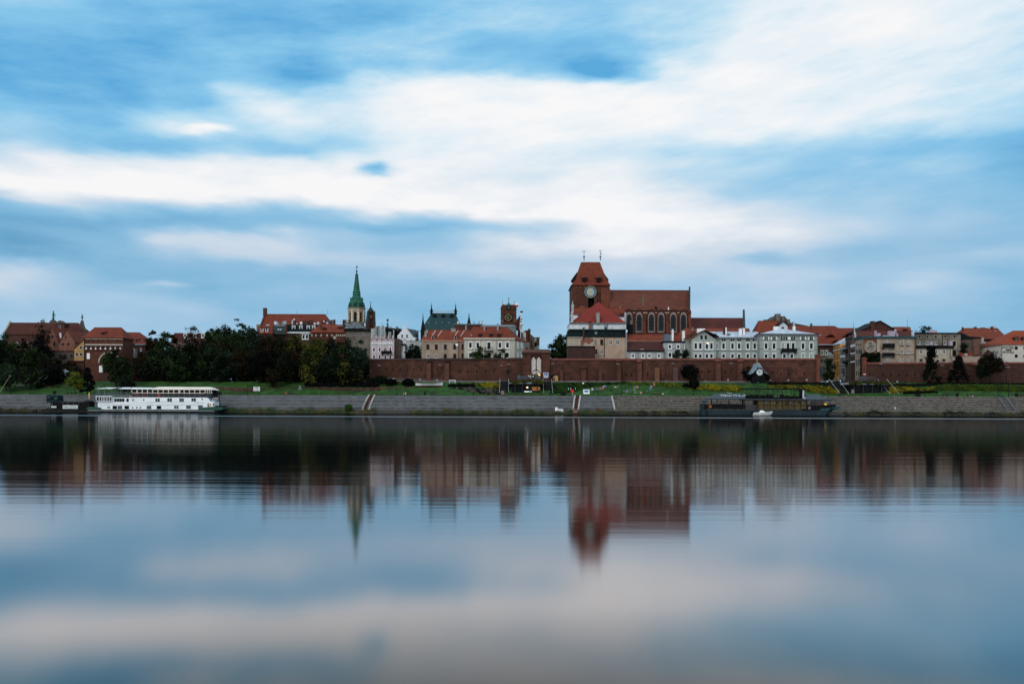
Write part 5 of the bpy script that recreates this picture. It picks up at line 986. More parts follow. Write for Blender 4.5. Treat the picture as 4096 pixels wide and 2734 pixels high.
for x,w,yt in ((1088,34,972),(1396,32,972),(1694,34,880)):
    X = PX(x,DN-1);hw = SZ(w,DN)/2;zt_ = PZ(x,yt,DN);m = MB();m.box(X-hw,X+hw,DN-2.2,DN-.45,12,zt_-6);m.box(X-hw,X+hw,DN-1.4,DN-.45,zt_-5.997,zt_-1.2);bb = m.build('buttress',pm('brick_buttress_red',(.2,.055,.035),(.12,.035,.026),.8,pattern='brick',ps=(.55,.2)),r)
    MB().loft([(X-hw-.1,DN-1.7,zt_-1.197),(X+hw+.1,DN-1.7,zt_-1.197),(X+hw+.1,DN-.45,zt_-1.197),(X-hw-.1,DN-.45,zt_-1.197)],[(X-hw-.1,DN-.6,zt_+.4),(X+hw+.1,DN-.6,zt_+.4),(X+hw+.1,DN-.45,zt_+.4),(X-hw-.1,DN-.45,zt_+.4)]).build('buttress_cap',tile_b,bb)
MB().loft([(PX(945,DN-4),DN-5,PZ(1200,1200,DN-5)),(PX(1560,DN-4),DN-5,PZ(1200,1200,DN-5)),(PX(1560,DN-4),DN-.01,PZ(1200,1200,DN-5)),(PX(945,DN-4),DN-.01,PZ(1200,1200,DN-5))],[(PX(945,DN-4),DN-.8,PZ(1200,1172,DN-1)),(PX(1560,DN-4),DN-.8,PZ(1200,1172,DN-1)),(PX(1560,DN-4),DN-.01,PZ(1200,1172,DN-1)),(PX(945,DN-4),DN-.01,PZ(1200,1172,DN-1))]).build('lean_to_roof',tile_b,r)
# merchant house with pyramid roof and baroque gable
h = House('white_merchant_house','white house under a broad pyramid-shaped red roof in front of the clock tower',366,18,100,850,1040,wplast,'house',12)
h.ridge(756,478,482,pm('tile_deep_red',(.24,.03,.02),(.19,.025,.018),.5,pattern='brick',ps=(.4,.42)),over=.1,split=.9)
h.box('cornice',98,855,1036,1050,pm('cornice_bluegrey',(.10,.16,.19)),-.5,-.003)
for x0,x1 in ((355,412),(558,608)): h.box('grey_recess',x0,x1,1052,1125,pm('recess_blue',(.16,.23,.27)),-.08,-.003)
h.box('downpipe',576,583,1040,1120,zinc,-.35,-.15);h.box('brick_stack',353,378,1022,1122,brick4,-.6,-.2);h.box('stack_cap',350,388,1018,1030,black,-.8,-.61)
h.chimney(477,905,1030,38,pm('chimney_silver',(.26,.28,.27),(.18,.2,.2),.8),d=-.2,dep=7);h.box('corner_pier',832,850,895,1030,wpl2,2.5,4);h.box('vent_hood',808,835,1078,1122,zinc,-1,-.6)
h = House('white_rear_wing','white rear wings with red roof flanking the pyramid roof',376,8,136,836,930,wplast,'house',12)
h.ridge(838,150,830,tile_r,over=.1);h.box('glazing',204,250,920,960,glass2,-.1,-.003);h.box('glazing',712,758,928,965,glass2,-.1,-.003);h.box('red_lean_to',762,824,908,954,tile_b,-.4,-.003)
D = 365;m = MB();pr = [(140,1035),(104,1035),(102,1015),(112,1005),(108,960),(96,955),(104,940),(112,915),(108,890),(118,880),(116,800),(126,792),(130,745),(136,745),(138,790),(150,800),(146,880),(138,900),(142,950)]
tag(m.prism([(PX(x,D),PZ(x,y,D)) for x,y in pr],D,D+1).build('baroque_gable',pm('gable_grey_white',(.38,.46,.5),(.2,.27,.3),.9)),'ornate pale scrolled gable edge standing left of the pyramid roof','gable')
# beige house on the wall
h = House('beige_block','beige plaster block with peeling brick patch and slate mansard roof',350,12,66,862,1230,beige2,'house',12)
h.mansard(1128,slate,1.6);h.box('mansard_lip',95,845,1120,1132,teal,.8,1.4,None);h.box('right_rendering',432,860,1232,1502,pm('beige_warm',(.36,.28,.21),(.27,.21,.165),.5,streak=2,stain=.2),-.0019,.05)
m = MB();
for kk,(px_,py_,rx,ry) in enumerate(((345,1275,60,42),(265,1300,28,44),(300,1265,40,30),(380,1265,34,28))):
    X,Z = PX(px_,350,py_),PZ(px_,py_,350);n = 14;m.prism([(X+SZ(rx,350)*(1+.22*math.sin(3*q+px_))*math.cos(q),Z+SZ(ry,350)*(1+.18*math.cos(4*q+px_))*math.sin(q)) for q in np.linspace(0,2*math.pi,n+1)[:-1]],350-.012-.005*kk,349.999)
m.build('exposed_brick',pm('brick_exposed',(.26,.11,.08),(.2,.085,.065),1.2,pattern='brick',ps=(.5,.2)),h.root)
h.win([(441,1290)],24,68,'plain_',pane=glass2);h.win([(523,1292)],38,68,'dark');h.win([(640,1292),(735,1292)],38,68,'white',pane=glass);h.win([(521,1417)],36,60,'white');h.win([(450,1413)],20,50,'dark')
for x in (443,540,645,740): X = PX(x,351.2);Z = PZ(x,1188,351.2);hw = SZ(16,351);MB().box(X-hw,X+hw,350.45,352,Z-1.1,Z+1.0).build('mansard_window',pm('mansard_dark',(.01,.02,.024)) if x>460 else gzinc,h.root)
h.box('downpipe',555,562,1236,1500,iron,-.25,-.08);h.chimney(283,1102,1232,22,CHM,d=-.1,dep=.8);h.chimney(575,1100,1125,16,iron,d=3);h.chimney(300,1092,1122,14,zinc,d=4);h.chimney(665,1092,1122,14,zinc,d=4)
h.box('party_wall',845,862,1125,1502,pm('party_grey',(.26,.27,.3),None,.6),-.3,.8);h.box('eaves_white',66,270,1224,1234,stone,-.4,-.26);h.box('white_gable_scrap',848,866,1130,1160,white,-.6,-.31)
h = House('brick_annex','low windowless dark brick annex against the beige block',344,5.9,76,436,1362,pm('annex_brick',(.06,.028,.025),(.035,.02,.018),.8,pattern='brick',ps=(.5,.2)),'house',12);h.flat(black,.5,.15)
T('T6');h = House('dark_glass_box','black metal-clad box between pyramid roof and cathedral windows',372,6,852,940,1062,slate,'shed',12);h.flat(slate,.2,.05);h.chimney(915,1010,1062,18,gzinc,d=1);h.box('red_shutter',868,905,1035,1060,tile_b,.5,1)
# low roofs under the church
h = House('low_red_house','long low house with two-tone red roof below the cathedral',350,12,862,1350,1412,wpl2,'house',12)
h.ridge(1290,870,1348,tile_b,over=.4);h.box('eaves',862,1350,1402,1418,black,-.6,-.003);h.win([(938,1478),(1075,1478),(1160,1478),(1287,1478)],36,44,'surround_');h.box('downpipe',1008,1014,1420,1500,gzinc,-.2,-.05)
h.box('roof_vent',1040,1088,1385,1400,zinc,.6,1.6)
h = House('upper_red_roof','brighter red ridge roof behind the low house below the cathedral',366,10,862,1352,1288,brick4,'house',12);h.ridge(1196,880,1350,tile_o,over=.2);h.box('snow_guard',866,1350,1280,1290,stone,-.5,-.3)
h = House('grey_white_house','grey-white house with black eaves and tall white chimneys',351,11,1352,1662,1300,wpl2,'house',12);h.flat(black,.6,.4)
h.win([(1432,1356),(1543,1356),(1650,1356)],36,46,'surround');h.win([(1432,1466)],40,60,'surround');h.box('string_course',1352,1660,1378,1383,gzinc,-.12,-.003)
h.chimney(1397,1188,1290,86,pm('stack_slate',(.10,.14,.18),(.07,.1,.13),.6),d=2,dep=3,cap=False);h.chimney(1450,1195,1290,24,wpl2,d=2.4,cap=False);h.chimney(1473,1127,1290,20,white,d=1.5);h.chimney(1617,1147,1290,32,white,d=1.5)
h = House('red_middle_house','red-roofed house between the white chimneys',366,8,1478,1665,1290,brick4,'house',12);h.ridge(1198,1478,1660,tile_r,over=.1)
h = House('orange_hip_house','bright orange hipped roof rising in front of the last church window',374,12,1552,1802,1195,brick4,'house',12);h.ridge(1114,1628,1800,tile_o,over=.2);h.chimney(1736,1098,1142,26,gzinc,d=4)
# second church body right of the cathedral
T('T7');h = House('chancel','long dark red chancel roof behind the grey villa, right of the cathedral',412,18,925,1680,262,brick3,'church',12);h.ridge(114,940,1678,pm('tile_old_red',(.115,.026,.02),(.07,.02,.016),.25,pattern='brick',ps=(.5,.5),stain=.5),over=.2)
D = 412;m = MB();P0 = [(PX(1678,D),D-.5,h.Ze-2),(PX(1714,D),D-.5,h.Ze-2),(PX(1714,D),D+.6,h.Ze-2),(PX(1678,D),D+.6,h.Ze-2)];E = h.Dr;P1 = [(PX(1680,E),E-.5,h.zr+4.3),(PX(1700,E),E-.5,h.zr+4.3),(PX(1700,E),E+.6,h.zr+4.3),(PX(1680,E),E+.6,h.zr+4.3)]
m.loft(P0,P1);m.build('end_gable',MATS['gable_teal'],h.root)
# grey villa
h = House('villa_gable_wing','grey-green villa wing with broad low gable and paired white windows',347,12,948,1300,420,greyg,'villa',12)
D = 347;zr = PZ(1125,300,D);MB().prism([(h.X0,h.Ze),(h.X1,h.Ze),(PX(1125,D),zr)],D,D+.5).build('gable',greyg,h.root)
m = MB();
for xe,ye in ((868,404),(1332,382)):
    A = [(PX(xe,D),PZ(xe,ye,D)),(PX(1125,D),zr+.15),(PX(1125,D),zr+.5),(PX(xe,D),PZ(xe,ye,D)+.3)];m.prism(A,D-1.1,D+12.3)
m.build('roof',iron,h.root);MB().box(PX(885,D),h.X0-.003,D+1.5,D+12,12,PZ(916,415,D)).build('side_wall',pm('villa_side',(.24,.27,.25),(.18,.2,.19),.5),h.root)
h.win([(1008,512),(1073,512),(1166,512),(1231,512)],42,88,'surround');h.win([(1008,655),(1073,655),(1166,655),(1231,655)],42,56,'surround');h.win([(1090,385),(1150,385)],38,66,'arch');h.box('string_course',950,1298,570,577,gzinc,-.15,-.003)
X = PX(1178,346.6);MB().box(X-.35,X+.35,346.82,346.9,PZ(1178,478,347),PZ(1178,468,347)).build('lit_lamp',pm('lamp_warm',(1,.8,.5),emit=2.5),h.root)
h = House('villa_long_wing','long grey-green villa wing with pale metal roof and evenly spaced windows',349,12,1302,1895,400,greyg,'villa',12)
h.ridge(312,1180,1895,zinc,over=.5);h.box('eaves',1300,1895,384,400,gzinc,-.7,-.003)
h.win([(1404,512),(1531,512),(1626,512),(1749,512),(1848,512)],42,84,'surround');h.win([(1312,512)],18,84,'surround');h.win([(1404,655),(1531,655),(1626,655),(1749,655),(1848,655)],42,56,'surround')
for x in (1390,1420,1518,1548,1612,1642,1737,1765,1832): h.win([(x,418)],18,28,'dark')
h.box('string_course',1302,1895,578,584,gzinc,-.15,-.003)
for x,y0,y1,w,mt in ((1088,262,330,112,white),(1437,246,320,26,white),(1418,246,320,26,CHM),(1655,262,330,50,white),(1690,256,330,40,white)): h.chimney(x,y0,y1,w,mt,d=3 if x>1200 else-1,cap=False)
for x in (1285,1480): h.box('roof_light',x-22,x+22,332,348,gzinc,2,3.2)
h = House('orange_row_house','long orange roof strip behind the villa chimneys',368,10,1000,1775,305,brick4,'house',12);h.ridge(263,1010,1770,tile_o,over=.2)
T('T8');h = House('villa_corner_block','grey-green villa corner block with shallow metal roof and wide dark balcony',347,13,116,968,350,greyg,'villa',12)
h.ridge(272,400,520,zinc,over=.9,depth=8);h.box('eaves',92,990,336,352,iron,-.9,-.003)
h.win([(228,512),(342,512)],46,84,'surround');h.win([(755,512),(873,512)],46,84,'surround');h.win([(540,512),(614,512)],46,90,'surround');h.win([(468,512)],46,84,'blind');h.win([(228,655),(342,655)],46,58,'surround');h.win([(489,655),(594,655)],44,58,'surround');h.win([(755,655),(873,655)],46,58,'blind')
for x in (215,246,327,357,451,486,522,597,629,739,770,858,888): h.win([(x,400)],17,34,'dark')
for x in (230,342,756,873):
    h.box('attic_panel',x-42,x-24,378,420,white,-.1,-.003);h.box('attic_panel',x+24,x+42,378,420,white,-.1,-.003)
h.box('attic_panel',540,578,378,420,white,-.1,-.003);h.box('string_course',116,968,550,556,gzinc,-.15,-.003);h.box('string_course',116,968,425,430,gzinc,-.12,-.003);balcony(h,545,572,225,54,solid=True)
for x in (128,964): h.box('downpipe',x-4,x+4,360,680,gzinc,-.25,-.1)
T('T7');h = House('villa_link','short set-back bay joining the long wing to the corner block',350.5,10,1880,1902,395,greyg,'villa',12);h.flat(gzinc,.3,.1)
T('T8')
h = House('bright_orange_house','bright orange roof with chimneys at the end of the villa roofs',366,10,108,428,306,brick4,'house',12);h.ridge(156,116,424,tile_o,over=.1)
h = House('dark_gable_house','dark jagged gable with tall stained chimney stacks',374,12,270,590,250,black,'house',12)
D = 374;MB().prism([(PX(x,D),PZ(x,y,D)) for x,y in ((272,252),(272,155),(380,70),(500,100),(575,175),(820,222),(820,250))],D,D+10).build('gable',stone_d,h.root)
h.chimney(407,56,200,60,pm('stack_stained',(.15,.14,.13),(.06,.06,.06),.5,streak=3),d=-1,dep=3,cap=True);h.chimney(478,90,200,44,MATS['stack_stained'],d=-.6,dep=3);h.chimney(551,136,200,38,MATS['stack_stained'],d=-.4,dep=3);h.chimney(238,140,200,70,stone_d,d=1);h.chimney(627,168,250,20,zinc,d=-.4)
h = House('attic_pavilion','small pale attic pavilion with pointed dark roof between orange roofs',364,6,412,535,220,wplast,'house',12);h.gable(472,166,black,over=.8);h.win([(468,256)],38,36,'dark',pane=glass2);h.chimney(376,232,300,70,white,d=-4,cap=False);h.chimney(633,232,300,30,white,d=-4)
h = House('orange_side_house','orange roof with one skylight beside the big red granary roof',368,10,535,886,318,brick4,'house',12);h.ridge(231,545,878,tile_o,over=.1);h.box('skylight',660,698,262,292,glass2,2.0,2.6);h.chimney(880,195,318,20,stone_d,d=2)
h = House('granary_roof','great red granary roof with three eyebrow windows',384,22,880,1760,488,brick3,'granary',12);h.ridge(228,890,1212,tile_r,over=.5)
T('T8');D2 = h.D + 11;MB().add([(PX(1150,D2),D2+.4,PZ(1150,228,D2)),(PX(1212,D2),D2+.4,PZ(1212,228,D2)),(PX(1240,D2),D2+.4,PZ(1240,252,D2)),(PX(1700,D2),D2+.4,PZ(1700,252,D2)),(PX(1800,h.D),h.D-.4,h.Ze),(PX(1150,h.D),h.D-.45,h.Ze+.02)],[(0,5,4,3,2,1)]).build('roof',tile_r,h.root)
h.box('gutter',975,1200,486,496,zinc,-1,-.6)
for x,y in ((1142,376),(1382,374),(1218,460)):
    ff = (488-y) / (488-228.0);Dd = 384 + 11*ff - .9;X,Z = PX(x,Dd),PZ(x,y,Dd);hw = SZ(58,Dd);hh = SZ(28,Dd);b = MB().prism([(X-hw,Z)]+[(X-hw+2*hw*k/12,Z+hh*math.sin(math.pi*k/12)**2) for k in range(1,12)]+[(X+hw,Z)],Dd-.3,Dd+3).build('eyebrow_dormer',dark,h.root)
    MB().prism([(X-hw*1.25,Z-.1)]+[(X-hw*1.25+2.5*hw*k/12,Z-.1+(hh+.6)*math.sin(math.pi*k/12)**2) for k in range(0,13)]+[(X-hw*1.25+2.5*hw*k/12,Z-.1+(hh+.02)*math.sin(math.pi*k/12)**2) for k in range(12,0,-1)],Dd-.5,Dd+3.5).build('brow',tile_r,b)
X = PX(1124,395);MB().tube((X,395,PZ(1124,228,395)),(X,395,PZ(1124,150,395)),.07,n=4).build('antenna',iron,h.root)
# street opening
T('S4');h = House('stone_side_building','low pale stone building with two roof stubs on the left of the street',352,14,160,440,640,pm('stone_building',(.17,.16,.13),(.08,.075,.065),.5,stain=.5),'house',12)
h.mansard(560,gzinc,2);
for x in (200,290): h.box('roof_stub',x-34,x+36,520,640,stone,-.5,-.003);h.box('stub_cap',x-38,x+40,512,520,zinc,-.7,-.003);h.box('stub_window',x-12,x+10,548,600,glass,-.6,-.501)
h.box('blue_doors',166,250,860,1030,pm('door_blue',(.06,.1,.12),None,.8),-.3,-.1)
for x,a in ((190,720),(240,720)): h.box('window',x,x+24,a,a+60,glass,-.1,-.003)
XL = 141.6
def lane(label,xf,xn,ye,mat,roof,feats,width=9,cornice=None):
    """house whose long front looks onto the lane: xf far end, xn near end, in tile pixels"""
    dep = lambda x: XL * F / (gx(x)-CX-.67)
    D0,D1 = dep(xn),dep(xf);ze = PZ(xn,ye,D0);r = thing('street_house',label,'house',(XL+width/2,(D0+D1)/2,12),'houses lining the lane behind the wall')
    MB().box(XL,XL+width,D0+.02,D1,12,ze).build('wall',mat,r);MB().box(XL-.3,XL+width,D0+.02,D1-.02,ze+.003,ze+.5).build('cornice',cornice or zinc,r)
    m = MB();m.loft([(XL-.25,D0+.05,ze+.503),(XL+width,D0+.05,ze+.503),(XL+width,D1-.05,ze+.503),(XL-.25,D1-.05,ze+.503)],[(XL+width*.5,D0+.05,ze+3.2),(XL+width*.55,D0+.05,ze+3.2),(XL+width*.55,D1-.05,ze+3.2),(XL+width*.5,D1-.05,ze+3.2)]);m.build('roof',roof,r)
    for nm,x0,x1,y0,y1,mt,pr in feats:
        a,b = dep(x1),dep(x0);c_ = (a+b)/2;MB().box(XL-pr,XL-.003,a,b,PZ((x0+x1)/2,y1,c_),PZ((x0+x1)/2,y0,c_)).build(nm,mt,r)
    return r,D0,D1,ze
def wr_(xs,y0,y1,w=12,mt=glass): return [('window',x-w/2,x+w/2,y0,y1,mt,.05) for x in xs]
so_ = pm('shutter_ochre',(.12,.06,.02))
lane('tall ochre yellow house with rows of narrow windows on the lane',438,574,400,yellow,zinc,wr_((458,490,520,552),452,502,12,so_)+wr_((460,490,522,556),590,720,13,so_)+wr_((460,490,522,556),755,850,15,so_)+wr_((464,494,528,558),890,1040,14,so_)+[('band',438,574,520,536,wplast,.3),('band',438,574,856,862,so_,.15)])
lane('grey-white house with three tall window bays, right of the ochre one on the lane',576,686,490,pm('street_grey_white',(.26,.28,.30),(.2,.22,.24),.5),tile_b,wr_((600,630,662),535,622,16)+wr_((600,630,660),702,800,14)+wr_((600,628),900,1010,14)+[('arch_shade',645,676,900,1060,glass,.06),('white_apron',590,684,626,672,wplast,.2),('band',577,686,832,845,stone,.2)])  # the arch is a flat dark glass panel
lane('tall dark brown house with two iron balconies on the lane',688,806,280,pm('street_brown',(.085,.075,.065),(.05,.045,.04),.5,stain=.5),slate,wr_((706,738,776),350,480,16)+wr_((790,760),600,760,14)+wr_((786,),800,870,16)+[('pilaster',722,728,330,1060,stone_d,.3),('pilaster',756,762,330,1060,stone_d,.3),('balcony',690,748,500,560,iron,1.1),('balcony',690,748,745,800,iron,1.1)],cornice=teal)
g1 = lane('narrow brick house with white bands and a stepped gable on the lane',808,896,420,brick3,brick3,wr_((835,858,880),340,415,10,so_)+wr_((835,858,880),505,570,12)+wr_((835,858,880),655,745,12)+[('white_band',808,896,420,452,wplast,.35),('white_band',808,896,577,600,wplast,.35),('white_band',808,896,752,780,wplast,.35)]+[('white_dot',x-4,x+4,y-6,y+6,wplast,.1) for y in (480,632) for x in (825,848,870)])
dep_ = lambda x: XL * F / (gx(x)-CX-.67)
m = MB();P_ = [(x,y) for x,y in ((808,420),(815,330),(832,320),(838,240),(855,190),(872,240),(885,320),(896,330),(896,420))];A_ = [Vector((XL-.02,dep_(x),PZ(x,y,dep_(x)))) for x,y in P_];m.loft(A_,[p+Vector((.8,0,0)) for p in A_]);m.build('gable',pm('gable_brick_white',(.2,.14,.13),(.1,.05,.05),1),g1[0])
T('S4');D = 351;m = MB();pr = [(862,190),(868,60),(884,60),(886,130),(900,145),(912,200),(912,300),(888,300),(880,200)]
g = tag(m.prism([(PX(x,D),PZ(x,y,D)) for x,y in pr],D,D+.8).build('white_stepped_gable',wpl2),'slim pale blue stepped gable with needle against the granary roof','gable')
X = PX(856,D);MB().tube((X,D+.2,PZ(856,190,D)),(X,D+.2,PZ(856,-60,D)),.12,.05,5).build('needle',iron,g)
T('T8')
h = House('medallion_house','beige corner house with a large round medallion on a brown panel',344,8,1612,1782+578,402,beige,'house',12)
h.flat(pm('gutter_teal',(.02,.07,.085),(.012,.045,.055)),.8,.6)
dp8 = lambda x: h.X0 * F / (gx(x)-CX-.67)
for ya,yb,xs_ in ((475,505,(1520,1548,1572)),(560,620,(1520,1540,1558,1576,1592)),(700,790,(1520,1548,1572)),(870,930,(1520,1548,1572))):
    for x in xs_: d0_,d1_ = dp8(x+5),dp8(x-5);MB().box(h.X0-.06,h.X0-.003,d0_,d1_,PZ(x,yb,d0_),PZ(x,ya,d0_)).build('window',glass,h.root)
for y in (628,690): MB().box(h.X0-.2,h.X0-.003,344.1,351.9,PZ(1600,y+6,344),PZ(1600,y,344)).build('storey_band',stone,h.root)
h.box('brown_panel',1617,1808,398,628,pm('panel_brown',(.13,.055,.028),(.10,.044,.024),.6),-.06,-.003)
X,Z = PX(1712,344),PZ(1712,520,344);md = MB().disc(X,343.8,343.935,Z,SZ(87,344),36).build('medallion',pm('medallion_grey',(.30,.29,.26),(.13,.125,.115),.9,bump=.4),h.root)
m = MB()
for k in range(9): q = R(200+k*17.5);m.tube((X,343.75,Z+.6),(X+2.1*math.cos(q),343.75,Z+.2+1.9*math.sin(q)),.035,.06,4)
m.disc(X,343.7,343.79,Z+1.35,.6,14);m.build('relief',pm('relief_dark',(.12,.115,.105),(.08,.075,.07)),md)
h.box('pilaster',1812,1850,398,628,stone,-.08,-.003);h.box('storey_band',1812,2358,626,634,stone_d,-.15,-.003)
T('T9')
h.win([(385,460),(477,460)],40,60,'white');h.win([(385,586),(477,586)],40,62,'white');h.win([(385,712),(477,712)],40,36,'white');h.win([(177,470),(177,590),(177,712)],40,80,'white',pane=glass2)
balcony(h,180,506,175,62,solid=True);balcony(h,180,632,175,50,solid=True)
for x in (385,477): h.box('flower_box',x-26,x+26,492,502,iron,-.5,-.2)
h.box('downpipe',570,576,402,720,iron,-.3,-.08)
h = House('red_back_roof','low weathered red roof above the medallion house',352,9,-270,560,372,brick3,'house',12);h.ridge(298,-250,550,MATS['tile_old_red'],over=.1)
for x,y0,w,mt in ((54,328,52,pm('chimney_lilac',(.34,.30,.38),(.28,.25,.32),.7)),(246,296,100,MATS['chimney_lilac']),(310,330,40,MATS['chimney_lilac']),(16,290,16,MATS['chimney_lilac']),(548,290,22,zinc),(298,272,12,zinc)): h.chimney(x,y0,378,w,mt,d=-3,cap=False)
MB().disc(PX(536,347),346.8,347,PZ(536,336,347),SZ(20,347),18).build('satellite_dish',zinc,h.root);h.box('skylight',118,196,360,372,zinc,-2.5,-1.5)
h = House('dark_gable_barn','dark broad gable with brick chimney rising behind the red roof',372,16,-190,300,298,brick3,'house',12);h.gable(70,160,black,over=.6);h.chimney(-22,160,300,36,brick2,d=-1,dep=2.5);h.chimney(-50,168,300,14,CHM,d=-1)
h = House('orange_far_house','small orange roof just right of the dark gable',384,10,225,520,300,brick4,'house',12);h.ridge(243,250,500,tile_o,over=.1)
X = PX(458,392);tag(MB().tube((X,392,20),(X,392,PZ(458,130,392)),.13,.06,5).build('radio_mast',iron),'thin mast standing above the roofs beside the bare tree','mast')
h = House('grey_tenement','grey three-storey tenement with rows of small square windows',352,10,575,1222,338,greyb,'house',12);h.flat(black,.5,.3);h.chimney(832,285,330,110,MATS['chimney_lilac'],d=1,cap=False)
h.win([(630,378),(745,378),(865,378),(998,375),(1130,375)],30,40,'plain',pane=dark);h.win([(630,467),(743,467),(863,467),(998,467)],40,48,'white');h.box('downpipe',962,968,345,720,iron,-.3,-.1)
h.box('pale_surround',1098,1168,428,545,stone,-.15,-.003);window(h.root,1130,478,46,78,351.84,'plain',dark);window(h.root,1130,612,52,92,351.99,'plain',dark);h.chimney(808,446,505,36,MATS['chimney_lilac'],d=-8,cap=False);h.chimney(1084,436,500,42,MATS['chimney_lilac'],d=-2,cap=False)
h = House('cream_front_building','low cream building with black flat roof behind the conifer',346,5.9,580,1100,545,beige2,'house',12);h.flat(black,1.1,.5);h.win([(655,588),(750,588),(865,588),(979,588)],44,60,'white');h.win([(655,712),(979,712)],48,36,'plain',pane=dark);h.box('stain',1068,1078,560,690,stone_d,-.02,-.002)
h = House('cream_yard_wall','low cream yard wall above the dark brick town wall',345,2,1102,1535,662,pm('yard_cream',(.34,.28,.24),(.26,.21,.18),.6),'wall',12);h.flat(stone,.15,.1)
h = House('small_orange_shed','small shed with orange lean-to roof on the yard wall',349,6,1222,1388,655,beige,'shed',12);h.ridge(596,1222,1370,tile_o,over=.2);h.chimney(1300,618,655,40,MATS['chimney_lilac'],d=.2,cap=False)
h = House('ruined_brick_house','half ruined brick house with slanting dark roof and vines',356,10,1224,1505,420,pm('ruin_brick',(.13,.09,.075),(.055,.04,.035),.5,stain=.6),'house',12,ye1=400)
D = 356;MB().prism([(PX(x,D),PZ(x,y,D)) for x,y in ((1224,420),(1224,330),(1250,330),(1340,375),(1495,385),(1510,402))],D-.3,D+10).build('roof',slate,h.root);h.win([(1262,500)],46,70,'dark');h.win([(1240,375)],30,50,'dark');h.box('red_pier',1405,1490,410,640,pm('pier_red',(.16,.07,.055),(.08,.05,.045),.6),-.6,-.003);h.box('dark_gap',1355,1403,440,600,stone_d,-.1,-.003)
h = House('long_orange_house','wide house with long bright orange hipped roof near the hotel',376,16,1240,1880,408,pm('wall_ochre_grey',(.16,.12,.085),(.11,.085,.06),.5),'house',12);h.ridge(260,1262,1752,tile_o,over=.4)
h.box('roof_edge',1244,1262,240,300,brick3,-.2,.4);h.chimney(1438,242,270,26,CHM,d=8);h.chimney(1548,246,270,50,brick4,d=8,cap=False);h.chimney(1678,238,275,26,brick2,d=7)
for x,y in ((1622,252),(1708,238)): MB().disc(PX(x,384),383.8,384,PZ(x,y,384),SZ(15,384),16).build('satellite_dish',zinc,h.root)
for x,y in ((1455,304),(1588,304),(1718,302)): h.box('skylight',x-12,x+12,y-8,y+8,zinc if x>1700 else gzinc,5.6,6.4)
h = House('brown_lower_house','brownish lower house with dark eaves left of the hotel',364,8,1505,1840,440,pm('brown_ochre',(.15,.105,.06),(.1,.07,.045),.5),'house',12);h.flat(black,.8,.3);h.win([(1616,528)],46,50,'brown_plain');h.chimney(1537,392,440,32,stone,d=-1);h.win([(1550,482),(1708,475)],24,30,'surround');h.box('white_vent',1562,1600,556,606,zinc,-2,-1.5)
h = House('peaked_red_shed','small peaked red-brown roof between tree and hotel',352,6,1560,1780,720,brick3,'shed',12);h.ridge(566,1600,1752,tile_b,over=.2)
h = House('hotel','white hotel with orange hipped roof, arched windows and dark lettering',346,16,1806,2400,486,pm('hotel_white',(.47,.47,.45),(.4,.4,.385),.5),'hotel',12,skew=-0.5)
h.ridge(297,1958,2260,pm('tile_hotel',(.30,.06,.022),(.23,.045,.02),.5,pattern='brick',ps=(.4,.42)),over=.5)
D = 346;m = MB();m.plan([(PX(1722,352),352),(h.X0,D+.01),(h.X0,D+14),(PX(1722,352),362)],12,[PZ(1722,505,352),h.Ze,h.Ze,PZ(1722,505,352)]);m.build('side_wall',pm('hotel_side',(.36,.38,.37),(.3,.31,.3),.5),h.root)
m = MB();m.loft([(PX(1714,351),351,PZ(1714,503,351)),(h.X0-.1,D-.6,h.Ze-.15),(h.X0-.1,D-.6,h.Ze+.2),(PX(1714,351),351,PZ(1714,497,351))],[(PX(1714,351),362,PZ(1714,503,351)),(h.X0-.1,D+15,h.Ze-.15),(h.X0-.1,D+15,h.Ze+1),(PX(1714,351),362,PZ(1714,497,351))]);m.build('side_eaves',stone_d,h.root)
h.win([(2012,537),(2012,652)],36,42,'archdark',pane=dark);
for y in (537,652): window(h.root,2136,y,36,42,D-.01,'archdark',dark)
lm = pm('letter_black',(.006,.01,.014));textmesh('lettering','HOTEL',1903,531,34,D-.08,lm,h.root,w=160,thick=.1);textmesh('lettering','SPICHRZ',1902,598,28,D-.08,lm,h.root,w=164,thick=.1)
for x in (1877,1903,1930):
    X,Z = PX(x,D),PZ(x,566,D);MB().prism([(X+(.55 if k % 2 == 0 else .23)*math.sin(math.pi*k/5),Z+(.55 if k % 2 == 0 else .23)*math.cos(math.pi*k/5)) for k in range(10)],D-.12,D-.02).build('star',lm,h.root)
for x in (2015,2130): h.dormer(x,418,56,48,iron,tile_o,1.6,'gable',pane=glass2)
h.box('downpipe',1806,1813,488,725,gzinc,-.3,-.1)
# ------------------------------------------------------------------ trees and planting
RT = 'trees of the riverside park'
def tr(x,y,w,D,kind,label,**k): return tree(label,x,y,w,D,kind,**k)
T('T1')
tr(95,305,340,352,'green','tall dark green tree at the left edge of the town',zbase=11)
tr(-60,420,300,345,'dark','dark tree cut by the left edge of the picture',zbase=9)
tr(370,415,300,356,'brown','brownish tree in front of the arched windows of the long hall',form='sparse',dens=1.3,zbase=12)
tr(610,92,250,372,'brown','thin-crowned tall tree beside the bronze statue',form='sparse',dens=.45,zbase=13,leaf=.32)
tr(560,330,300,362,'black','blackish tree overlapping the left end of the twin granaries',form='round',dens=.8,zbase=12)
tr(480,505,380,348,'green','broad green tree below the long hall',zbase=11)
tr(230,560,300,346,'dark','rounded dark tree between two broad green trees at far left',zbase=10)
tr(90,770,330,332,'teal','low bluish green tree near the concrete steps',zbase=8.5,kind2='green',trunk=.05)
tr(440,815,330,334,'green','low rounded tree above the pale stepped path',zbase=9,kind2='dark',trunk=.08)
tr(640,690,240,345,'brown','low brown tree in front of the granary walls',zbase=10,dens=.8)
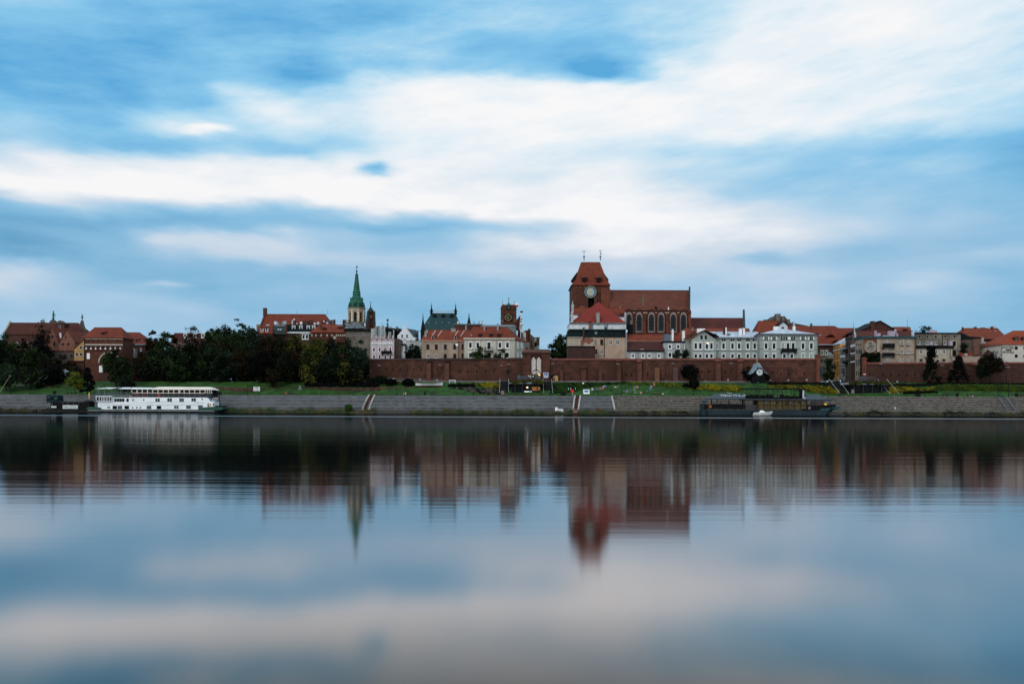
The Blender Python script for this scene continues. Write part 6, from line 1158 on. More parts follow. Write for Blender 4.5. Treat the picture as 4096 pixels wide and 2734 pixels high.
tr(900,640,420,357,'brown','reddish brown thicket below the twin granaries',zbase=10,form='sparse',dens=1.2,trunk=.05)
tr(740,780,380,340,'black','wide dark tree left of the white notice board',zbase=9,trunk=.1)
tr(1070,880,175,318,'lime','small yellow-green tree standing on the lawn',name='young_tree',zbase=6.6,leaf=.3,trunk=.22,kind2='olive')
tr(1250,830,215,322,'black','dark conical yew right of the yellow-green tree',form='cone',zbase=6.9,trunk=.08)
tr(1665,560,370,334,'dark','large dark tree hiding half of the brick gate arch',zbase=9,kind2='green')
tr(1790,930,270,322,'dark','low dark bushy tree in front of the gate, above the white barge',zbase=7,trunk=.03)
T('T2')
tr(395,262,250,368,'brown','airy brown tree just right of the hipped red roof',form='sparse',dens=.9,zbase=13,leaf=.36)
tr(570,305,230,364,'green','green-topped tree second from the hipped red roof',zbase=13)
tr(700,330,240,366,'brown','brown tree in front of the left corner of the dark mansard block',zbase=13,form='sparse')
tr(265,600,300,352,'brown','brown-green tree under the airy brown one',zbase=11)
tr(480,520,340,345,'dark','very dark broad tree above the middle of the white barge',zbase=10,kind2='green')
tr(700,540,420,341,'green','broad dark green tree right above the cream canopy',zbase=9.5,kind2='dark')
tr(955,212,370,368,'brown','tall bare-twigged tree rising before the dark mansard block',form='sparse',dens=.42,zbase=13,leaf=.32)
tr(900,450,340,352,'dark','dark round tree under the bare-twigged one',zbase=11)
tr(1095,420,330,356,'brown','dark brown tree at the right end of the mansard block',zbase=11)
tr(1235,218,200,366,'green','green tree with a small flat top among the middle trees',zbase=13,form='sparse',dens=1.5)
tr(1420,185,360,362,'green','high round green tree left of the highest treetop',zbase=12,kind2='dark')
tr(1650,135,270,360,'teal','highest treetop, loose and grey-green, before the long red church roof',form='sparse',dens=1.1,zbase=12)
tr(1560,300,330,356,'green','green tree under the highest treetop',zbase=12)
tr(1810,225,270,360,'green','green tree touching the left gable of the red-roofed church',zbase=12)
tr(1330,330,340,352,'brown','large brown-tinged tree in the centre of the park',zbase=11,kind2='green')
tr(1160,480,340,345,'dark','dark tree right of the cream canopy roof',zbase=10,kind2='green')
tr(1410,600,360,340,'dark','dark tree standing low behind the stony flower bed',zbase=9.5,kind2='teal')
tr(1640,520,320,343,'brown','dark reddish tree above the white picture board',zbase=10)
T('T3')
tr(60,250,270,352,'teal','bluish green tree below the long red church roof',zbase=12)
tr(250,325,330,346,'brown','rust-brown tree under the dark attic loggia',zbase=11)
tr(450,350,330,345,'brown','second rust-brown tree, between the loggia and the white windows',zbase=11,kind2='dark')
tr(620,335,300,343,'olive','olive-brown tree in front of the white-framed double window',zbase=11,kind2='brown')
tr(150,560,330,336,'black','blackish low tree left of the trunks in the park',zbase=9.8)
tr(560,560,360,336,'dark','dark tree with a thick trunk above the orange-shirted sitter',zbase=9.8,kind2='brown',trunk=.16)
tr(330,850,230,330,'brown','small brown tree with clear trunk on the shaded slope',zbase=9.4,dens=.8,trunk=.25)
tr(920,385,400,338,'olive','big yellowish olive tree below the orange-roofed bastion',zbase=10.5,kind2='green')
tr(1130,375,260,344,'dark','dark green tree between the olive tree and the last dark crown',zbase=11)
tr(1340,388,380,340,'green','large green tree below the grey-brown block',zbase=11,kind2='dark')
tr(1570,400,320,337,'teal','loose grey-green tree overlapping the left end of the pink house',zbase=11,form='sparse',dens=1.6)
tr(880,700,330,334,'olive','lower olive tree with drooping lobes under the big olive crown',zbase=10.4,kind2='dark',trunk=.08)
tr(1130,640,420,333,'dark','low dark crown above the purple hedge',zbase=10.4,trunk=.06)
tr(1430,690,380,333,'dark','dark green low crown at the left end of the town wall',zbase=10.6,kind2='olive',trunk=.08)
G2 = 'trees behind the town wall'
T('T4')
tr(445,615,145,351,'dark','round dark tree before the grey annex, left of a pair',zbase=12,group=G2)
tr(535,628,100,352,'dark','smaller dark tree at the beige house corner, right of a pair',zbase=12,group=G2)
tr(1310,645,180,342,'green','rounded green tree before the cream house balcony',zbase=12,group=G2)
tr(1425,715,90,342,'dark','low dark tree under the small iron balcony',zbase=12,group=G2)
tr(1612,675,145,342,'green','pointed green tree before the right windows of the cream house',zbase=12,group=G2)
tr(1520,735,60,342,'green','small green treetop beside the pointed green tree',zbase=12,group=G2)
T('T5');tr(850,335,290,356,'green','full green tree behind the wall right of the gate tower',zbase=12,group=G2,kind2='dark');tr(950,350,140,358,'dark','dark treetop touching the beige block',zbase=12,group=G2)
T('T7');tr(735,560,150,344,'teal','low grey-green tree before the grey-white house',zbase=12,group=G2,form='sparse',dens=1.8);tr(860,562,115,343,'dark','dark round treetop against the villa gable wing',zbase=12,group=G2)
tr(930,785,250,326,'black','blackish tree standing against the town wall below the villa',zbase=12,group='trees in front of the town wall',trunk=.1);tr(1750,815,170,324,'black','thin dark tree left of the clock kiosk',zbase=12,group='trees in front of the town wall',form='sparse',dens=1.2)
T('T8');tr(225,900,90,325,'black','dark shrub tree right of the clock kiosk',zbase=11.5,group='trees in front of the town wall')
T('S4');tr(345,705,210,347,'dark','dense trimmed green tree in the street opening',zbase=12,group=G2,trunk=.04,kind2='green')
T('T9')
tr(715,205,420,386,'teal','wide bare-branched tree behind the grey tenement',zbase=13,group=G2,form='sparse',dens=.8,leaf=.34,trunk=.3)
tr(440,225,160,384,'brown','thin brown treetop beside the mast',zbase=13,group=G2,form='sparse',dens=1.0,leaf=.34)
tr(805,515,250,318,'black','tall dark conifer in front of the cream building',form='cone',zbase=11.4,group='trees in front of the town wall',name='conifer',trunk=.06,kind2='dark')
tr(1185,660,250,318,'black','shorter dark conifer below the cream yard wall',form='cone',zbase=11.4,group='trees in front of the town wall',name='conifer',trunk=.12)
tr(1640,588,300,317,'brown','broad autumn-brown tree left of the hotel',zbase=11.0,group='trees in front of the town wall',kind2='black')
tr(1520,700,130,318,'dark','small dark tree overlapping the left of the autumn-brown tree',zbase=11.3,group='trees in front of the town wall')
T('T9');tr(1265,470,110,352,'dark','shrubby tree growing at the ruined brick house',zbase=14,group=G2)
# ivy on the medallion house
T('T8');C = [];
n = 9000;xx = rng.uniform(1575,1850,n);yy = rng.uniform(600,945,n);ok = (yy>612+18*np.sin(xx/14)+rng.normal(size=n)*6) & ((xx<1655) | (yy<735+0*xx) ) & (xx>1590-(yy-600)*.12);xx,yy = xx[ok],yy[ok]
D = 341.9;Xv = (tile[0]+xx/tile[2]-CX-.67) * D / F;Zv = CZ - (tile[1]+yy/tile[2]-YA-TH*(tile[0]+xx/tile[2]-CX)) * D / F
C = np.stack([Xv,D+rng.uniform(-.9,.7,len(Xv)),Zv],1);o = quads_object('ivy',leaf_quads(C,.32),LF['dark'],None,(Xv.mean(),D,12));tag(o,'dense dark ivy hanging over the lower part of the medallion house','ivy',None,'stuff')
X,D_ = PX(1720,342.8),342.8;tag(MB().box(PX(1600,D_),PX(1850,D_),D_,343.4,12,PZ(1720,640,D_)).build('ivy_trellis',iron),'dark trellis wall carrying the ivy below the medallion','trellis')
# planting on the slope
T('T2');bed('flower_bed','pinkish dry stone bed on the left part of the lawn slope',[(1240,1094,1105),(1400,1095,1140),(1600,1098,1160),(1853,1104,1160)],'pinkbed',h=.35,dens=30)
T('T3');bed('flower_bed','long pinkish striped bed curving along the upper lawn',[(0,1112,1158),(200,1110,1130),(420,1098,1112),(700,1096,1108),(1000,1096,1130),(1300,1097,1152),(1600,1104,1158),(1853,1098,1145)],'pinkbed',h=.35,dens=30)
T('T4');bed('flower_bed','pinkish bed tapering off below the dark shrubs',[(0,1152,1192),(200,1155,1176),(500,1156,1162)],'pinkbed',h=.35,dens=30)
bed('flower_bed','grey and dark striped bed left of the cafe pavilion',[(960,1156,1166),(1150,1155,1200),(1350,1160,1245),(1640,1165,1250)],'greybed',h=.5,dens=30,mat2='black')
bed('flower_bed','yellow flowering bed left of the cafe pavilion',[(1250,1108,1135),(1400,1096,1160),(1560,1092,1168),(1668,1100,1165)],'yellow',h=1.0,dens=45,mat2='olive')
bed('hedge','low dark hedge between the white rowing boat and the yellow bed',[(915,1108,1155),(1100,1104,1158),(1260,1108,1160)],'black',h=1.0,dens=40)
bed('ground_cover','dark green planting under the wall near the rowing boat',[(-40,1085,1150),(200,1070,1140),(520,1062,1130)],'bed',h=.5,dens=20,mat2='dark')
T('T5');bed('ground_cover','dark green planted slope right of the cafe pavilion',[(722,1035,1190),(900,1032,1195),(1100,1030,1160),(1300,1030,1098),(1600,1030,1062),(1860,1028,1060)],'bed',h=.55,dens=28,mat2='dark')
T('T7');bed('ground_cover','bright green planted strip above the sunbathing lawn',[(0,1022,1060),(300,1024,1075),(560,1030,1095),(850,1035,1130),(1000,1040,1150)],'lime',h=.6,dens=30,mat2='bed')
bed('flower_bed','small yellow flower patch left of two dark shrubs',[(560,1068,1096),(672,1070,1102)],'yellow',h=.6,dens=45,mat2='olive')
bed('flower_bed','yellow and green bed left of the clock kiosk',[(1020,1058,1140),(1150,1052,1145),(1400,1062,1155),(1560,1070,1165),(1672,1085,1165)],'yellow',h=1.1,dens=45,mat2='lime')
T('T8');bed('flower_bed','long bright yellow bed right of the clock kiosk',[(255,1078,1105),(440,1066,1110),(700,1064,1150),(900,1070,1175),(1100,1085,1195),(1280,1090,1200)],'yellow',h=1.1,dens=50,mat2='olive')
bed('ground_cover','dark low planting behind the long yellow bed',[(250,1005,1070),(600,1005,1070),(900,1010,1075),(1290,1030,1100)],'black',h=.4,dens=22)
T('T9');bed('flower_bed','yellow bed right of the second pavilion',[(205,1100,1195),(300,1086,1190),(500,1098,1160),(700,1112,1150),(860,1085,1140)],'yellow',h=1.0,dens=48,mat2='olive')
bed('ground_cover','tall green planting in front of the dark right wall',[(860,1066,1155),(1200,1056,1158),(1600,1066,1158),(2124,1072,1170),(2300,1072,1170)],'lime',h=1.0,dens=34,mat2='bed')
bed('ground_cover','dark strip of planting under the right wall',[(195,1045,1090),(600,1045,1105),(1000,1030,1060),(2200,1045,1066)],'black',h=.5,dens=20)
bed('hedge','low dark hedge inside the yellow bed on the right',[(400,1160,1202),(640,1150,1195),(900,1150,1182)],'black',h=.9,dens=34)
T('T3');bed('hedge','long purplish black hedge under the park trees',[(780,1000,1098),(1000,1000,1100),(1300,1000,1100),(1600,1010,1102),(1840,1030,1102)],'black',h=1.6,dens=30,leaf=.28)
T('T1');bed('ground_cover','dry brownish grass on the far left slope',[(480,1070,1108),(800,1068,1106),(1000,1066,1100)],'greybed',h=.4,dens=18,mat2='bed')
T('T4');bush('dark round shrub left of the white rowing boat',415,1040,1150,160,DS(415,30),'black',leaf=.22);bush('dark bush at the left end of the footing wall',70,1005,1130,200,DS(70,33),'dark',leaf=.22);bush('purplish shrub in front of the rubble footing',195,1045,1148,170,DS(195,31),'black',leaf=.22);bush('green shrub cut by the park trees at the wall end',-40,1030,1150,150,DS(-40,32),'dark',leaf=.22)
T('T7');bush('round dark shrub behind the lamp post above the step edge',985,985,1140,165,DS(985,27),'black',leaf=.22);bush('smaller dark shrub left of the round dark one',868,1040,1115,105,DS(868,28),'black',leaf=.22)
T('T1');bush('dark tuft left of the dry grass on the slope',560,1040,1108,130,DS(560,26),'dark',leaf=.22)
T('T3');bush('round bright green willow bush at the waterline',1405,1335,1448,120,DS(1405,1.2),'bed',name='willow_bush',leaf=.16)
# reeds along the water's edge
def reeds(label,xa,xb,kind,k2,h=.9):
    n = int((xb-xa)*110);X = rng.uniform(xa,xb,n);s_ = rng.uniform(.1,2.6,n);D = 295.6 - .0751*X + s_;z = np.interp(s_,[0,1.2,2.8],[-.1,.45,.8])
    env = np.clip(.25+.55*np.sin(X*.37)*np.sin(X*.11+1)+.35*np.sin(X*1.3),.06,1.2);hh = h * env * rng.uniform(0,1,n)
    C = np.stack([X,D,z+hh],1);mi = (np.sin(X*.5)+rng.normal(size=n)*.7>.3).astype(int)
    o = quads_object('reeds',leaf_quads(C,.15),[LF[kind],LF[k2]],None,(C[:,0].mean(),C[:,1].mean(),0),mi);tag(o,label,'reeds',None,'stuff')
T('F1');reeds('straggly weeds along the waterline left of the white barge',-195,-152,'reed','brown',1.2);reeds('green weeds along the waterline between the barge and the first stairway',-112,-48,'reed','bed',2.0);reeds('low green tufts along the waterline in the middle',-36,34,'bed','reed',1.3)
reeds('brownish weeds at the foot of the stone steps',34,72,'brown','reed',1.0);reeds('weeds along the waterline right of the moored bar boat',112,190,'dark','reed',1.4)

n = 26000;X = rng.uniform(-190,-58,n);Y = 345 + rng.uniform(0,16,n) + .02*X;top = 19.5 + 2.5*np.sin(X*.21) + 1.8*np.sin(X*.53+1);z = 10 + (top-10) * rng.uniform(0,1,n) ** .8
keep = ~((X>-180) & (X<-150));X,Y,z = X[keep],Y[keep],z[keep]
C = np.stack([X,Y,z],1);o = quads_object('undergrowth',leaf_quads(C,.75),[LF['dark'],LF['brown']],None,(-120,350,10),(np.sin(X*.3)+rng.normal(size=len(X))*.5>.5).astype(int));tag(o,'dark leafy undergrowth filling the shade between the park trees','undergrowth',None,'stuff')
# ------------------------------------------------------------------ moored vessels
def pbox(D0,D1,x0,x1,y0,y1,name,mat,parent):
    xm = (x0+x1)/2;return MB().box(PX(x0,D0,y0),PX(x1,D0,y0),D0,D1,PZ(xm,y1,D0),PZ(xm,y0,D0)).build(name,mat,parent)
def pprism(pts,D0,D1,name,mat,parent):
    return MB().prism([(PX(x,D0,y),PZ(x,y,D0)) for x,y in pts],D0,D1).build(name,mat,parent)
bwhite = pm('ship_white',(.70,.80,.86),(.62,.72,.79),.35,rough=.5);bgreen = pm('ship_green',(.008,.07,.04),(.006,.045,.028),.5,rough=.5);hullb = pm('hull_black',(.010,.014,.018),(.006,.008,.01),1,rough=.4)
canv = pm('canvas_cream',(.66,.65,.60),(.58,.57,.53),.5);canw = pm('canvas_white',(.62,.70,.74),(.55,.62,.66),.5)
T('B1');DB = 297.0;r = thing('hotel_barge','long white two-deck hotel barge with a cream canopy, moored on the left','barge',(PX(2000,DB),DB+3,0))
X0 = PX(50,DB);T('B2');X1 = PX(2290,DB);T('B1');zr_ = PZ(1000,892,DB)
MB().loft([(X0+1,DB+.2,-.5),(X1-2.5,DB+.2,-.5),(X1-1.5,DB+3,-.5),(X1-2.5,DB+5.8,-.5),(X0+1,DB+5.8,-.5),(X0,DB+3,-.5)],[(X0,DB,zr_),(X1-1.6,DB,zr_),(X1+.6,DB+3,zr_),(X1-1.6,DB+6,zr_),(X0,DB+6,zr_),(X0-.8,DB+3,zr_)]).build('hull',hullb,r)
MB().box(X0+.5,X1-3,DB-.06,DB-.001,.35,.8).build('rubbing_strake',gzinc,r)
pprism([(50,890),(55,830),(110,806),(480,825),(550,890)],DB-.1,DB+6.1,'stern_bulwark',bgreen,r)
T('B2');pprism([(1500,845),(1560,790),(1750,765),(2110,745),(2285,770),(2290,825),(2200,850)],DB-.1,DB+6.1,'bow_bulwark',bgreen,r)
T('B1');z0 = zr_ + .003
Xl = PX(405,DB,700);T('B2');pts = [(Xl,z0),(PX(1800,DB),z0),(PX(1960,DB),PZ(1900,790,DB)),(PX(1990,DB),PZ(1990,600,DB)),(PX(1880,DB),PZ(1880,595,DB)),(PX(1790,DB),PZ(1790,450,DB)),(PX(1680,DB),PZ(1680,435,DB))];T('B1');pts += [(PX(895,DB),PZ(895,450,DB)),(PX(420,DB),PZ(420,450,DB))]
MB().prism(pts,DB+.5,DB+5.5).build('superstructure',bwhite,r)
DS_ = DB + .5
pprism([(358,445),(895,445),(895,620),(378,620)],DB-.2,DB+6.2,'wheelhouse',bwhite,r);wh = pbox(DB-.23,DB-.203,385,885,468,606,'wheelhouse_window',glass,r)
for i,x in enumerate((470,485,552,572,615,640,672,722,745,808,826)): pbox(DB-.27,DB-.231,x-5,x+5,470,604,'curtain',canw,wh)
pbox(DS_-.15,DS_-.003,975,1478,458,486,'green_band',bgreen,r)
def bw(x0,x1,y0,y1,split=True,pane=glass,fr=hullb):
    w_ = pbox(DS_-.06,DS_-.003,x0-5,x1+5,y0-5,y1+5,'window',fr,r);pbox(DS_-.09,DS_-.061,x0+3,x1-3,y0+3,y1-3,'pane',pane,w_)
    if split: pbox(DS_-.12,DS_-.091,(x0+x1)/2-4,(x0+x1)/2+4,y0,y1,'mullion',bwhite,w_)
for x in (985,1075,1162,1250,1393): bw(x,x+68,532,630,False)
for x0,x1,sp in ((930,1065,0),(1100,1240,0),(1330,1470,0),(2075,2215,0)): bw(x0,x1,778,875,sp,dark if x0 in (930,1330) else glass2)
def port(x,y,rr): X,Z = PX(x,DS_,y),PZ(x,y,DS_);p = MB().disc(X,DS_-.1,DS_-.003,Z,SZ(rr,DS_),14).build('porthole',hullb,r);MB().disc(X,DS_-.13,DS_-.101,Z,SZ(rr*.7,DS_),14).build('pane',dark,p)
for x,y in ((1628,572),(1972,572),(775,825),(823,828),(1600,832),(1740,832),(1858,832)): port(x,y,25)
pbox(DS_-.04,DS_-.003,455,2300,743,749,'seam_line',gzinc,r);pprism([(1552,476),(1560,470),(1612,662),(2349,662),(2349,668),(1605,668)],DS_-.04,DS_-.003,'trim_line',gzinc,r)
T('B2');pbox(DS_-.04,DS_-.003,0,1600,690,697,'seam_line',gzinc,r);pbox(DS_-.04,DS_-.003,0,1560,606,611,'trim_line',gzinc,r)
for x0,x1,y0,y1,sp,pn in ((175,298,500,585,1,glass),(548,678,495,583,1,glass),(922,1054,492,586,0,glass2),(1302,1428,492,577,1,glass),(215,345,725,820,0,dark),(762,886,722,806,1,glass2),(1137,1270,716,810,0,glass2),(1512,1648,712,810,0,glass2)): bw(x0,x1,y0,y1,sp,pn)
port(1633,515,24)
textmesh('lettering','ATENA  PRO3167',1570,624,18,DS_-.02,iron,r,w=250);textmesh('lettering','TORUŃ',1642,660,12,DS_-.02,gzinc,r)
# open upper deck and glazed saloon
T('B1');zd = PZ(1500,447,DB)
MB().box(PX(360,DB),PX(1550,DB),DB+.1,DB+5.9,zd-.1,zd+.05).build('upper_deck',gzinc,r)
m = MB();
for x in np.linspace(372,1535,9): X = PX(x,DB);m.box(X-.04,X+.04,DB+.1,DB+.18,zd+.05,PZ(x,312,DB));m.box(X-.04,X+.04,DB+5.8,DB+5.88,zd+.05,PZ(x,312,DB))
for y in (312,360,400): m.box(PX(372,DB),PX(1535,DB),DB+.12,DB+.16,PZ(900,y+5,DB),PZ(900,y,DB));m.box(PX(372,DB),PX(1535,DB),DB+5.82,DB+5.86,PZ(900,y+5,DB),PZ(900,y,DB))
m.build('deck_railing',gzinc,r)
for x in (640,1000,1190,1535):
    X = PX(x,DB);m = MB();m.box(X-.05,X+.05,DB+.2,DB+.3,zd,PZ(x,160,DB));m.box(X-.05,X+.05,DB+5.7,DB+5.8,zd,PZ(x,160,DB));m.box(X-.05,X+.05,DB+.3,DB+5.7,PZ(x,166,DB),PZ(x,160,DB));m.build('awning_post',gzinc,r)
zs = PZ(900,205,DB);za = PZ(900,160,DB)
for x0,x1 in ((370,550),(575,715),(735,880),(1105,1560)):
    a,b = PX(x0,DB),PX(x1,DB);sk = 2.2;z = zs;MB().add([(a,DB-.2,z),(b,DB-.2,z),(b+sk if x1<1500 else b,DB+3,za+.05),(a+sk,DB+3,za+.05),(a,DB-.2,z+.05),(b,DB-.2,z+.05),(b+sk if x1<1500 else b,DB+3,za+.1),(a+sk,DB+3,za+.1)],[(0,3,2,1),(4,5,6,7),(0,1,5,4),(1,2,6,5),(2,3,7,6),(3,0,4,7)]).build('shade_sail',canw,r)
tb = pm('folded_awning',(.05,.05,.045));pprism([(885,215),(1105,165),(1140,165),(920,215)],DB,DB+.3,'folded_awning',tb,r)
m = MB();X = PX(300,DB);m.tube((X,DB+3,1),(X,DB+3,PZ(300,110,DB)),.09,.07,6);m.tube((PX(328,DB),DB+3,1),(PX(328,DB),DB+3,PZ(328,105,DB)),.13,.12,6)
m.build('mast',gzinc,r)
Xa = PX(1550,DB);T('B2');Xb = PX(1712,DB);Xc = PX(1955,DB);z1,z2,z3 = PZ(800,430,DB),PZ(800,322,DB),PZ(800,208,DB)
MB().box(Xa,Xc,DB+.4,DB+5.6,z1-.25,z1).build('saloon_floor',hullb,r);MB().box(Xa,Xb,DB+.7,DB+5.3,z1+.003,z2).build('saloon_dado',pm('saloon_dark',(.012,.025,.032),(.008,.014,.02),.6,rough=.3),r)
MB().box(Xa,Xc-.1,DB+1.2,DB+1.25,z2+.003,z3).build('saloon_glass',pm('saloon_glass',(.018,.026,.022),(.008,.011,.010),.7,rough=.25,spec=.5),r);MB().box(Xa,Xc-.2,DB+4.9,DB+5,z2,z3).build('saloon_glass',MATS['saloon_glass'],r)
MB().box(Xa,Xc,DB+.55,DB+.7,z2-.08,z2+.1).build('sill_rail',canv,r)
npost = 15
for i in range(npost): X = Xa + (Xb-Xa)*i/(npost-1);MB().box(X-.13,X+.13,DB+.5,DB+.68,z2+.1,z3).build('saloon_post',canv,r);MB().box(X-.05,X+.05,DB+.6,DB+.69,z1,z2-.08).build('dado_post',gzinc,r)
for x in (1780,1842,1905): X = PX(x,DB);MB().box(X-.09,X+.09,DB+.5,DB+.68,z2+.1,z3).build('saloon_post',canw,r)
T('B1');
for x in (1600,1690,1780,1950,2020): pbox(DB+.62,DB+.66,x-25,x+25,365,455,'red_curtain',pm('curtain_red',(.16,.03,.04),(.07,.03,.035),2.5),r)
T('B2');MB().box(Xb+.05,Xc+.1,DB+.3,DB+5.7,PZ(1830,440,DB),z2).build('end_board',hullb,r);textmesh('lettering','HOTEL  ATENA',1845,362,16,DB+.28,pm('letter_pale',(.35,.45,.5)),r,w=150);textmesh('lettering','BOTEL RESTAURANT',1845,408,11,DB+.28,MATS['letter_pale'],r,w=200)
def canopy(Xl,Xr,slope_l,slope_r,mat,D0,D1,zl,zh,name='canopy'):
    m = MB();n = 8;A = [];B = []
    for k in range(n+1):
        q = math.pi*k/n;y = (D0+D1)/2 - (D1-D0)/2*math.cos(q);z = zl + (zh-zl)*math.sin(q);A.append((Xl+slope_l*math.sin(q),y,z));B.append((Xr-slope_r*math.sin(q),y,z))
    A2 = A + [(Xl,D1,zl-.18),(Xl,D0,zl-.18)];B2 = B + [(Xr,D1,zl-.18),(Xr,D0,zl-.18)];m.loft(A2,B2);return m.build(name,mat,r)
canopy(PX(45,DB),PX(1985,DB),1.6,1.9,canv,DB+.1,DB+5.9,PZ(1000,206,DB),PZ(1000,122,DB));T('B1');canopy(PX(1165,DB),PX(2225,DB),.2,.1,canw,DB+.15,DB+5.85,PZ(1700,203,DB),PZ(1700,150,DB))
T('B2');X,Z = PX(268,DB),PZ(268,388,DB);m = MB()
for k in range(16): q0,q1 = 2*math.pi*k/16,2*math.pi*(k+1)/16;m.prism([(X+.5*math.cos(q0),Z+.5*math.sin(q0)),(X+.5*math.cos(q1),Z+.5*math.sin(q1)),(X+.25*math.cos(q1),Z+.25*math.sin(q1)),(X+.25*math.cos(q0),Z+.25*math.sin(q0))],DB+.3,DB+.45)
m.build('lifebuoy',pm('buoy_orange',(.5,.08,.03)),r)
X = PX(925,DB);Z = PZ(925,320,DB);tag(MB().lathe(X,DB+.4,[(.03,Z),(.16,Z+.25),(.12,Z+.5),(.04,Z+.7),(.09,Z+.85),(.02,Z+.95)],7,sx=1.2,sy=.7).build('seagull',white),'white gull perched on the barge saloon rail','gull')
pbox(DB,DB+6,1880,2008,592,745,'fore_cabin',bwhite,r);pbox(DB-.05,DB-.003,1800,1850,640,760,'cabin_door',pm('door_ochre',(.22,.2,.13)),r);pbox(DB-.06,DB-.003,1888,1905,650,710,'slit_window',dark,r);pbox(DB-.2,DB-.01,1965,2008,640,715,'red_lifebuoy',pm('buoy_red',(.45,.04,.04)),r)
m = MB();
for a,b in (((1700,440),(2095,470)),((1970,470),(1880,600)),((2030,468),(1960,590)),((2090,470),(2010,600))): m.tube((PX(a[0],DB),DB+1,PZ(a[0],a[1],DB)),(PX(b[0],DB),DB+1,PZ(b[0],b[1],DB)),.05,n=4)
m.build('gangway_frame',canw,r)
m = MB();X = PX(2092,DB);m.tube((X,DB+3,1.8),(X,DB+3,PZ(2092,300,DB)),.16,.12,6);m.box(X-.5,X+.7,DB+2.8,DB+3.2,PZ(2110,370,DB),PZ(2110,300,DB));m.box(X-1.8,X+2.2,DB+1,DB+5,PZ(2092,748,DB),PZ(2092,715,DB));X2 = PX(2165,DB);m.tube((X2,DB+2,1.8),(X2-.4,DB+2,PZ(2150,545,DB)),.14,.05,5);m.build('fore_mast',iron,r)
# dark landing pontoon
T('B0');DP = 298.0;r = thing('pontoon','black floating pontoon with raised cabin and a printed banner, left of the white barge','pontoon',(PX(900,DP),DP+2,0));pbox(DP,DP+5,-5,1800,765,850,'float',hullb,r)
pprism([(160,200),(230,182),(590,190),(635,230),(650,440),(600,510),(180,500),(160,480)],DP+.5,DP+4,'cabin',pm('cabin_dark_teal',(.008,.022,.027),(.005,.013,.017),.6,rough=.5),r);pbox(DP+.4,DP+.497,295,450,300,370,'cabin_window',dark,r);pbox(DP+.4,DP+.497,475,600,270,380,'cabin_window',pm('pane_green',(.012,.05,.05),None,.6,rough=.2),r);pbox(DP+.4,DP+.497,222,292,262,285,'name_plate',pm('plate_teal',(.04,.25,.28)),r)
m = MB();
for x0,x1 in ((250,195),(310,300)): m.tube((PX(x0,DP),DP+1.5,PZ(x0,505,DP)),(PX(x1,DP),DP+1.5,PZ(x1,740,DP)),.16,n=5);m.tube((PX(x0,DP),DP+3,PZ(x0,505,DP)),(PX(x1,DP),DP+3,PZ(x1,740,DP)),.16,n=5)
m.build('stilt',gzinc,r);pbox(DP+1.5,DP+3.5,345,600,500,765,'stair_housing',hullb,r)
pprism([(605,765),(600,470),(640,460),(1670,455),(1790,425),(1905,460),(1915,740),(1800,765)],DP+.6,DP+4.5,'shed',black,r);m = MB()
for x in (800,1015,1240,1460): X = PX(x,DP);m.box(X-.04,X+.04,DP+.55,DP+.597,PZ(x,600,DP),PZ(x,470,DP))
m.box(PX(640,DP),PX(1690,DP),DP+.5,DP+.598,PZ(1100,466,DP),PZ(1100,456,DP));m.build('shed_frame',gzinc,r)
b = pbox(DP+.3,DP+.4,828,1443,606,752,'banner',pm('banner_pale',(.5,.6,.63),(.4,.5,.54),.8),r);textmesh('lettering','Oliwia',960,675,80,DP+.28,pm('letter_olive',(.12,.13,.04)),b,w=210);textmesh('lettering','PRZYSTAŃ 24',1245,650,28,DP+.28,iron,b,w=270);textmesh('lettering','RESTAURACJA',1245,708,26,DP+.28,iron,b,w=270)
b = pbox(DP+.3,DP+.4,360,562,640,712,'sign',MATS['banner_pale'],r);textmesh('lettering','WYNAJEM',462,660,16,DP+.28,iron,b,w=170)
X = PX(1905,DP);tag(MB().prism([(PX(x,305),PZ(x,y,305)) for x,y in ((1910,80),(1925,110),(1932,250),(1912,370),(1900,372),(1885,200),(1890,130))],305,305.06).build('yellow_flag',pm('flag_yellow',(.62,.42,.10),(.5,.33,.08),.6)),'tall yellow feather flag on the embankment beside the white barge','flag')
# bar boat on the right
DR_ = 281.0;T('B3');r = thing('bar_boat','long dark teal bar boat with grey canopies, moored at the stone steps','boat',(PX(2300,DR_),DR_+3,0));hteal = pm('hull_teal',(.005,.022,.033),(.003,.014,.021),.4,rough=.45,streak=3);X0 = PX(330,DR_);T('B4');X1 = PX(2195,DR_);zt2 = PZ(1200,715,DR_)
A = [(X0,DR_,-.4),(X1-5,DR_,-.4),(X1-3.2,DR_+3,-.4),(X1-5,DR_+6,-.4),(X0,DR_+6,-.4)];B = [(X0,DR_,zt2),(X1-3.4,DR_,zt2),(X1-.3,DR_+3,zt2+.7),(X1-3.4,DR_+6,zt2),(X0,DR_+6,zt2)];MB().loft(A,B).build('hull',hteal,r)
pprism([(1620,712),(1690,670),(1900,650),(2060,620),(2190,600),(2195,680),(2090,700)],DR_+.3,DR_+5.7,'bow_bulwark',pm('bow_teal',(.02,.075,.10),(.014,.05,.07),.5),r)
T('B3');MB().box(PX(150,DR_+1),X0-.003,DR_+1,DR_+5,-.3,PZ(240,755,DR_)).build('stern_box',hteal,r);pbox(DR_+1,DR_+5,150,215,600,740,'stern_screen',hteal,r)
pbox(DR_+.8,DR_+5.2,215,1550,620,770,'bar_parapet',black,r);b = pbox(DR_+.6,DR_+.797,372,452,642,730,'orange_board',pm('board_orange',(.35,.13,.03)),r);pprism([(385,655),(430,690),(385,720),(380,712),(410,690),(380,665)],DR_+.55,DR_+.597,'board_mark',iron,b)
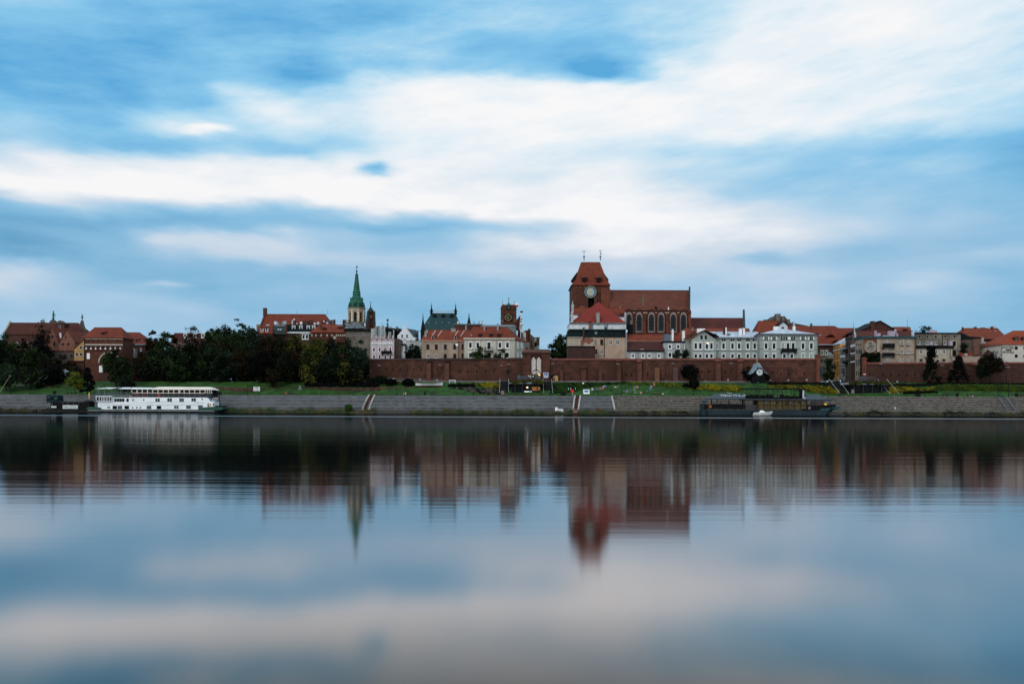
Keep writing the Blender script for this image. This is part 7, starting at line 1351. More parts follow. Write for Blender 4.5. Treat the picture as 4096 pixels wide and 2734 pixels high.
for x,w in ((455,32),(632,20),(1020,26),(1468,56),(1525,18),(1790,8),(1395,8),(760,8)): pbox(DR_+.9,DR_+1.1,x-w/2,x+w/2,440,625,'post',iron,r);pbox(DR_+4.9,DR_+5.1,x-w/2,x+w/2,440,625,'post',iron,r)
pprism([(1820,630),(1835,632),(1900,470),(1880,468)],DR_+1,DR_+1.2,'brace',iron,r);pbox(DR_+1.2,DR_+1.3,1555,1930,640,765,'glass_screen',pm('screen_dark',(.04,.045,.055),(.02,.022,.03),1,rough=.3),r)
m = MB();
for i in range(9): x = 165 + i*22;X = PX(x,DR_+1);m.box(X-.05,X+.05,DR_+1,DR_+1.1,PZ(x,600,DR_),PZ(x,475,DR_))
for y in (500,530,560,590): m.box(PX(160,DR_),PX(345,DR_),DR_+1.02,DR_+1.08,PZ(250,y+5,DR_),PZ(250,y,DR_))
m.build('lattice',teal,r)
m = MB();rg = random.Random(3)
for i in range(26): x = 500 + i*36;X = PX(x,DR_);m.box(X-.4,X+.4,DR_+1.8,DR_+2.6,PZ(x,650,DR_),PZ(x,625-rg.uniform(-5,28),DR_))
m.build('bar_stools',black,r)
cg = pm('canopy_grey',(.055,.075,.095),(.042,.06,.075),.5)
def hipc(e0,e1,ye,r0,r1,yr,name,D0=DR_-.3,D1=DR_+6.3,yl=None,yR=None):
    Dm = (D0+D1)/2;z = PZ((e0+e1)/2,ye,D0);zr = PZ((r0+r1)/2,yr,Dm);a,b,c,d = PX(e0,D0),PX(e1,D0),PX(r0,Dm),PX(r1,Dm);zl = z if yl is None else PZ(e0,yl,Dm);zR = z if yR is None else PZ(e1,yR,Dm)
    m = MB();V = [(a+(2 if yl else 0),D0,z),(b-(4 if yR else 0),D0,z),(b-(4 if yR else 0),D1,z),(a+(2 if yl else 0),D1,z),(c,Dm-1,zr),(d,Dm-1,zr),(c,Dm+1,zr),(d,Dm+1,zr),(a,Dm,zl),(b,Dm,zR)]
    m.add(V,[(0,1,5,4),(2,3,6,7),(4,5,7,6),(0,4,6,3,8),(1,9,2,7,5),(0,8,3,2,9,1)]);return m.build(name,cg,r),(z,zr,D0,Dm)
cp,(z,zr2,D0,Dm) = hipc(165,1558,432,632,1478,272,'canopy',yl=470)
sl_ = Vector((0,(Dm-1)-D0,zr2-z));f_ = .42;c0 = Vector((0,D0,z)) + sl_*f_;lw_ = pm('letter_white',(.55,.66,.72))
o = textmesh('lettering','Pilsner Urquell',1160,375,48,DR_+1.0,lw_,cp,thick=.06,cx=PX(1160,DR_+1),cz=z+(zr2-z)*(1.3/((Dm-1)-D0))+.06,H=1.25,plane=sl_)
o = None
T('B3');Xe,Ye_ = PX(1045,DR_+2),DR_+2.2;MB().lathe(Xe,Ye_,[(.85,z+(zr2-z)*(2.5/((Dm-1)-D0))),(.75,z+(zr2-z)*(2.5/((Dm-1)-D0))+.1)],14,sy=.35).build('emblem',lw_,cp)
pbox(DR_-.25,DR_-.1,350,1558,432,462,'canopy_valance',pm('valance',(.02,.04,.055)),r)
wood = pm('panel_olive',(.075,.06,.024),(.042,.035,.016),.8,streak=3);zA,zB = PZ(2200,470,DR_+.3),PZ(2200,765,DR_+.3);Xc0 = PX(1960,DR_+.3);T('B4');Xc1 = PX(1260,DR_+.3)
MB().box(Xc0,Xc1,DR_+.3,DR_+5.7,zB,zA).build('cabin',wood,r)
m = MB();zm = PZ(600,573,DR_+.3);m.box(Xc0,Xc1,DR_+.2,DR_+.298,zm-.06,zm+.06)
for k in range(9): X = Xc0 + (Xc1-Xc0)*k/8;m.box(X-.07,X+.07,DR_+.15,DR_+.297,zB,zA)
m.build('cabin_battens',pm('batten',(.02,.018,.012)),r)
for x in (105,340,445,800,1035,1155): X,Z = PX(x,DR_+.2),PZ(x,496,DR_+.2);p = MB().disc(X,DR_+.18,DR_+.299,Z,SZ(24,DR_),14).build('porthole',iron if x in (445,1035) else gzinc,r);MB().disc(X,DR_+.15,DR_+.179,Z,SZ(16,DR_),12).build('pane',dark if x in (445,1035) else glass2,p)
X,Z = PX(690,DR_),PZ(690,500,DR_);m = MB();m.tube((X,DR_+.15,Z-.6),(X,DR_+.15,Z+.6),.07,n=4);m.tube((X-.4,DR_+.15,Z-.1),(X,DR_+.15,Z-.6),.06,n=4);m.tube((X+.4,DR_+.15,Z-.1),(X,DR_+.15,Z-.6),.06,n=4);m.build('anchor_emblem',iron,r)
T('B3');xl = PX(1500,DR_);T('B4');xr = PX(1262,DR_);zf = PZ(600,405,DR_);MB().box(xl,xr,DR_-.2,DR_+6.2,zf-.25,zf+.25).build('flat_roof',pm('roof_edge_dark',(.03,.045,.055),(.02,.028,.035)),r)
zt3 = PZ(600,92,DR_+1);xr2 = PX(1205,DR_+1);m = MB();m.box(xl-.5,xr2,DR_+.9,DR_+1.1,zt3-.35,zt3);m.box(xl-.5,xr2,DR_+4.9,DR_+5.1,zt3-.35,zt3)
for k in range(8): X = xl-.5 + (xr2-xl+.3)*k/7;m.box(X-.06,X+.06,DR_+.95,DR_+1.05,zf+.25,zt3-.35);m.box(X-.06,X+.06,DR_+4.95,DR_+5.05,zf+.25,zt3-.35);m.box(X-.06,X+.06,DR_+1.1,DR_+4.9,zt3-.3,zt3-.1)
m.box(xr2-.5,xr2,DR_+.9,DR_+5.1,zf+.25,zt3-.35)
for zz in (zf+.6,zf+1.0,zf+1.35): m.box(xl-.5,xr2,DR_+.97,DR_+1.03,zz-.03,zz)
m.build('pergola',iron,r);m = MB()
for k in range(22): x = xl + (xr2-xl)*(k+.5)/22;h_ = rg.uniform(.4,1.5);m.box(x-.55,x+.55,DR_+2,DR_+3.4,zf+.25,zf+.25+h_)
m.build('deck_furniture',black,r);X = PX(1182,DR_);MB().lathe(X,DR_+.5,[(.22,zf-.1),(.32,zf+1),(.30,zf+1.6),(.27,PZ(1182,150,DR_)),(.3,PZ(1182,142,DR_))],10).build('flue',zinc,r)
hipc(1262,2112,405,1215,1570,268,'canopy',yR=422);pbox(DR_-.2,DR_-.05,1280,1990,405,440,'canopy_valance',MATS['valance'],r)
textmesh('lettering','Pilsner',1430,372,40,DR_+.7,lw_,r,thick=.06,cx=PX(1430,DR_),cz=PZ(1430,374,DR_+.4)+.15,H=1.3,plane=(0,2.3,1.7))
pbox(DR_+.7,DR_+5.4,1262,1690,570,715,'bar_parapet',black,r);pprism([(1690,640),(1690,570),(1900,550),(2080,545),(2090,625),(1900,650)],DR_+.7,DR_+5,'bar_parapet',black,r)
for x,w in ((1487,22),(1925,8),(2100,6),(1270,10)): pbox(DR_+.9,DR_+1.0,x-w/2,x+w/2,420,575,'post',iron,r)
for x,w in ((1395,60),(1440,40),(1530,40),(1590,60),(1670,70),(1720,40)): pbox(DR_+3,DR_+3.1,x-w/2,x+w/2,450,560,'poster',pm('poster_pink',(.25,.17,.2),(.08,.07,.09),4),r)
pbox(DR_+2,DR_+2.3,1770,1830,522,565,'yellow_lamp_sign',pm('sign_yellow_lit',(.9,.62,.06),emit=.7),r);pbox(DR_+.5,DR_+.69,1305,1370,605,680,'photo_board',MATS['poster_pink'],r);pbox(DR_,DR_+.2,1920,2070,655,695,'fender',iron,r)
# motor boat
T('B3');DM = 276.0;r = thing('motor_boat','small white motor boat tied to the side of the bar boat','boat',(PX(2200,DM),DM+1,0));a0 = PX(1840,DM);T('B4');b0 = PX(320,DM);zt4 = PZ(150,742,DM)
m = MB();L_ = b0-a0;secs = []
for f,w,zk,zg in ((0,.85,-.1,.78),(.35,.95,-.15,.85),(.7,.75,-.1,1.0),(.9,.35,.1,1.15),(1,.04,.95,1.25)): secs.append([(a0+L_*f,DM+1-w,zg),(a0+L_*f,DM+1-w*.8,zk+.25),(a0+L_*f,DM+1,zk),(a0+L_*f,DM+1+w*.8,zk+.25),(a0+L_*f,DM+1+w,zg)])
for p,q in zip(secs,secs[1:]): m.loft(p,q)
m.build('hull',pm('gelcoat_white',(.78,.84,.86),None,.5,rough=.3),r);m = MB()
for p,q in zip(secs,secs[1:]):
    A = Vector(p[0]).lerp(Vector(p[1]),.35) + Vector((0,-.02,0));B_ = Vector(p[0]).lerp(Vector(p[1]),.6) + Vector((0,-.02,0));C_ = Vector(q[0]).lerp(Vector(q[1]),.6) + Vector((0,-.02,0));D_ = Vector(q[0]).lerp(Vector(q[1]),.35) + Vector((0,-.02,0));m.add([A,B_,C_,D_],[(0,1,2,3)])
m.build('side_stripe',hullb,r);MB().loft([(a0+L_*.30,DM+.5,.84),(a0+L_*.62,DM+.5,.9),(a0+L_*.62,DM+1.5,.9),(a0+L_*.30,DM+1.5,.84)],[(a0+L_*.38,DM+.6,1.55),(a0+L_*.50,DM+.6,1.55),(a0+L_*.50,DM+1.4,1.55),(a0+L_*.38,DM+1.4,1.55)]).build('console',MATS['gelcoat_white'],r)
m = MB();m.tube((a0+L_*.6,DM+.3,1.35),(a0+L_*.97,DM+.9,1.55),.03,n=4);m.build('bow_rail',gzinc,r);m = MB();m.loft([(a0-.6,DM+.8,.4),(a0-.05,DM+.8,.4),(a0-.05,DM+1.2,.4),(a0-.6,DM+1.2,.4)],[(a0-.7,DM+.8,1.3),(a0-.1,DM+.8,1.4),(a0-.1,DM+1.2,1.4),(a0-.7,DM+1.2,1.3)]);m.box(a0-.45,a0-.25,DM+.9,DM+1.1,-.3,.4);m.build('outboard_motor',iron,r)
# white rowing boat on the lawn
T('T4');DD = DS(680,29);T('L2');r = thing('rowing_boat','white wooden boat with dark red bottom displayed on the grass below the wall','boat',(PX(1050,DD),DD,PZ(1050,435,DD)))
def bp(y0a,y1a,name,mat,dd):
    m = MB();xs_ = np.linspace(570,1545,9);top = lambda x: y0a(x);bot = lambda x: y1a(x);pr = []
    for x in xs_: w = 1.15 * math.sin(math.pi*min(1,max(.06,(x-540)/1005)) ** .8) ** .6 + .08;pr.append([(PX(x,DD),DD-w+dd,PZ(x,top(x),DD)),(PX(x,DD),DD-w*.75+dd,PZ(x,bot(x),DD)),(PX(x,DD),DD+w*.75,PZ(x,bot(x),DD)),(PX(x,DD),DD+w,PZ(x,top(x),DD))])
    for p,q in zip(pr,pr[1:]): m.loft(p,q)
    return m.build(name,mat,r)
sheer = lambda x: 285 + 18*math.sin(math.pi*(x-570)/975) - max(0,(x-1250)/295)**1.5*28
bp(sheer,lambda x: 372,'hull_upper',pm('boat_white',(.55,.62,.66),(.48,.55,.58),.8),0);bp(lambda x: 374,lambda x: 432,'hull_bottom',pm('boat_bottom',(.09,.012,.016),(.02,.008,.012),.5),.05)
m = MB();
for x0,x1 in ((770,1330),(1375,1515)):
    for x in np.linspace(x0,x1-40,8): pass
    m.prism([(PX(x0,DD),PZ(x0,sheer(x0)+22,DD)),(PX((x0+x1)/2,DD),PZ(1050,sheer((x0+x1)/2)+22,DD)),(PX(x1,DD),PZ(x1,sheer(x1)+22,DD)),(PX(x1,DD),PZ(x1,sheer(x1)+32,DD)),(PX((x0+x1)/2,DD),PZ(1050,sheer((x0+x1)/2)+32,DD)),(PX(x0,DD),PZ(x0,sheer(x0)+32,DD))],DD-1.28,DD-1.2)
m.build('rubbing_strip',pm('strip_teal',(.02,.06,.06)),r);pbox(DD-.6,DD+.6,568,610,285,355,'rudder_frame',cream,r)
T('T4')
def board(label,x,y,w,hpx,s,post=True,pic=None,name='picture_board',legs=1.6):
    D = DS(x,s);X,Z,hw,hh = PX(x,D),PZ(x,y,D),SZ(w,D)/2,SZ(hpx,D)/2;zb = zt(X,D);r = thing(name,label,'sign',(X,D,zb));MB().box(X-hw,X+hw,D,D+.08,Z-hh,Z+hh).build('panel',pm('board_white',(.6,.66,.7),(.5,.56,.6),.8),r)
    m = MB()
    for s_ in (-1,1): m.box(X+s_*hw*.96-.06,X+s_*hw*.96+.06,D+.085,D+.2,zb-.2,Z+hh)
    m.build('post',iron,r)
    if pic: pic(r,X,D,Z,hw,hh)
    return r
def drawing(r,X,D,Z,hw,hh):
    m = MB();g = random.Random(5)
    for k in range(16): a = X + hw*g.uniform(-.75,.45);z = Z + hh*g.uniform(-.75,.6);m.tube((a,D-.02,z),(a+hw*g.uniform(-.2,.35),D-.02,z+hh*g.uniform(-.5,.3)),.05,n=3)
    m.prism([(X-hw*.5,Z+hh*.5),(X+hw*.35,Z+hh*.55),(X+hw*.35,Z+hh*.72),(X-hw*.45,Z+hh*.68)],D-.03,D-.003);m.build('drawing',iron,r)
T('T3');board('white board with a black ink drawing on two posts, above the left embankment',96,1121,94,60,14.5,pic=drawing)
T('T4');board('white board with a dark blue town photograph, right of the rowing boat',972,1088,82,50,34,pic=lambda r,X,D,Z,hw,hh: MB().prism([(X-hw*.85,Z-hh*.4),(X+hw*.6,Z-hh*.4),(X+hw*.85,Z-hh*.1),(X+hw*.8,Z+hh*.7),(X+hw*.2,Z+hh*.55),(X-hw*.1,Z+hh*.8),(X-hw*.85,Z+hh*.5)],D-.03,D-.003).build('photograph',pm('photo_blue',(.03,.07,.11),(.2,.27,.32),1.2),r))
# ------------------------------------------------------------------ cafe pavilions under the wall terrace
def pavilion(label,t,K,x0,x1,lit,s0=21.5):
    """K maps the K1 picture coordinates of the left pavilion onto this one"""
    T('K1');D = DS(1100,s0) if lit else None
    T(t);xc = (x0+x1)/2;D = DS(xc,s0);zg = 6.45;zroof = PZ(xc,K['roof'],D);zfl = PZ(xc,K['deck'],D);a,b = PX(x0,D),PX(x1,D);r = thing('cafe_pavilion',label,'cafe',((a+b)/2,D+4,zg))
    MB().box(a+1,b-1,D+1.2,D+11,zg,zroof-.05).build('interior_wall',pm('cafe_black',(.008,.010,.012),(.005,.006,.008),.7,rough=.6),r)
    MB().box(a,b,D,D+11,zroof,zfl).build('roof_slab',pm('slab_white_grey',(.22,.27,.31),(.16,.2,.24),.6),r);MB().box(a+.2,b-.2,D+1.2,D+11,zfl+.003,zfl+.75).build('terrace_deck',pm('deck_brown',(.035,.018,.016),(.02,.011,.01),.5),r)
    n = 4
    for i in range(n): X = a+2.2 + (b-a-4.4)*i/(n-1);MB().box(X-.15,X+.15,D+.5,D+.8,zg,zroof).build('column',pm('column_slate',(.012,.028,.036),(.012,.03,.038),.6),r)
    for i in range(n-1):
        X = a+2.4 + (b-a-4.4)*i/(n-1);X2 = X + (b-a-4.4)/(n-1) - .4;g_ = MB().box(X,X2,D+1.1,D+1.19,zg+.1,zroof-.3).build('glazing',pm('cafe_glass',(.006,.008,.009),(.004,.005,.006),.6,rough=.35,spec=.12),r)
        if lit:
            if i == 1: MB().box(X+1.4,X+1.9,D+1.0,D+1.09,zroof-1.6,zroof-1.1).build('lit_lamp',pm('lamp_warm',(1,.8,.5),emit=2.5),g_);MB().box(X+.5,X+3.2,D+1.0,D+1.09,zg+1.5,zg+1.75).build('lit_counter',pm('counter_light',(.8,.88,1),emit=.9),g_)
            if i == 2: MB().box(X+.6,X+3.6,D+1.0,D+1.09,zg+2.0,zg+3.4).build('lit_interior',pm('interior_amber',(.35,.16,.05),(.05,.02,.01),1.6,emit=.25),g_)
    C = [];nn = 5200;xx = rng.uniform(a,b,nn);env = .5 + .5*np.sin(xx*1.25) * np.sin(xx*.53+1);zz = zfl + .25 - rng.uniform(0,1,nn) * (.3+1.3*np.clip(env,0,1));C = np.stack([xx,D-rng.uniform(0,.5,nn),zz],1)
    quads_object('trailing_plants',leaf_quads(C,.11),[LF['lime'],LF['olive']],r,(a,D,zfl),(np.sin(xx*2.1)+rng.normal(size=nn)*.4>.2).astype(int))
    m = MB();zr = PZ(xc,K['rail'],D+2);m.box(a+4,b-4,D+1.5,D+1.56,zr-.06,zr)
    for i in range(12): X = a+4 + (b-a-8)*i/11;m.box(X-.02,X+.02,D+1.5,D+1.54,zfl+.75,zr-.06)
    m.build('terrace_railing',gzinc,r);MB().box(a+4.1,a+4+(b-a)*.25,D+1.6,D+1.64,zfl+.8,zr-.15).build('glass_balustrade',pm('balustrade_glass',(.03,.04,.05),(.02,.025,.03),.6,rough=.2),r)
    for sx_,(xa,xb_) in ((-1,(a-3.6,a-.1)),(1,(b+.1,b+3.6))):
        st = thing('side_stair','%s outdoor staircase with white handrail beside the %s pavilion' % ('left' if sx_<0 else 'right','lamp-lit' if lit else 'unlit right'),'stairs',((xa+xb_)/2,D+5,zg));m = MB();ns_ = 18
        for i in range(ns_): f = i/ns_;m.box(xa,xb_,D-1+f*11,D-1+(i+1)/ns_*11,zg-.5,zg+(12.2-zg)*(i+1)/ns_)
        m.build('flight',pm('stair_dark',(.016,.018,.02),(.010,.011,.012),.8),st);MB().box(xa-.02 if sx_<0 else xb_-.3,xa+.3 if sx_<0 else xb_+.02,D-1.1,D+10,zg-.5,zg+.6).build('string_wall',iron,st)
        for X in (xa+.1,xb_-.1): MB().tube((X,D-1,zg+1.1),(X,D+9.5,13.2),.035,n=5).build('handrail',canw,st)
    m = MB();
    for k in range(2): m.box(a-5,b+5,D-3.5+k*1.2,D+1.5,6.38+.2*k if k else 6.385,6.5+.2*k)
    m.build('forecourt',pm('forecourt',(.10,.10,.11),(.07,.07,.075),.6),r)
    return r,a,b,D,zfl
pv,pa,pb,pD,pz = pavilion('glazed cafe pavilion lit inside, set into the bank below the gate tower','K1',dict(roof=575,deck=470,rail=250),390,1850,True)
pv2,qa,qb,qD,qz = pavilion('unlit black cafe pavilion with trailing plants below the street opening','T8',dict(roof=1060,deck=1028,rail=948),1405,1974,False)
def frame_board(label,t,x,y,w,hpx,s=16.5):
    T(t);D = DS(x,s);X,Z,hw,hh = PX(x,D),PZ(x,y,D),SZ(w,D)/2,SZ(hpx,D)/2;r = thing('menu_board',label,'sign',(X,D,Z-hh));m = MB();m.box(X-hw,X-hw+.12,D,D+.1,Z-hh,Z+hh);m.box(X+hw-.12,X+hw,D,D+.1,Z-hh,Z+hh);m.box(X-hw+.12,X+hw-.12,D,D+.1,Z+hh-.12,Z+hh);m.box(X-hw+.12,X+hw-.12,D,D+.1,Z-hh*.55,Z-hh*.42);m.build('frame',pm('board_frame',(.35,.27,.25)),r);MB().box(X-hw+.12,X+hw-.12,D+.02,D+.06,Z-hh*.42,Z+hh-.12).build('panel',gzinc,r)
frame_board('pale-framed menu board left of the lit pavilion','K1',118,960,105,175);frame_board('pale-framed menu board left of the unlit pavilion','T8',1469,1162,36,58)
T('T5');X = PX(655,DS(655,38));D = DS(655,38);r = thing('parking_sign','blue and white parking sign before the gate tower','sign',(X,D,12.1));MB().tube((X,D+.1,12),(X,D+.1,PZ(655,890,D)),.05,n=5).build('pole',gzinc,r)
MB().box(X-.95,X+.95,D-.02,D+.02,PZ(655,928,D),PZ(655,890,D)).build('plate',white,r);pl = MB().box(X-.72,X+.72,D-.05,D-.022,PZ(655,924,D),PZ(655,894,D)).build('blue_field',pm('sign_blue',(.02,.10,.36)),r);textmesh('lettering','P',655,909,20,D-.06,white,pl);MB().box(X-.95,X+.95,D-.02,D+.02,PZ(655,963,D),PZ(655,932,D)).build('lower_plate',zinc,r)
# clock kiosk
T('K3');D = DS(1000,34.0);r = thing('clock_kiosk','black wooden kiosk with flared metal roof and round white clock','kiosk',(PX(1000,D),D+2,11.5));ch = pm('kiosk_black',(.007,.008,.009),(.004,.005,.006),.8)
def kz(y): return PZ(1000,y,D)
MB().loft([(PX(690,D),D,kz(1275)),(PX(1310,D),D,kz(1275)),(PX(1310,D),D+6,kz(1275)),(PX(690,D),D+6,kz(1275))],[(PX(730,D),D+.1,kz(800)),(PX(1270,D),D+.1,kz(800)),(PX(1270,D),D+6,kz(800)),(PX(730,D),D+6,kz(800))]).build('body',ch,r)
MB().prism([(PX(690,D),kz(800)),(PX(1300,D),kz(800)),(PX(1130,D),kz(545)),(PX(930,D),kz(545))],D-.2,D+6).build('gable',ch,r)
m = MB();L_ = [(600,800),(760,690),(880,560),(945,420),(988,320)]
for (xa,ya),(xb,yb) in zip(L_,L_[1:]):
    for mir in (0,1):
        f = (lambda x: x) if not mir else (lambda x: 1985-x);zA,zB_ = kz(ya),kz(yb);w_ = 60 if yb > 400 else 10
        A = [(PX(f(xa),D),D-.9,zA),(PX(f(xb),D),D-.9+.0,zB_),(PX(f(xb),D),D-.9,zB_-.35),(PX(f(xa),D),D-.9,zA-.12)];m.loft(A,[(p[0],D+6.5,p[2]) for p in A])
m.build('roof',pm('kiosk_zinc',(.20,.27,.33),(.15,.21,.27),.6),r);MB().prism([(PX(938,D),kz(530)),(PX(1118,D),kz(530)),(PX(1040,D),kz(400)),(PX(990,D),kz(320)),(PX(945,D),kz(430))],D-1.0,D-.92).build('roof_front',MATS['kiosk_zinc'],r)
X,Z,rr = PX(1021,D),PZ(1021,712,D),SZ(132,D);c = MB().disc(X,D-.4,D-.21,Z,rr,32).build('clock',pm('dial_white',(.52,.62,.66),None,.6),r);m = MB()
for ang,ln,w in ((322,.95,.05),(330,.62,.08)):
    q = R(ang);u_ = Vector((math.sin(q),0,math.cos(q)));v_ = Vector((math.cos(q),0,-math.sin(q)));o_ = Vector((X,D-.45,Z));pts = [o_-u_*rr*.15-v_*w*rr,o_-u_*rr*.15+v_*w*rr,o_+u_*rr*ln+v_*w*rr*.4,o_+u_*rr*ln-v_*w*rr*.4];MB().loft(pts,[t_+Vector((0,-.04,0)) for t_ in pts]).build('hand',iron,c)
pbox(D-.44,D-.405,985,1055,773,783,'dial_lettering',gzinc,c);pbox(D-.05,D-.003,925,1005,1125,1150,'green_mark',pm('mark_green',(.01,.12,.11)),r);pprism([(930,1150),(1000,1150),(968,1185)],D-.05,D-.003,'green_mark',MATS['mark_green'],r)
m = MB();X = PX(988,D);m.lathe(X,D+2,[(.12,kz(330)),(.06,kz(280)),(.25,kz(265)),(.06,kz(245)),(.05,kz(120))],6);m.box(X-.35,X+.35,D+1.97,D+2.03,kz(190),kz(184));m.box(X-.3,X+.3,D+1.97,D+2.03,kz(160),kz(152));m.build('finial',gold,r)
T('K3');xa,xb = PX(20,D+1),PX(700,D+1);tag(MB().box(xa,xb,D+1,D+1.4,10.6,PZ(350,1130,D+1)).build('low_wall',pm('low_wall_grey',(.05,.055,.07),(.035,.038,.05),.8)),'low dark paved wall left of the clock kiosk','wall')
tag(MB().box(PX(1320,D),PX(1620,D),D+1,D+1.1,10.8,PZ(1450,1150,D)).build('barrier',gzinc),'short grey barrier right of the clock kiosk','barrier');tag(MB().box(PX(320,D-2),PX(1370,D-2),D-3,D-.4,10.0,PZ(900,1282,D-2)).build('kiosk_base',pm('base_stone',(.17,.15,.10),(.09,.08,.05),.9)),'pale stone base ledge below the clock kiosk','ledge')
# ------------------------------------------------------------------ people
def skin_mesh(name,pts,edges,rad,root=0):
    me = bpy.data.meshes.new(name);me.from_pydata(pts,edges,[]);o = bpy.data.objects.new(name,me);COL.objects.link(o)
    sk = o.modifiers.new('skin','SKIN');ss_ = o.modifiers.new('sub','SUBSURF');ss_.levels = ss_.render_levels = 1
    for i,rr in enumerate(rad): me.skin_vertices[0].data[i].radius = (rr,rr) if isinstance(rr,float) else rr
    me.skin_vertices[0].data[root].use_root = True;dg = bpy.context.evaluated_depsgraph_get();r = bpy.data.meshes.new_from_object(o.evaluated_get(dg));bpy.data.objects.remove(o);r.name = name;return r
def body(pose):
    """joints facing -Y (towards the river); returns the evaluated mesh with material slots skin, top, trousers, hair"""
    J = {}
    if pose == 'stand':
        J = dict(hip=(0,0,.93),chest=(0,0,1.25),neck=(0,0,1.46),head=(0,-.02,1.62),crown=(0,0,1.74))
        for s_ in (-1,1):
            k = 'l' if s_ < 0 else 'r';J.update({k+'h': (s_*.1,0,.88),k+'k': (s_*.12,-.03,.5),k+'a': (s_*.13,0,.09),k+'t': (s_*.15,-.15,.04),k+'s': (s_*.19,0,1.4),k+'e': (s_*.26,.02,1.13),k+'w': (s_*.25,-.08,.9),k+'f': (s_*.24,-.12,.8)})
    elif pose == 'sit':
        J = dict(hip=(0,0,.5),chest=(0,.02,.83),neck=(0,0,1.04),head=(0,-.04,1.19),crown=(0,-.02,1.31))
        for s_ in (-1,1):
            k = 'l' if s_ < 0 else 'r';J.update({k+'h': (s_*.1,-.02,.5),k+'k': (s_*.14,-.45,.5),k+'a': (s_*.14,-.48,.09),k+'t': (s_*.16,-.62,.04),k+'s': (s_*.19,.01,.98),k+'e': (s_*.25,-.08,.73),k+'w': (s_*.14,-.3,.62),k+'f': (s_*.1,-.38,.6)})
    else:
        J = dict(hip=(0,0,.32),chest=(0,.2,.58),neck=(0,.33,.74),head=(0,.36,.88),crown=(0,.38,1.0))
        for s_ in (-1,1):
            k = 'l' if s_ < 0 else 'r';J.update({k+'h': (s_*.1,-.02,.31),k+'k': (s_*.14,-.42,.46),k+'a': (s_*.14,-.75,.1),k+'t': (s_*.15,-.85,.12),k+'s': (s_*.19,.29,.68),k+'e': (s_*.27,.1,.48),k+'w': (s_*.14,-.08,.46),k+'f': (s_*.08,-.16,.45)})
    names = list(J);ix = {n_: i for i,n_ in enumerate(names)};P_ = [J[n_] for n_ in names]
    rd = dict(hip=(.15,.11),chest=(.17,.12),neck=.055,head=.10,crown=.07,h=.085,k=.06,a=.045,t=.035,s=.06,e=.045,w=.032,f=.035)
    R_ = [rd[n_] if n_ in rd else rd[n_[1]] for n_ in names];E = [('hip','chest'),('chest','neck'),('neck','head'),('head','crown')]
    for k in 'lr': E += [('hip',k+'h'),(k+'h',k+'k'),(k+'k',k+'a'),(k+'a',k+'t'),('chest',k+'s'),(k+'s',k+'e'),(k+'e',k+'w'),(k+'w',k+'f')]
    # five short fingers per hand and a small nose
    for k in 'lr':
        f = Vector(J[k+'f']);d = (f-Vector(J[k+'w'])).normalized();sd = -1 if k == 'l' else 1
        for q in range(5):
            off = Vector((.016*(q-1.5),0,0)) if q < 4 else Vector((-.04*sd,0,.02));P_.append(tuple(f+off+d*(.05 if q<4 else .02)));R_.append(.009);E.append((len(P_)-1,k+'f'))
    P_.append((J['head'][0],J['head'][1]-.12,J['head'][2]-.01));R_.append(.018);E.append((len(P_)-1,'head'))
    E = [(a if isinstance(a,int) else ix[a],b if isinstance(b,int) else ix[b]) for a,b in E]
    me = skin_mesh('person',P_,E,R_);
    for m_ in (SKIN,TOP0,TRO0,HAIR): me.materials.append(m_)
    neck = Vector(J['neck']);hip = Vector(J['hip']);hands = [Vector(J[k+'w']) for k in 'lr'];feet = [Vector(J[k+'a']) for k in 'lr'];hd = Vector(J['head'])
    for p_ in me.polygons:
        c = p_.center;mi = 1
        if (c-hd).length < .19 and c.z > neck.z + .02: mi = 3 if (c.z>hd.z+.05 or c.y>hd.y+.04) else 0
        elif min((c-h_).length for h_ in hands) < .07 or any((c-Vector(J[k+'f'])).length<.1 for k in 'lr'): mi = 0
        elif min((c-h_).length for h_ in feet) < .08 or any((c-Vector(J[k+'t'])).length<.09 for k in 'lr'): mi = 3
        else:
            dl = min(min((c-(Vector(J[k+a])*(1-t)+Vector(J[k+b])*t)).length for t in (0,.25,.5,.75,1)) for k in 'lr' for a,b in (('h','k'),('k','a')))
            dt = min((c-(hip*(1-t)+Vector(J['neck'])*t)).length for t in (.25,.5,.75,1));da = min(min((c-(Vector(J[k+a])*(1-t)+Vector(J[k+b])*t)).length for t in (0,.5,1)) for k in 'lr' for a,b in (('s','e'),('e','w')))
            mi = 2 if dl < min(dt,da) else 1
        p_.material_index = mi
    return me
SKIN = pm('skin',(.42,.24,.17),(.36,.2,.14),4,rough=.6);HAIR = pm('hair_dark',(.03,.02,.014),(.015,.01,.008),6);TOP0 = pm('cloth_white',(.6,.62,.64),(.5,.52,.54),4);TRO0 = pm('cloth_navy',(.02,.03,.06),(.012,.02,.04),4)
CL = dict(white=TOP0,navy=TRO0,orange=pm('cloth_orange',(.62,.11,.05),(.5,.08,.04),4),black=pm('cloth_black',(.010,.010,.012),(.006,.006,.008),4),blue=pm('cloth_blue',(.06,.16,.36),(.04,.11,.26),4),rust=pm('cloth_rust',(.30,.10,.06),(.22,.07,.05),4),
    grey=pm('cloth_grey',(.25,.27,.3),(.18,.2,.22),4),teal=pm('cloth_teal',(.03,.10,.13),(.02,.07,.09),4),beige=pm('cloth_beige',(.4,.33,.27),(.3,.25,.2),4),yellow=pm('cloth_yellow',(.5,.35,.06),(.4,.28,.05),4))
BODY = {k: body(k) for k in ('stand','sit','recline')}
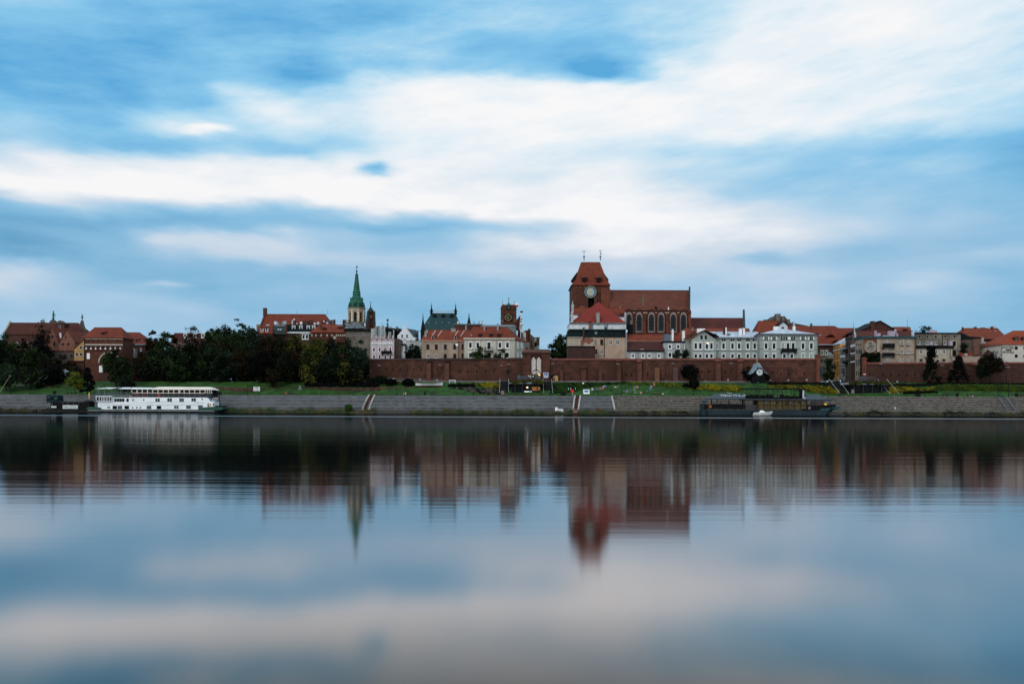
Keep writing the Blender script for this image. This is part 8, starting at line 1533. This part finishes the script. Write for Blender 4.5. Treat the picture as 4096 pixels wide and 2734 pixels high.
def person(label,X,D,z,pose,top,trousers,rot=0,group=None,sc=1.0):
    o = bpy.data.objects.new('person',BODY[pose]);COL.objects.link(o);WL[o] = Vector((X,D,z));o.location = (X,D,z);o.rotation_euler = (0,0,rot);o.scale = (sc,)*3
    for i,m_ in ((1,CL[top]),(2,CL[trousers])): o.material_slots[i].link = 'OBJECT';o.material_slots[i].material = m_
    return tag(o,label,'person',group)
def onbank(x,s): D = DS(x,s);X = PX(x,D);return X,D,zt(X,D)
def bench(label,t,x,s=14.2,w=2.0):
    T(t);X,D,z = onbank(x,s);z = 6.40;r = thing('bench',label,'bench',(X,D,z),'benches along the promenade');MB().box(X-w/2,X+w/2,D-.25,D+.25,z+.42,z+.48).build('seat',pm('bench_wood',(.03,.022,.016),(.02,.014,.01),2),r)
    MB().box(X-w/2,X+w/2,D+.26,D+.32,z+.62,z+.95).build('backrest',MATS['bench_wood'],r)
    for sx_ in (-1,1): MB().box(X+sx_*w*.42-.04,X+sx_*w*.42+.04,D-.22,D+.32,z,z+.42).build('leg',iron,r)
    return X,D,z
T('B0');bench('bench at far left beside a figure in black','B0',1115);person('person in black sitting at far left above the pontoon',PX(1395,309.5),309.5,6.35,'sit','black','black')
bench('bench shared by the orange-shirted pair','T3',560,w=2.6);T('T3');X,D,z = onbank(516,14.1);person('person in an orange shirt sitting on the promenade bench',X,D-.05,6.37,'sit','orange','black',.3);X,D,z = onbank(541,14.1);person('person in dark clothes beside the orange shirt',X,D-.05,6.37,'sit','black','grey',-.4)
for i,(t,x,lb) in enumerate([('T2',1455,'bench behind the bow of the white barge'),('T3',1443,'bench left of the leaning stairway'),('T3',1772,'bench right above the leaning stairway'),('T4',437,'bench right of the pair in rust and white'),('T4',724,'bench below the white rowing boat'),('T7',405,'bench left end of the step edge, empty'),('T9',1003,'bench between two black bins on the right'),('T9',2110,'bench cut by the right edge of the picture')]): bench(lb,t,x)
bench('bench with one white-capped sitter above the steps','T7',500,w=2.6);T('T7');X,D,z = onbank(540,14.1);person('person with pale top at the right end of the bench above the steps',X,D-.05,6.37,'sit','white','black')
T('T4');X,D,z = onbank(360,14.3);person('person in rust-coloured clothes sitting on the kerb below the wall',X,D,6.3,'sit','rust','rust');X,D,z = onbank(386,14.3);person('person in white shirt and blue trousers sitting beside the rust-clad one',X,D,6.3,'sit','white','blue')
bench('bench with two sitters on the right part of the promenade','T9',1360,w=2.6);T('T9');X,D,z = onbank(1343,14.1);person('person in dark jacket on the right promenade bench',X,D-.05,6.37,'sit','black','grey');X,D,z = onbank(1386,14.1);person('person in white trousers on the right promenade bench',X,D-.05,6.37,'sit','black','white')
X,D,z = onbank(278,18);person('person in dark top walking past the yellow bed on the right',X,D,z,'stand','black','grey',.8);X,D,z = onbank(283,4.6);person('person in white sitting low on the stone steps',X,D-.2,1.75,'sit','white','white')
T('K1')
for x,top,tr_,lb,rot in ((1228,'white','black','person in white shirt and dark trousers on the cafe terrace',.2),(1300,'white','white','person dressed all in white on the cafe terrace',-.3),(1415,'white','teal','person in white top and teal trousers on the cafe terrace',.5),(1570,'teal','teal','person in teal at the gate passage',1.2)): X = PX(x,pD+2.4);person(lb,X,pD+2.4,pz+.76,'stand',top,tr_,rot)
T('T5');X,D,z = onbank(752,39);person('dark-clothed person walking near the arched wall opening',X,D,12.13,'stand','black','black',1.0);X,D,z = onbank(778,38.5);person('second dark figure walking near the arched wall opening',X,D,12.13,'stand','black','navy',-1.0)
T('T1');X,D,z = onbank(1133,33);person('person in pale blue standing by the brick gate at far left',X,D,z,'stand','blue','grey')
# deck chairs on the sunbathing lawn
def deckchair_parts(fab):
    r = thing('deck_chair','x','deck chair',(0,0,0),'deck chairs on the sunbathing lawn');m = MB()
    MB().loft([(-.28,-.45,.28),(.28,-.45,.28),(.28,-.42,.24),(-.28,-.42,.24)],[(-.28,.38,1.02),(.28,.38,1.02),(.28,.41,.98),(-.28,.41,.98)]).build('sling',fab,r)
    for sx_ in (-1,1): MB().tube((sx_*.31,-.6,.03),(sx_*.31,.45,1.08),.025,n=4).build('side_rail',pm('deck_wood',(.42,.30,.16),(.3,.2,.1),3),r)
    MB().tube((-.31,.5,0),(-.31,-.35,.5),.022,n=4).tube((.31,.5,0),(.31,-.35,.5),.022,n=4).tube((-.31,.5,.02),(.31,.5,.02),.022,n=4).build('rear_frame',MATS['deck_wood'],r);return r
fabs = {k: pm('sling_'+k,c,None,3) for k,c in dict(navy=(.03,.045,.10),blue=(.05,.16,.45),red=(.45,.10,.08),grey=(.10,.12,.15),pale=(.4,.5,.6),rose=(.35,.16,.17)).items()}
proto = {};first = {}
T('K2')
chairs = [(857,262,'pale','pale blue deck chair, leftmost of the row near the lamp post',0),(905,262,'navy','navy deck chair second in the row near the lamp post',0),(955,258,'grey','grey deck chair half behind the lamp post',0),(1003,254,'grey','grey deck chair right of the lamp post in the row',0),
 (1046,240,'red','small red deck chair beside the large blue one',0),(1092,212,'blue','bright blue deck chair in the left cluster',.2),(1258,215,'pale','pale deck chair facing another across the lawn',1.2),(1312,215,'grey','grey deck chair turned towards the pale one',-1.2),(1482,298,'blue','dark blue deck chair beside the seated person in black',0),(1543,298,'navy','navy deck chair right of the dark blue one',.2),
 (1630,222,'grey','grey deck chair upper one of a column of three',.1),(1620,270,'grey','grey deck chair in the middle of a column of three',0),(1633,322,'grey','grey deck chair lowest of a column of three',0),(1735,325,'rose','empty wooden deck chair frame standing alone',0),(1670,225,'rose','rose deck chair holding a person in white',0),(1862,300,'navy','navy deck chair in the right cluster, lowest',.5),(1910,252,'blue','blue deck chair in the right cluster',.3),(1922,212,'rose','rose deck chair at the top of the right cluster',.2)]
S_ = np.linspace(13,36,200)
def lawn(x,y):
    best = min((abs(PZ(x,y,DS(x,s))-zt(PX(x,DS(x,s)),DS(x,s))),s) for s in S_)[1];return onbank(x,best)
for x,y,f,lb,rot in chairs:
    X,D,z = lawn(x,y+22)
    if f not in proto: r = proto[f] = deckchair_parts(fabs[f]);r.location = (X,D,z);r.rotation_euler = (0,0,rot);r['label'] = lb
    else:
        c = proto[f].copy();COL.objects.link(c);c.location = (X,D,z);c.rotation_euler = (0,0,rot);c['label'] = lb
        for ch in [q for q in proto[f].children]: d_ = ch.copy();COL.objects.link(d_);d_.parent = c;d_.matrix_parent_inverse = ch.matrix_parent_inverse.copy()
for x,y,pose,a,b,lb in ((1432,285,'sit','black','yellow','person in black seated left of the blue deck chair'),(1672,228,'recline','white','rust','person in white reclining in the rose deck chair'),(1062,205,'recline','white','blue','person in white reclining by the bright blue deck chair'),(1268,222,'recline','white','beige','person in white reclining in the pale deck chair'),(1300,228,'recline','grey','blue','person in blue trousers reclining opposite the pale chair'),(1860,298,'recline','grey','navy','person reclining in the lowest chair of the right cluster')):
    X,D,z = lawn(x,y+20);person(lb,X,D-.12,z,pose,a,b,rng.uniform(-.3,.3))
T('K2');X,D,z = lawn(750,345);r = thing('giant_deck_chair','oversized white deck chair with blue picture on the lawn','deck chair',(X,D,z));k = 1.9
MB().loft([(X-.55*k,D-.3,z+.15),(X+.55*k,D-.3,z+.15),(X+.55*k,D-.25,z+.1),(X-.55*k,D-.25,z+.1)],[(X-.55*k,D+.5,z+.95*k),(X+.55*k,D+.5,z+.95*k),(X+.55*k,D+.55,z+.93*k),(X-.55*k,D+.55,z+.93*k)]).build('sling',white,r)
MB().loft([(X-.4*k,D-.12,z+.45*k),(X+.4*k,D-.12,z+.45*k),(X+.4*k,D-.08,z+.45*k),(X-.4*k,D-.08,z+.45*k)],[(X-.4*k,D+.30,z+.82*k),(X+.4*k,D+.30,z+.82*k),(X+.4*k,D+.34,z+.82*k),(X-.4*k,D+.34,z+.82*k)]).build('printed_panel',fabs['blue'],r)
for s_ in (-1,1): MB().tube((X+s_*.58*k,D-.5,z),(X+s_*.58*k,D+.6,z+1.0*k),.05,n=4).build('side_rail',white,r)
T('K2');X,D,z = lawn(1975,245);r = thing('parasol','folded faded red parasol beside the right cluster of deck chairs','parasol',(X,D,z));MB().tube((X,D,z),(X,D,z+2.4),.03,n=5).build('pole',iron,r);MB().lathe(X,D,[(.32,z+1.1),(.25,z+1.8),(.04,z+2.5)],8).build('folded_canopy',fabs['rose'],r)
T('K2');X,D,z = lawn(497,372);r = thing('round_sign','round red disc sign on a thin white pole at the lawn edge','sign',(X,D,z));MB().tube((X,D+.05,z-.1),(X,D+.05,z+1.3),.04,n=5).build('pole',white,r);MB().disc(X,D-.03,D+.02,z+1.75,.62,24).build('disc',pm('sign_red',(.62,.03,.02),None,2),r)
for i,(x,y) in enumerate(((427,270),(467,268),(550,266))): X,D,z = lawn(x,y+10);tag(MB().box(X-.07,X+.07,D,D+.1,z,z+1.15).build('marker_post',canw),('left','middle','right')[i]+' one of three short pale posts in the dark planting','post','three pale posts in the planting')
X,D,z = lawn(690,178);r = thing('notice_sign','small white notice sign in the dark planting below the wall','sign',(X,D,z));MB().box(X-.35,X+.35,D,D+.04,z+.5,z+1.0).build('plate',white,r);MB().tube((X,D+.05,z-.1),(X,D+.05,z+.6),.03,n=4).build('pole',iron,r)
X,D,z = lawn(1205,285);tag(MB().loft([(X-.45,D-.1,z+.25),(X-.45,D+.1,z+.25),(X-.4,D+.1,z+.5),(X-.4,D-.1,z+.5)],[(X+.35,D-.1,z+.35),(X+.35,D+.1,z+.35),(X+.35,D+.1,z+.62),(X+.35,D-.1,z+.62)]).tube((X-.35,D,z+.3),(X-.5,D,z),.04,n=5).tube((X-.32,D-.08,z+.3),(X-.25,D-.08,z),.04,n=5).tube((X+.28,D+.06,z+.35),(X+.2,D+.06,z),.04,n=5).tube((X+.3,D-.08,z+.35),(X+.42,D-.08,z),.04,n=5).tube((X-.4,D,z+.45),(X-.62,D,z+.72),.07,.05,6).tube((X-.62,D,z+.74),(X-.8,D,z+.66),.08,.04,6).tube((X+.34,D,z+.55),(X+.6,D,z+.75),.03,.015,4).build('dog',CL['black']),'small black dog on the lawn between the deck chair clusters','dog')
# bins, lamp posts, globe lamps
def bin_(label,t,x,s=14.6,w=.7,h=1.25):
    T(t);X,D,z = onbank(x,s);z = 6.4;r = thing('litter_bin',label,'bin',(X,D,z),'dark bins along the promenade');MB().box(X-w/2,X+w/2,D,D+.6,z+.08,z+h).build('body',iron,r);MB().box(X-w/2-.05,X+w/2+.05,D-.05,D+.65,z+h+.003,z+h+.08).build('lid',black,r)
for t,x,lb,w in (('T1',770,'dark bin above the raised pontoon cabin',.9),('T2',1320,'dark bin right of the white barge stern mast',.7),('T4',628,'dark bin below the left end of the rowing boat',.6),('T4',1420,'dark bin left of the lit cafe pavilion',.6),('T5',905,'wide black waste container left of the red disc sign',2.0),('T7',1472,'dark bin behind the bar boat canopy',.6),('T9',620,'wide black waste container right of the unlit pavilion',1.6),('T9',1180,'dark bin right of the empty bench on the right',.8),('T9',2028,'dark bin near the right picture edge',.8)): bin_(lb,t,x,w=w)
def lamp(label,t,x,ytop,s=14.8,head=False,grp='dark lamp posts along the promenade',mat=iron):
    T(t);X,D,z = onbank(x,s);z = 6.4 if s < 18 else z;zt_ = PZ(x,ytop,D);r = thing('lamp_post',label,'lamp post',(X,D,z),grp);m = MB();m.tube((X,D,z),(X,D,zt_),.085,.06,6);m.lathe(X,D,[(.16,z),(.16,z+.8),(.1,z+.9)],8);m.build('pole',mat,r)
    MB().box(X-(.5 if head else .1),X+(.5 if head else .1),D-.9,D+.1,zt_+.003,zt_+.12).build('lamp_head',zinc if head else iron,r)
for t,x,y,lb in (('L0',265,590,'promenade lamp post farthest left'),('L0',745,440,'second promenade lamp post from the left'),('T2',1747,1050,'promenade lamp post left of the ink drawing board'),('T3',1018,990,'promenade lamp post right of the orange-shirted pair'),('T4',275,1085,'promenade lamp post above the leaning stairway'),('T4',1238,1072,'promenade lamp post in front of the yellow bed by the cafe'),
  ('T5',718,1000,'promenade lamp post at the right stairs of the lit pavilion'),('T5',1398,1118,'short promenade lamp post behind the deck chairs'),('T5',1730,995,'promenade lamp post in the middle of the sunbathing lawn'),('T7',977,958,'promenade lamp post in front of the round dark shrub'),('T8',245,1000,'promenade lamp post before the clock kiosk'),('T8',627,988,'promenade lamp post behind the bar boat flue'),('T8',1282,1000,'promenade lamp post at the end of the long yellow bed'),
  ('T9',715,1018,'promenade lamp post below the tall conifer'),('T9',1760,1010,'left one of two close promenade lamp posts on the far right'),('T9',1907,1010,'right one of two close promenade lamp posts on the far right')): lamp(lb,t,x,y)
lamp('lamp post with a small blue sign beside the yellow-green tree','L0',1662,140,s=24);T('L0');X,D,z = onbank(1664,23.9);tag(MB().box(X-.75,X+.75,D-.1,D-.05,PZ(1664,228,D),PZ(1664,200,D)).build('street_sign',pm('sign_pale_blue',(.2,.4,.5),(.1,.25,.35),2)),'small pale blue sign on the lamp post by the yellow-green tree','sign')
gw = 'slim lamp posts at the foot of the town wall'
for t,x,y,lb in (('T4',55,885,'slim wall lamp at the left end of the brick wall'),('T4',812,873,'slim wall lamp above the white rowing boat'),('T4',1587,884,'slim wall lamp left of the gate tower'),('T4',1678,868,'slim wall lamp with a dark box, nearest the gate tower'),('T5',750,765,'slim wall lamp right of the gate tower'),('T5',1675,764,'slim wall lamp on the buttress above the sunbathers'),('T7',680,764,'slim wall lamp left of the dark wall tree'),('T7',1507,760,'slim wall lamp between the two tall buttresses'),('T9',78,770,'slim wall lamp behind the unlit pavilion'),('T9',950,790,'slim wall lamp between the two conifers'),('T9',1880,812,'slim wall lamp at the far right')): lamp(lb,t,x,y,s=38,head=True,grp=gw,mat=pm('rusty_post',(.04,.018,.014),(.02,.012,.01),1))
T('T4');X,D,z = onbank(1668,37.8);tag(MB().box(X-.6,X+.6,D-.4,D+.3,PZ(1668,975,D),PZ(1668,938,D)).build('speaker_box',black),'black box fixed on the lamp post nearest the gate tower','box')
gm = pm('globe_grey',(.30,.36,.42),(.22,.27,.32),2)
for t,x,y,lb in (('T3',1595,962,'globe lamp in the shade at the left end of the wall'),('T4',233,1050,'globe lamp above the dark shrubs left of the boat'),('T4',565,1060,'globe lamp behind the stern of the rowing boat'),('T4',778,1070,'globe lamp behind the bow of the rowing boat'),('T7',587,1017,'globe lamp at the pale buttress'),('T7',1148,1012,'globe lamp right of the dark wall tree'),('T7',1470,993,'globe lamp between the tall buttresses'),('T8',290,1000,'globe lamp right of the clock kiosk, first of three'),('T8',547,1000,'globe lamp right of the clock kiosk, middle of three'),('T8',810,997,'globe lamp right of the clock kiosk, last of three'),('T9',320,1022,'globe lamp below the dark right wall')):
    T(t);X,D = wp(x,37.0);Z = PZ(x,y,D);r = thing('globe_lamp',lb,'lamp',(X,D,Z-.8),'globe lamps at the foot of the town wall');MB().lathe(X,D,[(.05,Z-.35),(.3,Z-.2),(.38,Z),(.3,Z+.2),(.05,Z+.36)],10).build('globe',gm,r);MB().tube((X,D,Z-1.2),(X,D,Z-.3),.06,n=5).build('stem',iron,r)
# parked cars in the street opening
def car(lb,t,x,y,col,D,rot=0,first=None):
    T(t);X = PX(x,D);z = 12.1;r = thing('parked_car',lb,'car',(X,D,z),'cars parked at the street opening');m = MB();w = .88
    m.prism([(X-w,z+.3),(X+w,z+.3),(X+w,z+.85),(X-w,z+.85)],D,D+4.2);m.loft([(X-w*.95,D+.9,z+.853),(X+w*.95,D+.9,z+.853),(X+w*.95,D+4.1,z+.853),(X-w*.95,D+4.1,z+.853)],[(X-w*.75,D+1.7,z+1.42),(X+w*.75,D+1.7,z+1.42),(X+w*.75,D+3.6,z+1.42),(X-w*.75,D+3.6,z+1.42)]);m.build('body',col,r)
    MB().loft([(X-w*.82,D+.95,z+.9),(X+w*.82,D+.95,z+.9),(X+w*.82,D+1.05,z+.9),(X-w*.82,D+1.05,z+.9)],[(X-w*.66,D+1.6,z+1.36),(X+w*.66,D+1.6,z+1.36),(X+w*.66,D+1.7,z+1.36),(X-w*.66,D+1.7,z+1.36)]).build('windscreen',glass,r)
    for sx_ in (-1,1):
        MB().box(X+sx_*.62-.16,X+sx_*.62+.16,D-.04,D-.003,z+.55,z+.72).build('headlight',pm('headlight',(.7,.75,.8),rough=.2),r)
        for yy in (.8,3.3): MB().tube((X+sx_*(w-.08),D+yy,z+.32),(X+sx_*(w+.1),D+yy,z+.32),.32,n=12).build('wheel',iron,r)
    MB().box(X-.3,X+.3,D-.05,D-.01,z+.36,z+.5).build('number_plate',white,r);return r
for x,col,D,lb in ((1040,'silver',340,'silver car left of the trimmed green tree'),(1162,'white',342,'white car in front of the ochre house'),(1217,'white',344,'second white car, nearer the middle of the street'),(1300,'dark',338,'dark car right of the two white cars')): car(lb,'T8',x,960,{'silver': pm('car_silver',(.26,.32,.36),None,2,rough=.3),'white': pm('car_white',(.55,.62,.68),None,2,rough=.3),'dark': pm('car_dark',(.03,.04,.05),None,2,rough=.3)}[col],D)
r = car('dark car with bright headlights turning into the street','T8',1312,1010,MATS['car_dark'],325)
for c in r.children:
    if c.name.startswith('headlight'): c.data.materials.clear();c.data.materials.append(pm('headlight_lit',(.75,.95,1),emit=3))
T('T8');X,D = wp(1634,41.2);r = thing('no_entry_sign','small red and white road sign on the right brick pillar','sign',(X,D,14));Z = PZ(1634,913,D);MB().box(X-.5,X+.5,D-.1,D-.02,Z-.45,Z+.45).build('plate',pm('sign_dark_red',(.22,.02,.03)),r);MB().box(X-.48,X+.48,D-.14,D-.103,Z-.13,Z+.13).build('bar',white,r);MB().tube((X,D,12),(X,D,PZ(1634,780,D)),.05,n=5).build('pole',MATS['rusty_post'],r)
# left edge: stepped path, notice board, light mast
T('L0');r = thing('stepped_path','pale stepped path with handrails climbing the slope at far left','path',(PX(800,325),325,7));m = MB()
pth = [(360,575),(640,560),(660,540),(760,520),(860,500),(880,440),(1060,420),(1160,405),(1280,402)]
for (xa,ya),(xb,yb) in zip(pth,pth[1:]):
    sa,sb = 29 + (575-ya)*.035,29 + (575-yb)*.035;A_,B_ = DS(xa,sa),DS(xb,sb);m.loft([(PX(xa,A_),A_,PZ(xa,ya+18,A_)),(PX(xa,A_),A_+.4,PZ(xa,ya+18,A_)),(PX(xa,A_),A_+.4,PZ(xa,ya-18,A_)),(PX(xa,A_),A_,PZ(xa,ya-18,A_))],[(PX(xb,B_),B_,PZ(xb,yb+18,B_)),(PX(xb,B_),B_+.4,PZ(xb,yb+18,B_)),(PX(xb,B_),B_+.4,PZ(xb,yb-18,B_)),(PX(xb,B_),B_,PZ(xb,yb-18,B_))])
m.build('cheek_wall',pm('path_pale',(.22,.25,.28),(.13,.15,.17),.9),r)
for a,b in (((340,545),(400,475)),((490,545),(555,475)),((620,470),(720,395)),((960,400),(1040,340)),((1100,400),(1190,345))): D = 328;MB().tube((PX(a[0],D),D,PZ(a[0],a[1],D)),(PX(b[0],D),D,PZ(b[0],b[1],D)),.06,n=4).build('handrail',gzinc,r)
D = DS(1300,33);pbox(D,D+.6,1200,1400,345,392,'landing_wall',MATS['path_pale'],r)
D = DS(1555,34.5);X,Z = PX(1555,D),PZ(1555,240,D);nb = thing('notice_board','white and lilac notice board in the dark below the brick gate','sign',(X,D,12));MB().box(X-1.2,X+.5,D,D+.1,Z-1.25,Z+1.25).build('panel',pm('notice_lilac',(.3,.27,.34),(.2,.18,.25),2),nb);MB().box(X+.503,X+1.2,D,D+.1,Z-1.25,Z+1.25).build('panel',white,nb)
for s_ in (-1,1): MB().box(X+s_*1.1-.06,X+s_*1.1+.06,D+.103,D+.2,10.5,Z+1.2).build('post',iron,nb)
D = DS(120,15);tag(MB().tube((PX(0,D),D,6.4+.9),(PX(240,D),D,PZ(240,345,D)),.09,.06,6).box(PX(232,D),PX(268,D),D-.2,D+.2,PZ(250,335,D),PZ(250,320,D)).build('leaning_mast',stone),'thin pale leaning mast at the left picture edge','mast')
# water-edge railing, white sheet, lifebuoy, gangway in the middle
T('T5');r = thing('railing','thin metal railing along the foot of the embankment in the middle','railing',(*wp(1100,2.7),1.5));m = MB();pr = None
for x in np.linspace(590,1545,22):
    X,D = wp(x,2.6);m.box(X-.04,X+.04,D,D+.06,.6,2.3)
    if pr: m.tube((pr[0],pr[1],2.3),(X,D,2.3),.035,n=4);m.tube((pr[0],pr[1],1.9),(X,D,1.9),.03,n=4)
    pr = (X,D)
m.build('rail',pm('rail_grey',(.10,.10,.10),(.06,.06,.06),2),r)
X,D = wp(855,2.2);tag(MB().loft([(X-1.0,D,.6),(X+1.25,D-.1,.6),(X+1.25,D-.05,.6),(X-1.0,D+.05,.6)],[(X-.95,D+.1,1.85),(X+1.2,D,1.7),(X+1.2,D+.05,1.7),(X-.95,D+.15,1.85)]).build('white_sheet',pm('sheet_white',(.55,.6,.64),(.4,.45,.5),.9)),'white sheet hung on the railing at the foot of the embankment','banner')
X,D = wp(806,2.0);tag(MB().box(X-.45,X+.45,D,D+.06,1.0,2.3).build('white_sign',white),'small white sign at the left end of the hung sheet','sign')
X,D = wp(1432,2.3);Z = 1.55;m = MB()
for k in range(16): q0,q1 = 2*math.pi*k/16,2*math.pi*(k+1)/16;m.prism([(X+.5*math.cos(q0),Z+.5*math.sin(q0)),(X+.5*math.cos(q1),Z+.5*math.sin(q1)),(X+.28*math.cos(q1),Z+.28*math.sin(q1)),(X+.28*math.cos(q0),Z+.28*math.sin(q0))],D-.1,D+.05)
tag(m.build('lifebuoy',MATS['buoy_orange'] if 'buoy_orange' in MATS else red1),'orange lifebuoy hanging on the railing at the water','lifebuoy')
X,D = wp(1075,1.2);tag(MB().loft([(X-1.0,D-2.2,.25),(X+.7,D-2.2,.25),(X+.7,D-2.2,.4),(X-1.0,D-2.2,.4)],[(X-.4,D+1.7,1.6),(X+1.2,D+1.7,1.6),(X+1.2,D+1.7,1.75),(X-.4,D+1.7,1.75)]).build('landing_ramp',pm('ramp_brown',(.14,.07,.05),(.09,.045,.035),1.2)),'rust-brown landing ramp at the foot of the dark stairway','ramp')
T('T3');X,D = wp(1625,-1.0);tag(MB().box(X-3.6,X+3.6,D-1,D+1.2,-.2,.35).build('landing_stage',stone_d),'low dark landing stage below the leaning stairway','jetty');X,D = wp(1748,2.0);tag(MB().box(X-.3,X+.3,D,D+.5,.7,1.6).build('rust_box',tile_b),'small rust-red box beside the leaning stairway','box')
T('T3');X,D,z = onbank(712,25);tag(MB().box(X-.8,X+.8,D,D+1,z,z+.5).box(X-.35,X+.35,D+.1,D+.8,z+.503,z+1.5).build('memorial_stone',pm('stone_blue',(.16,.2,.22),(.1,.13,.15),2)),'small grey memorial stone at the foot of the park trees','monument')
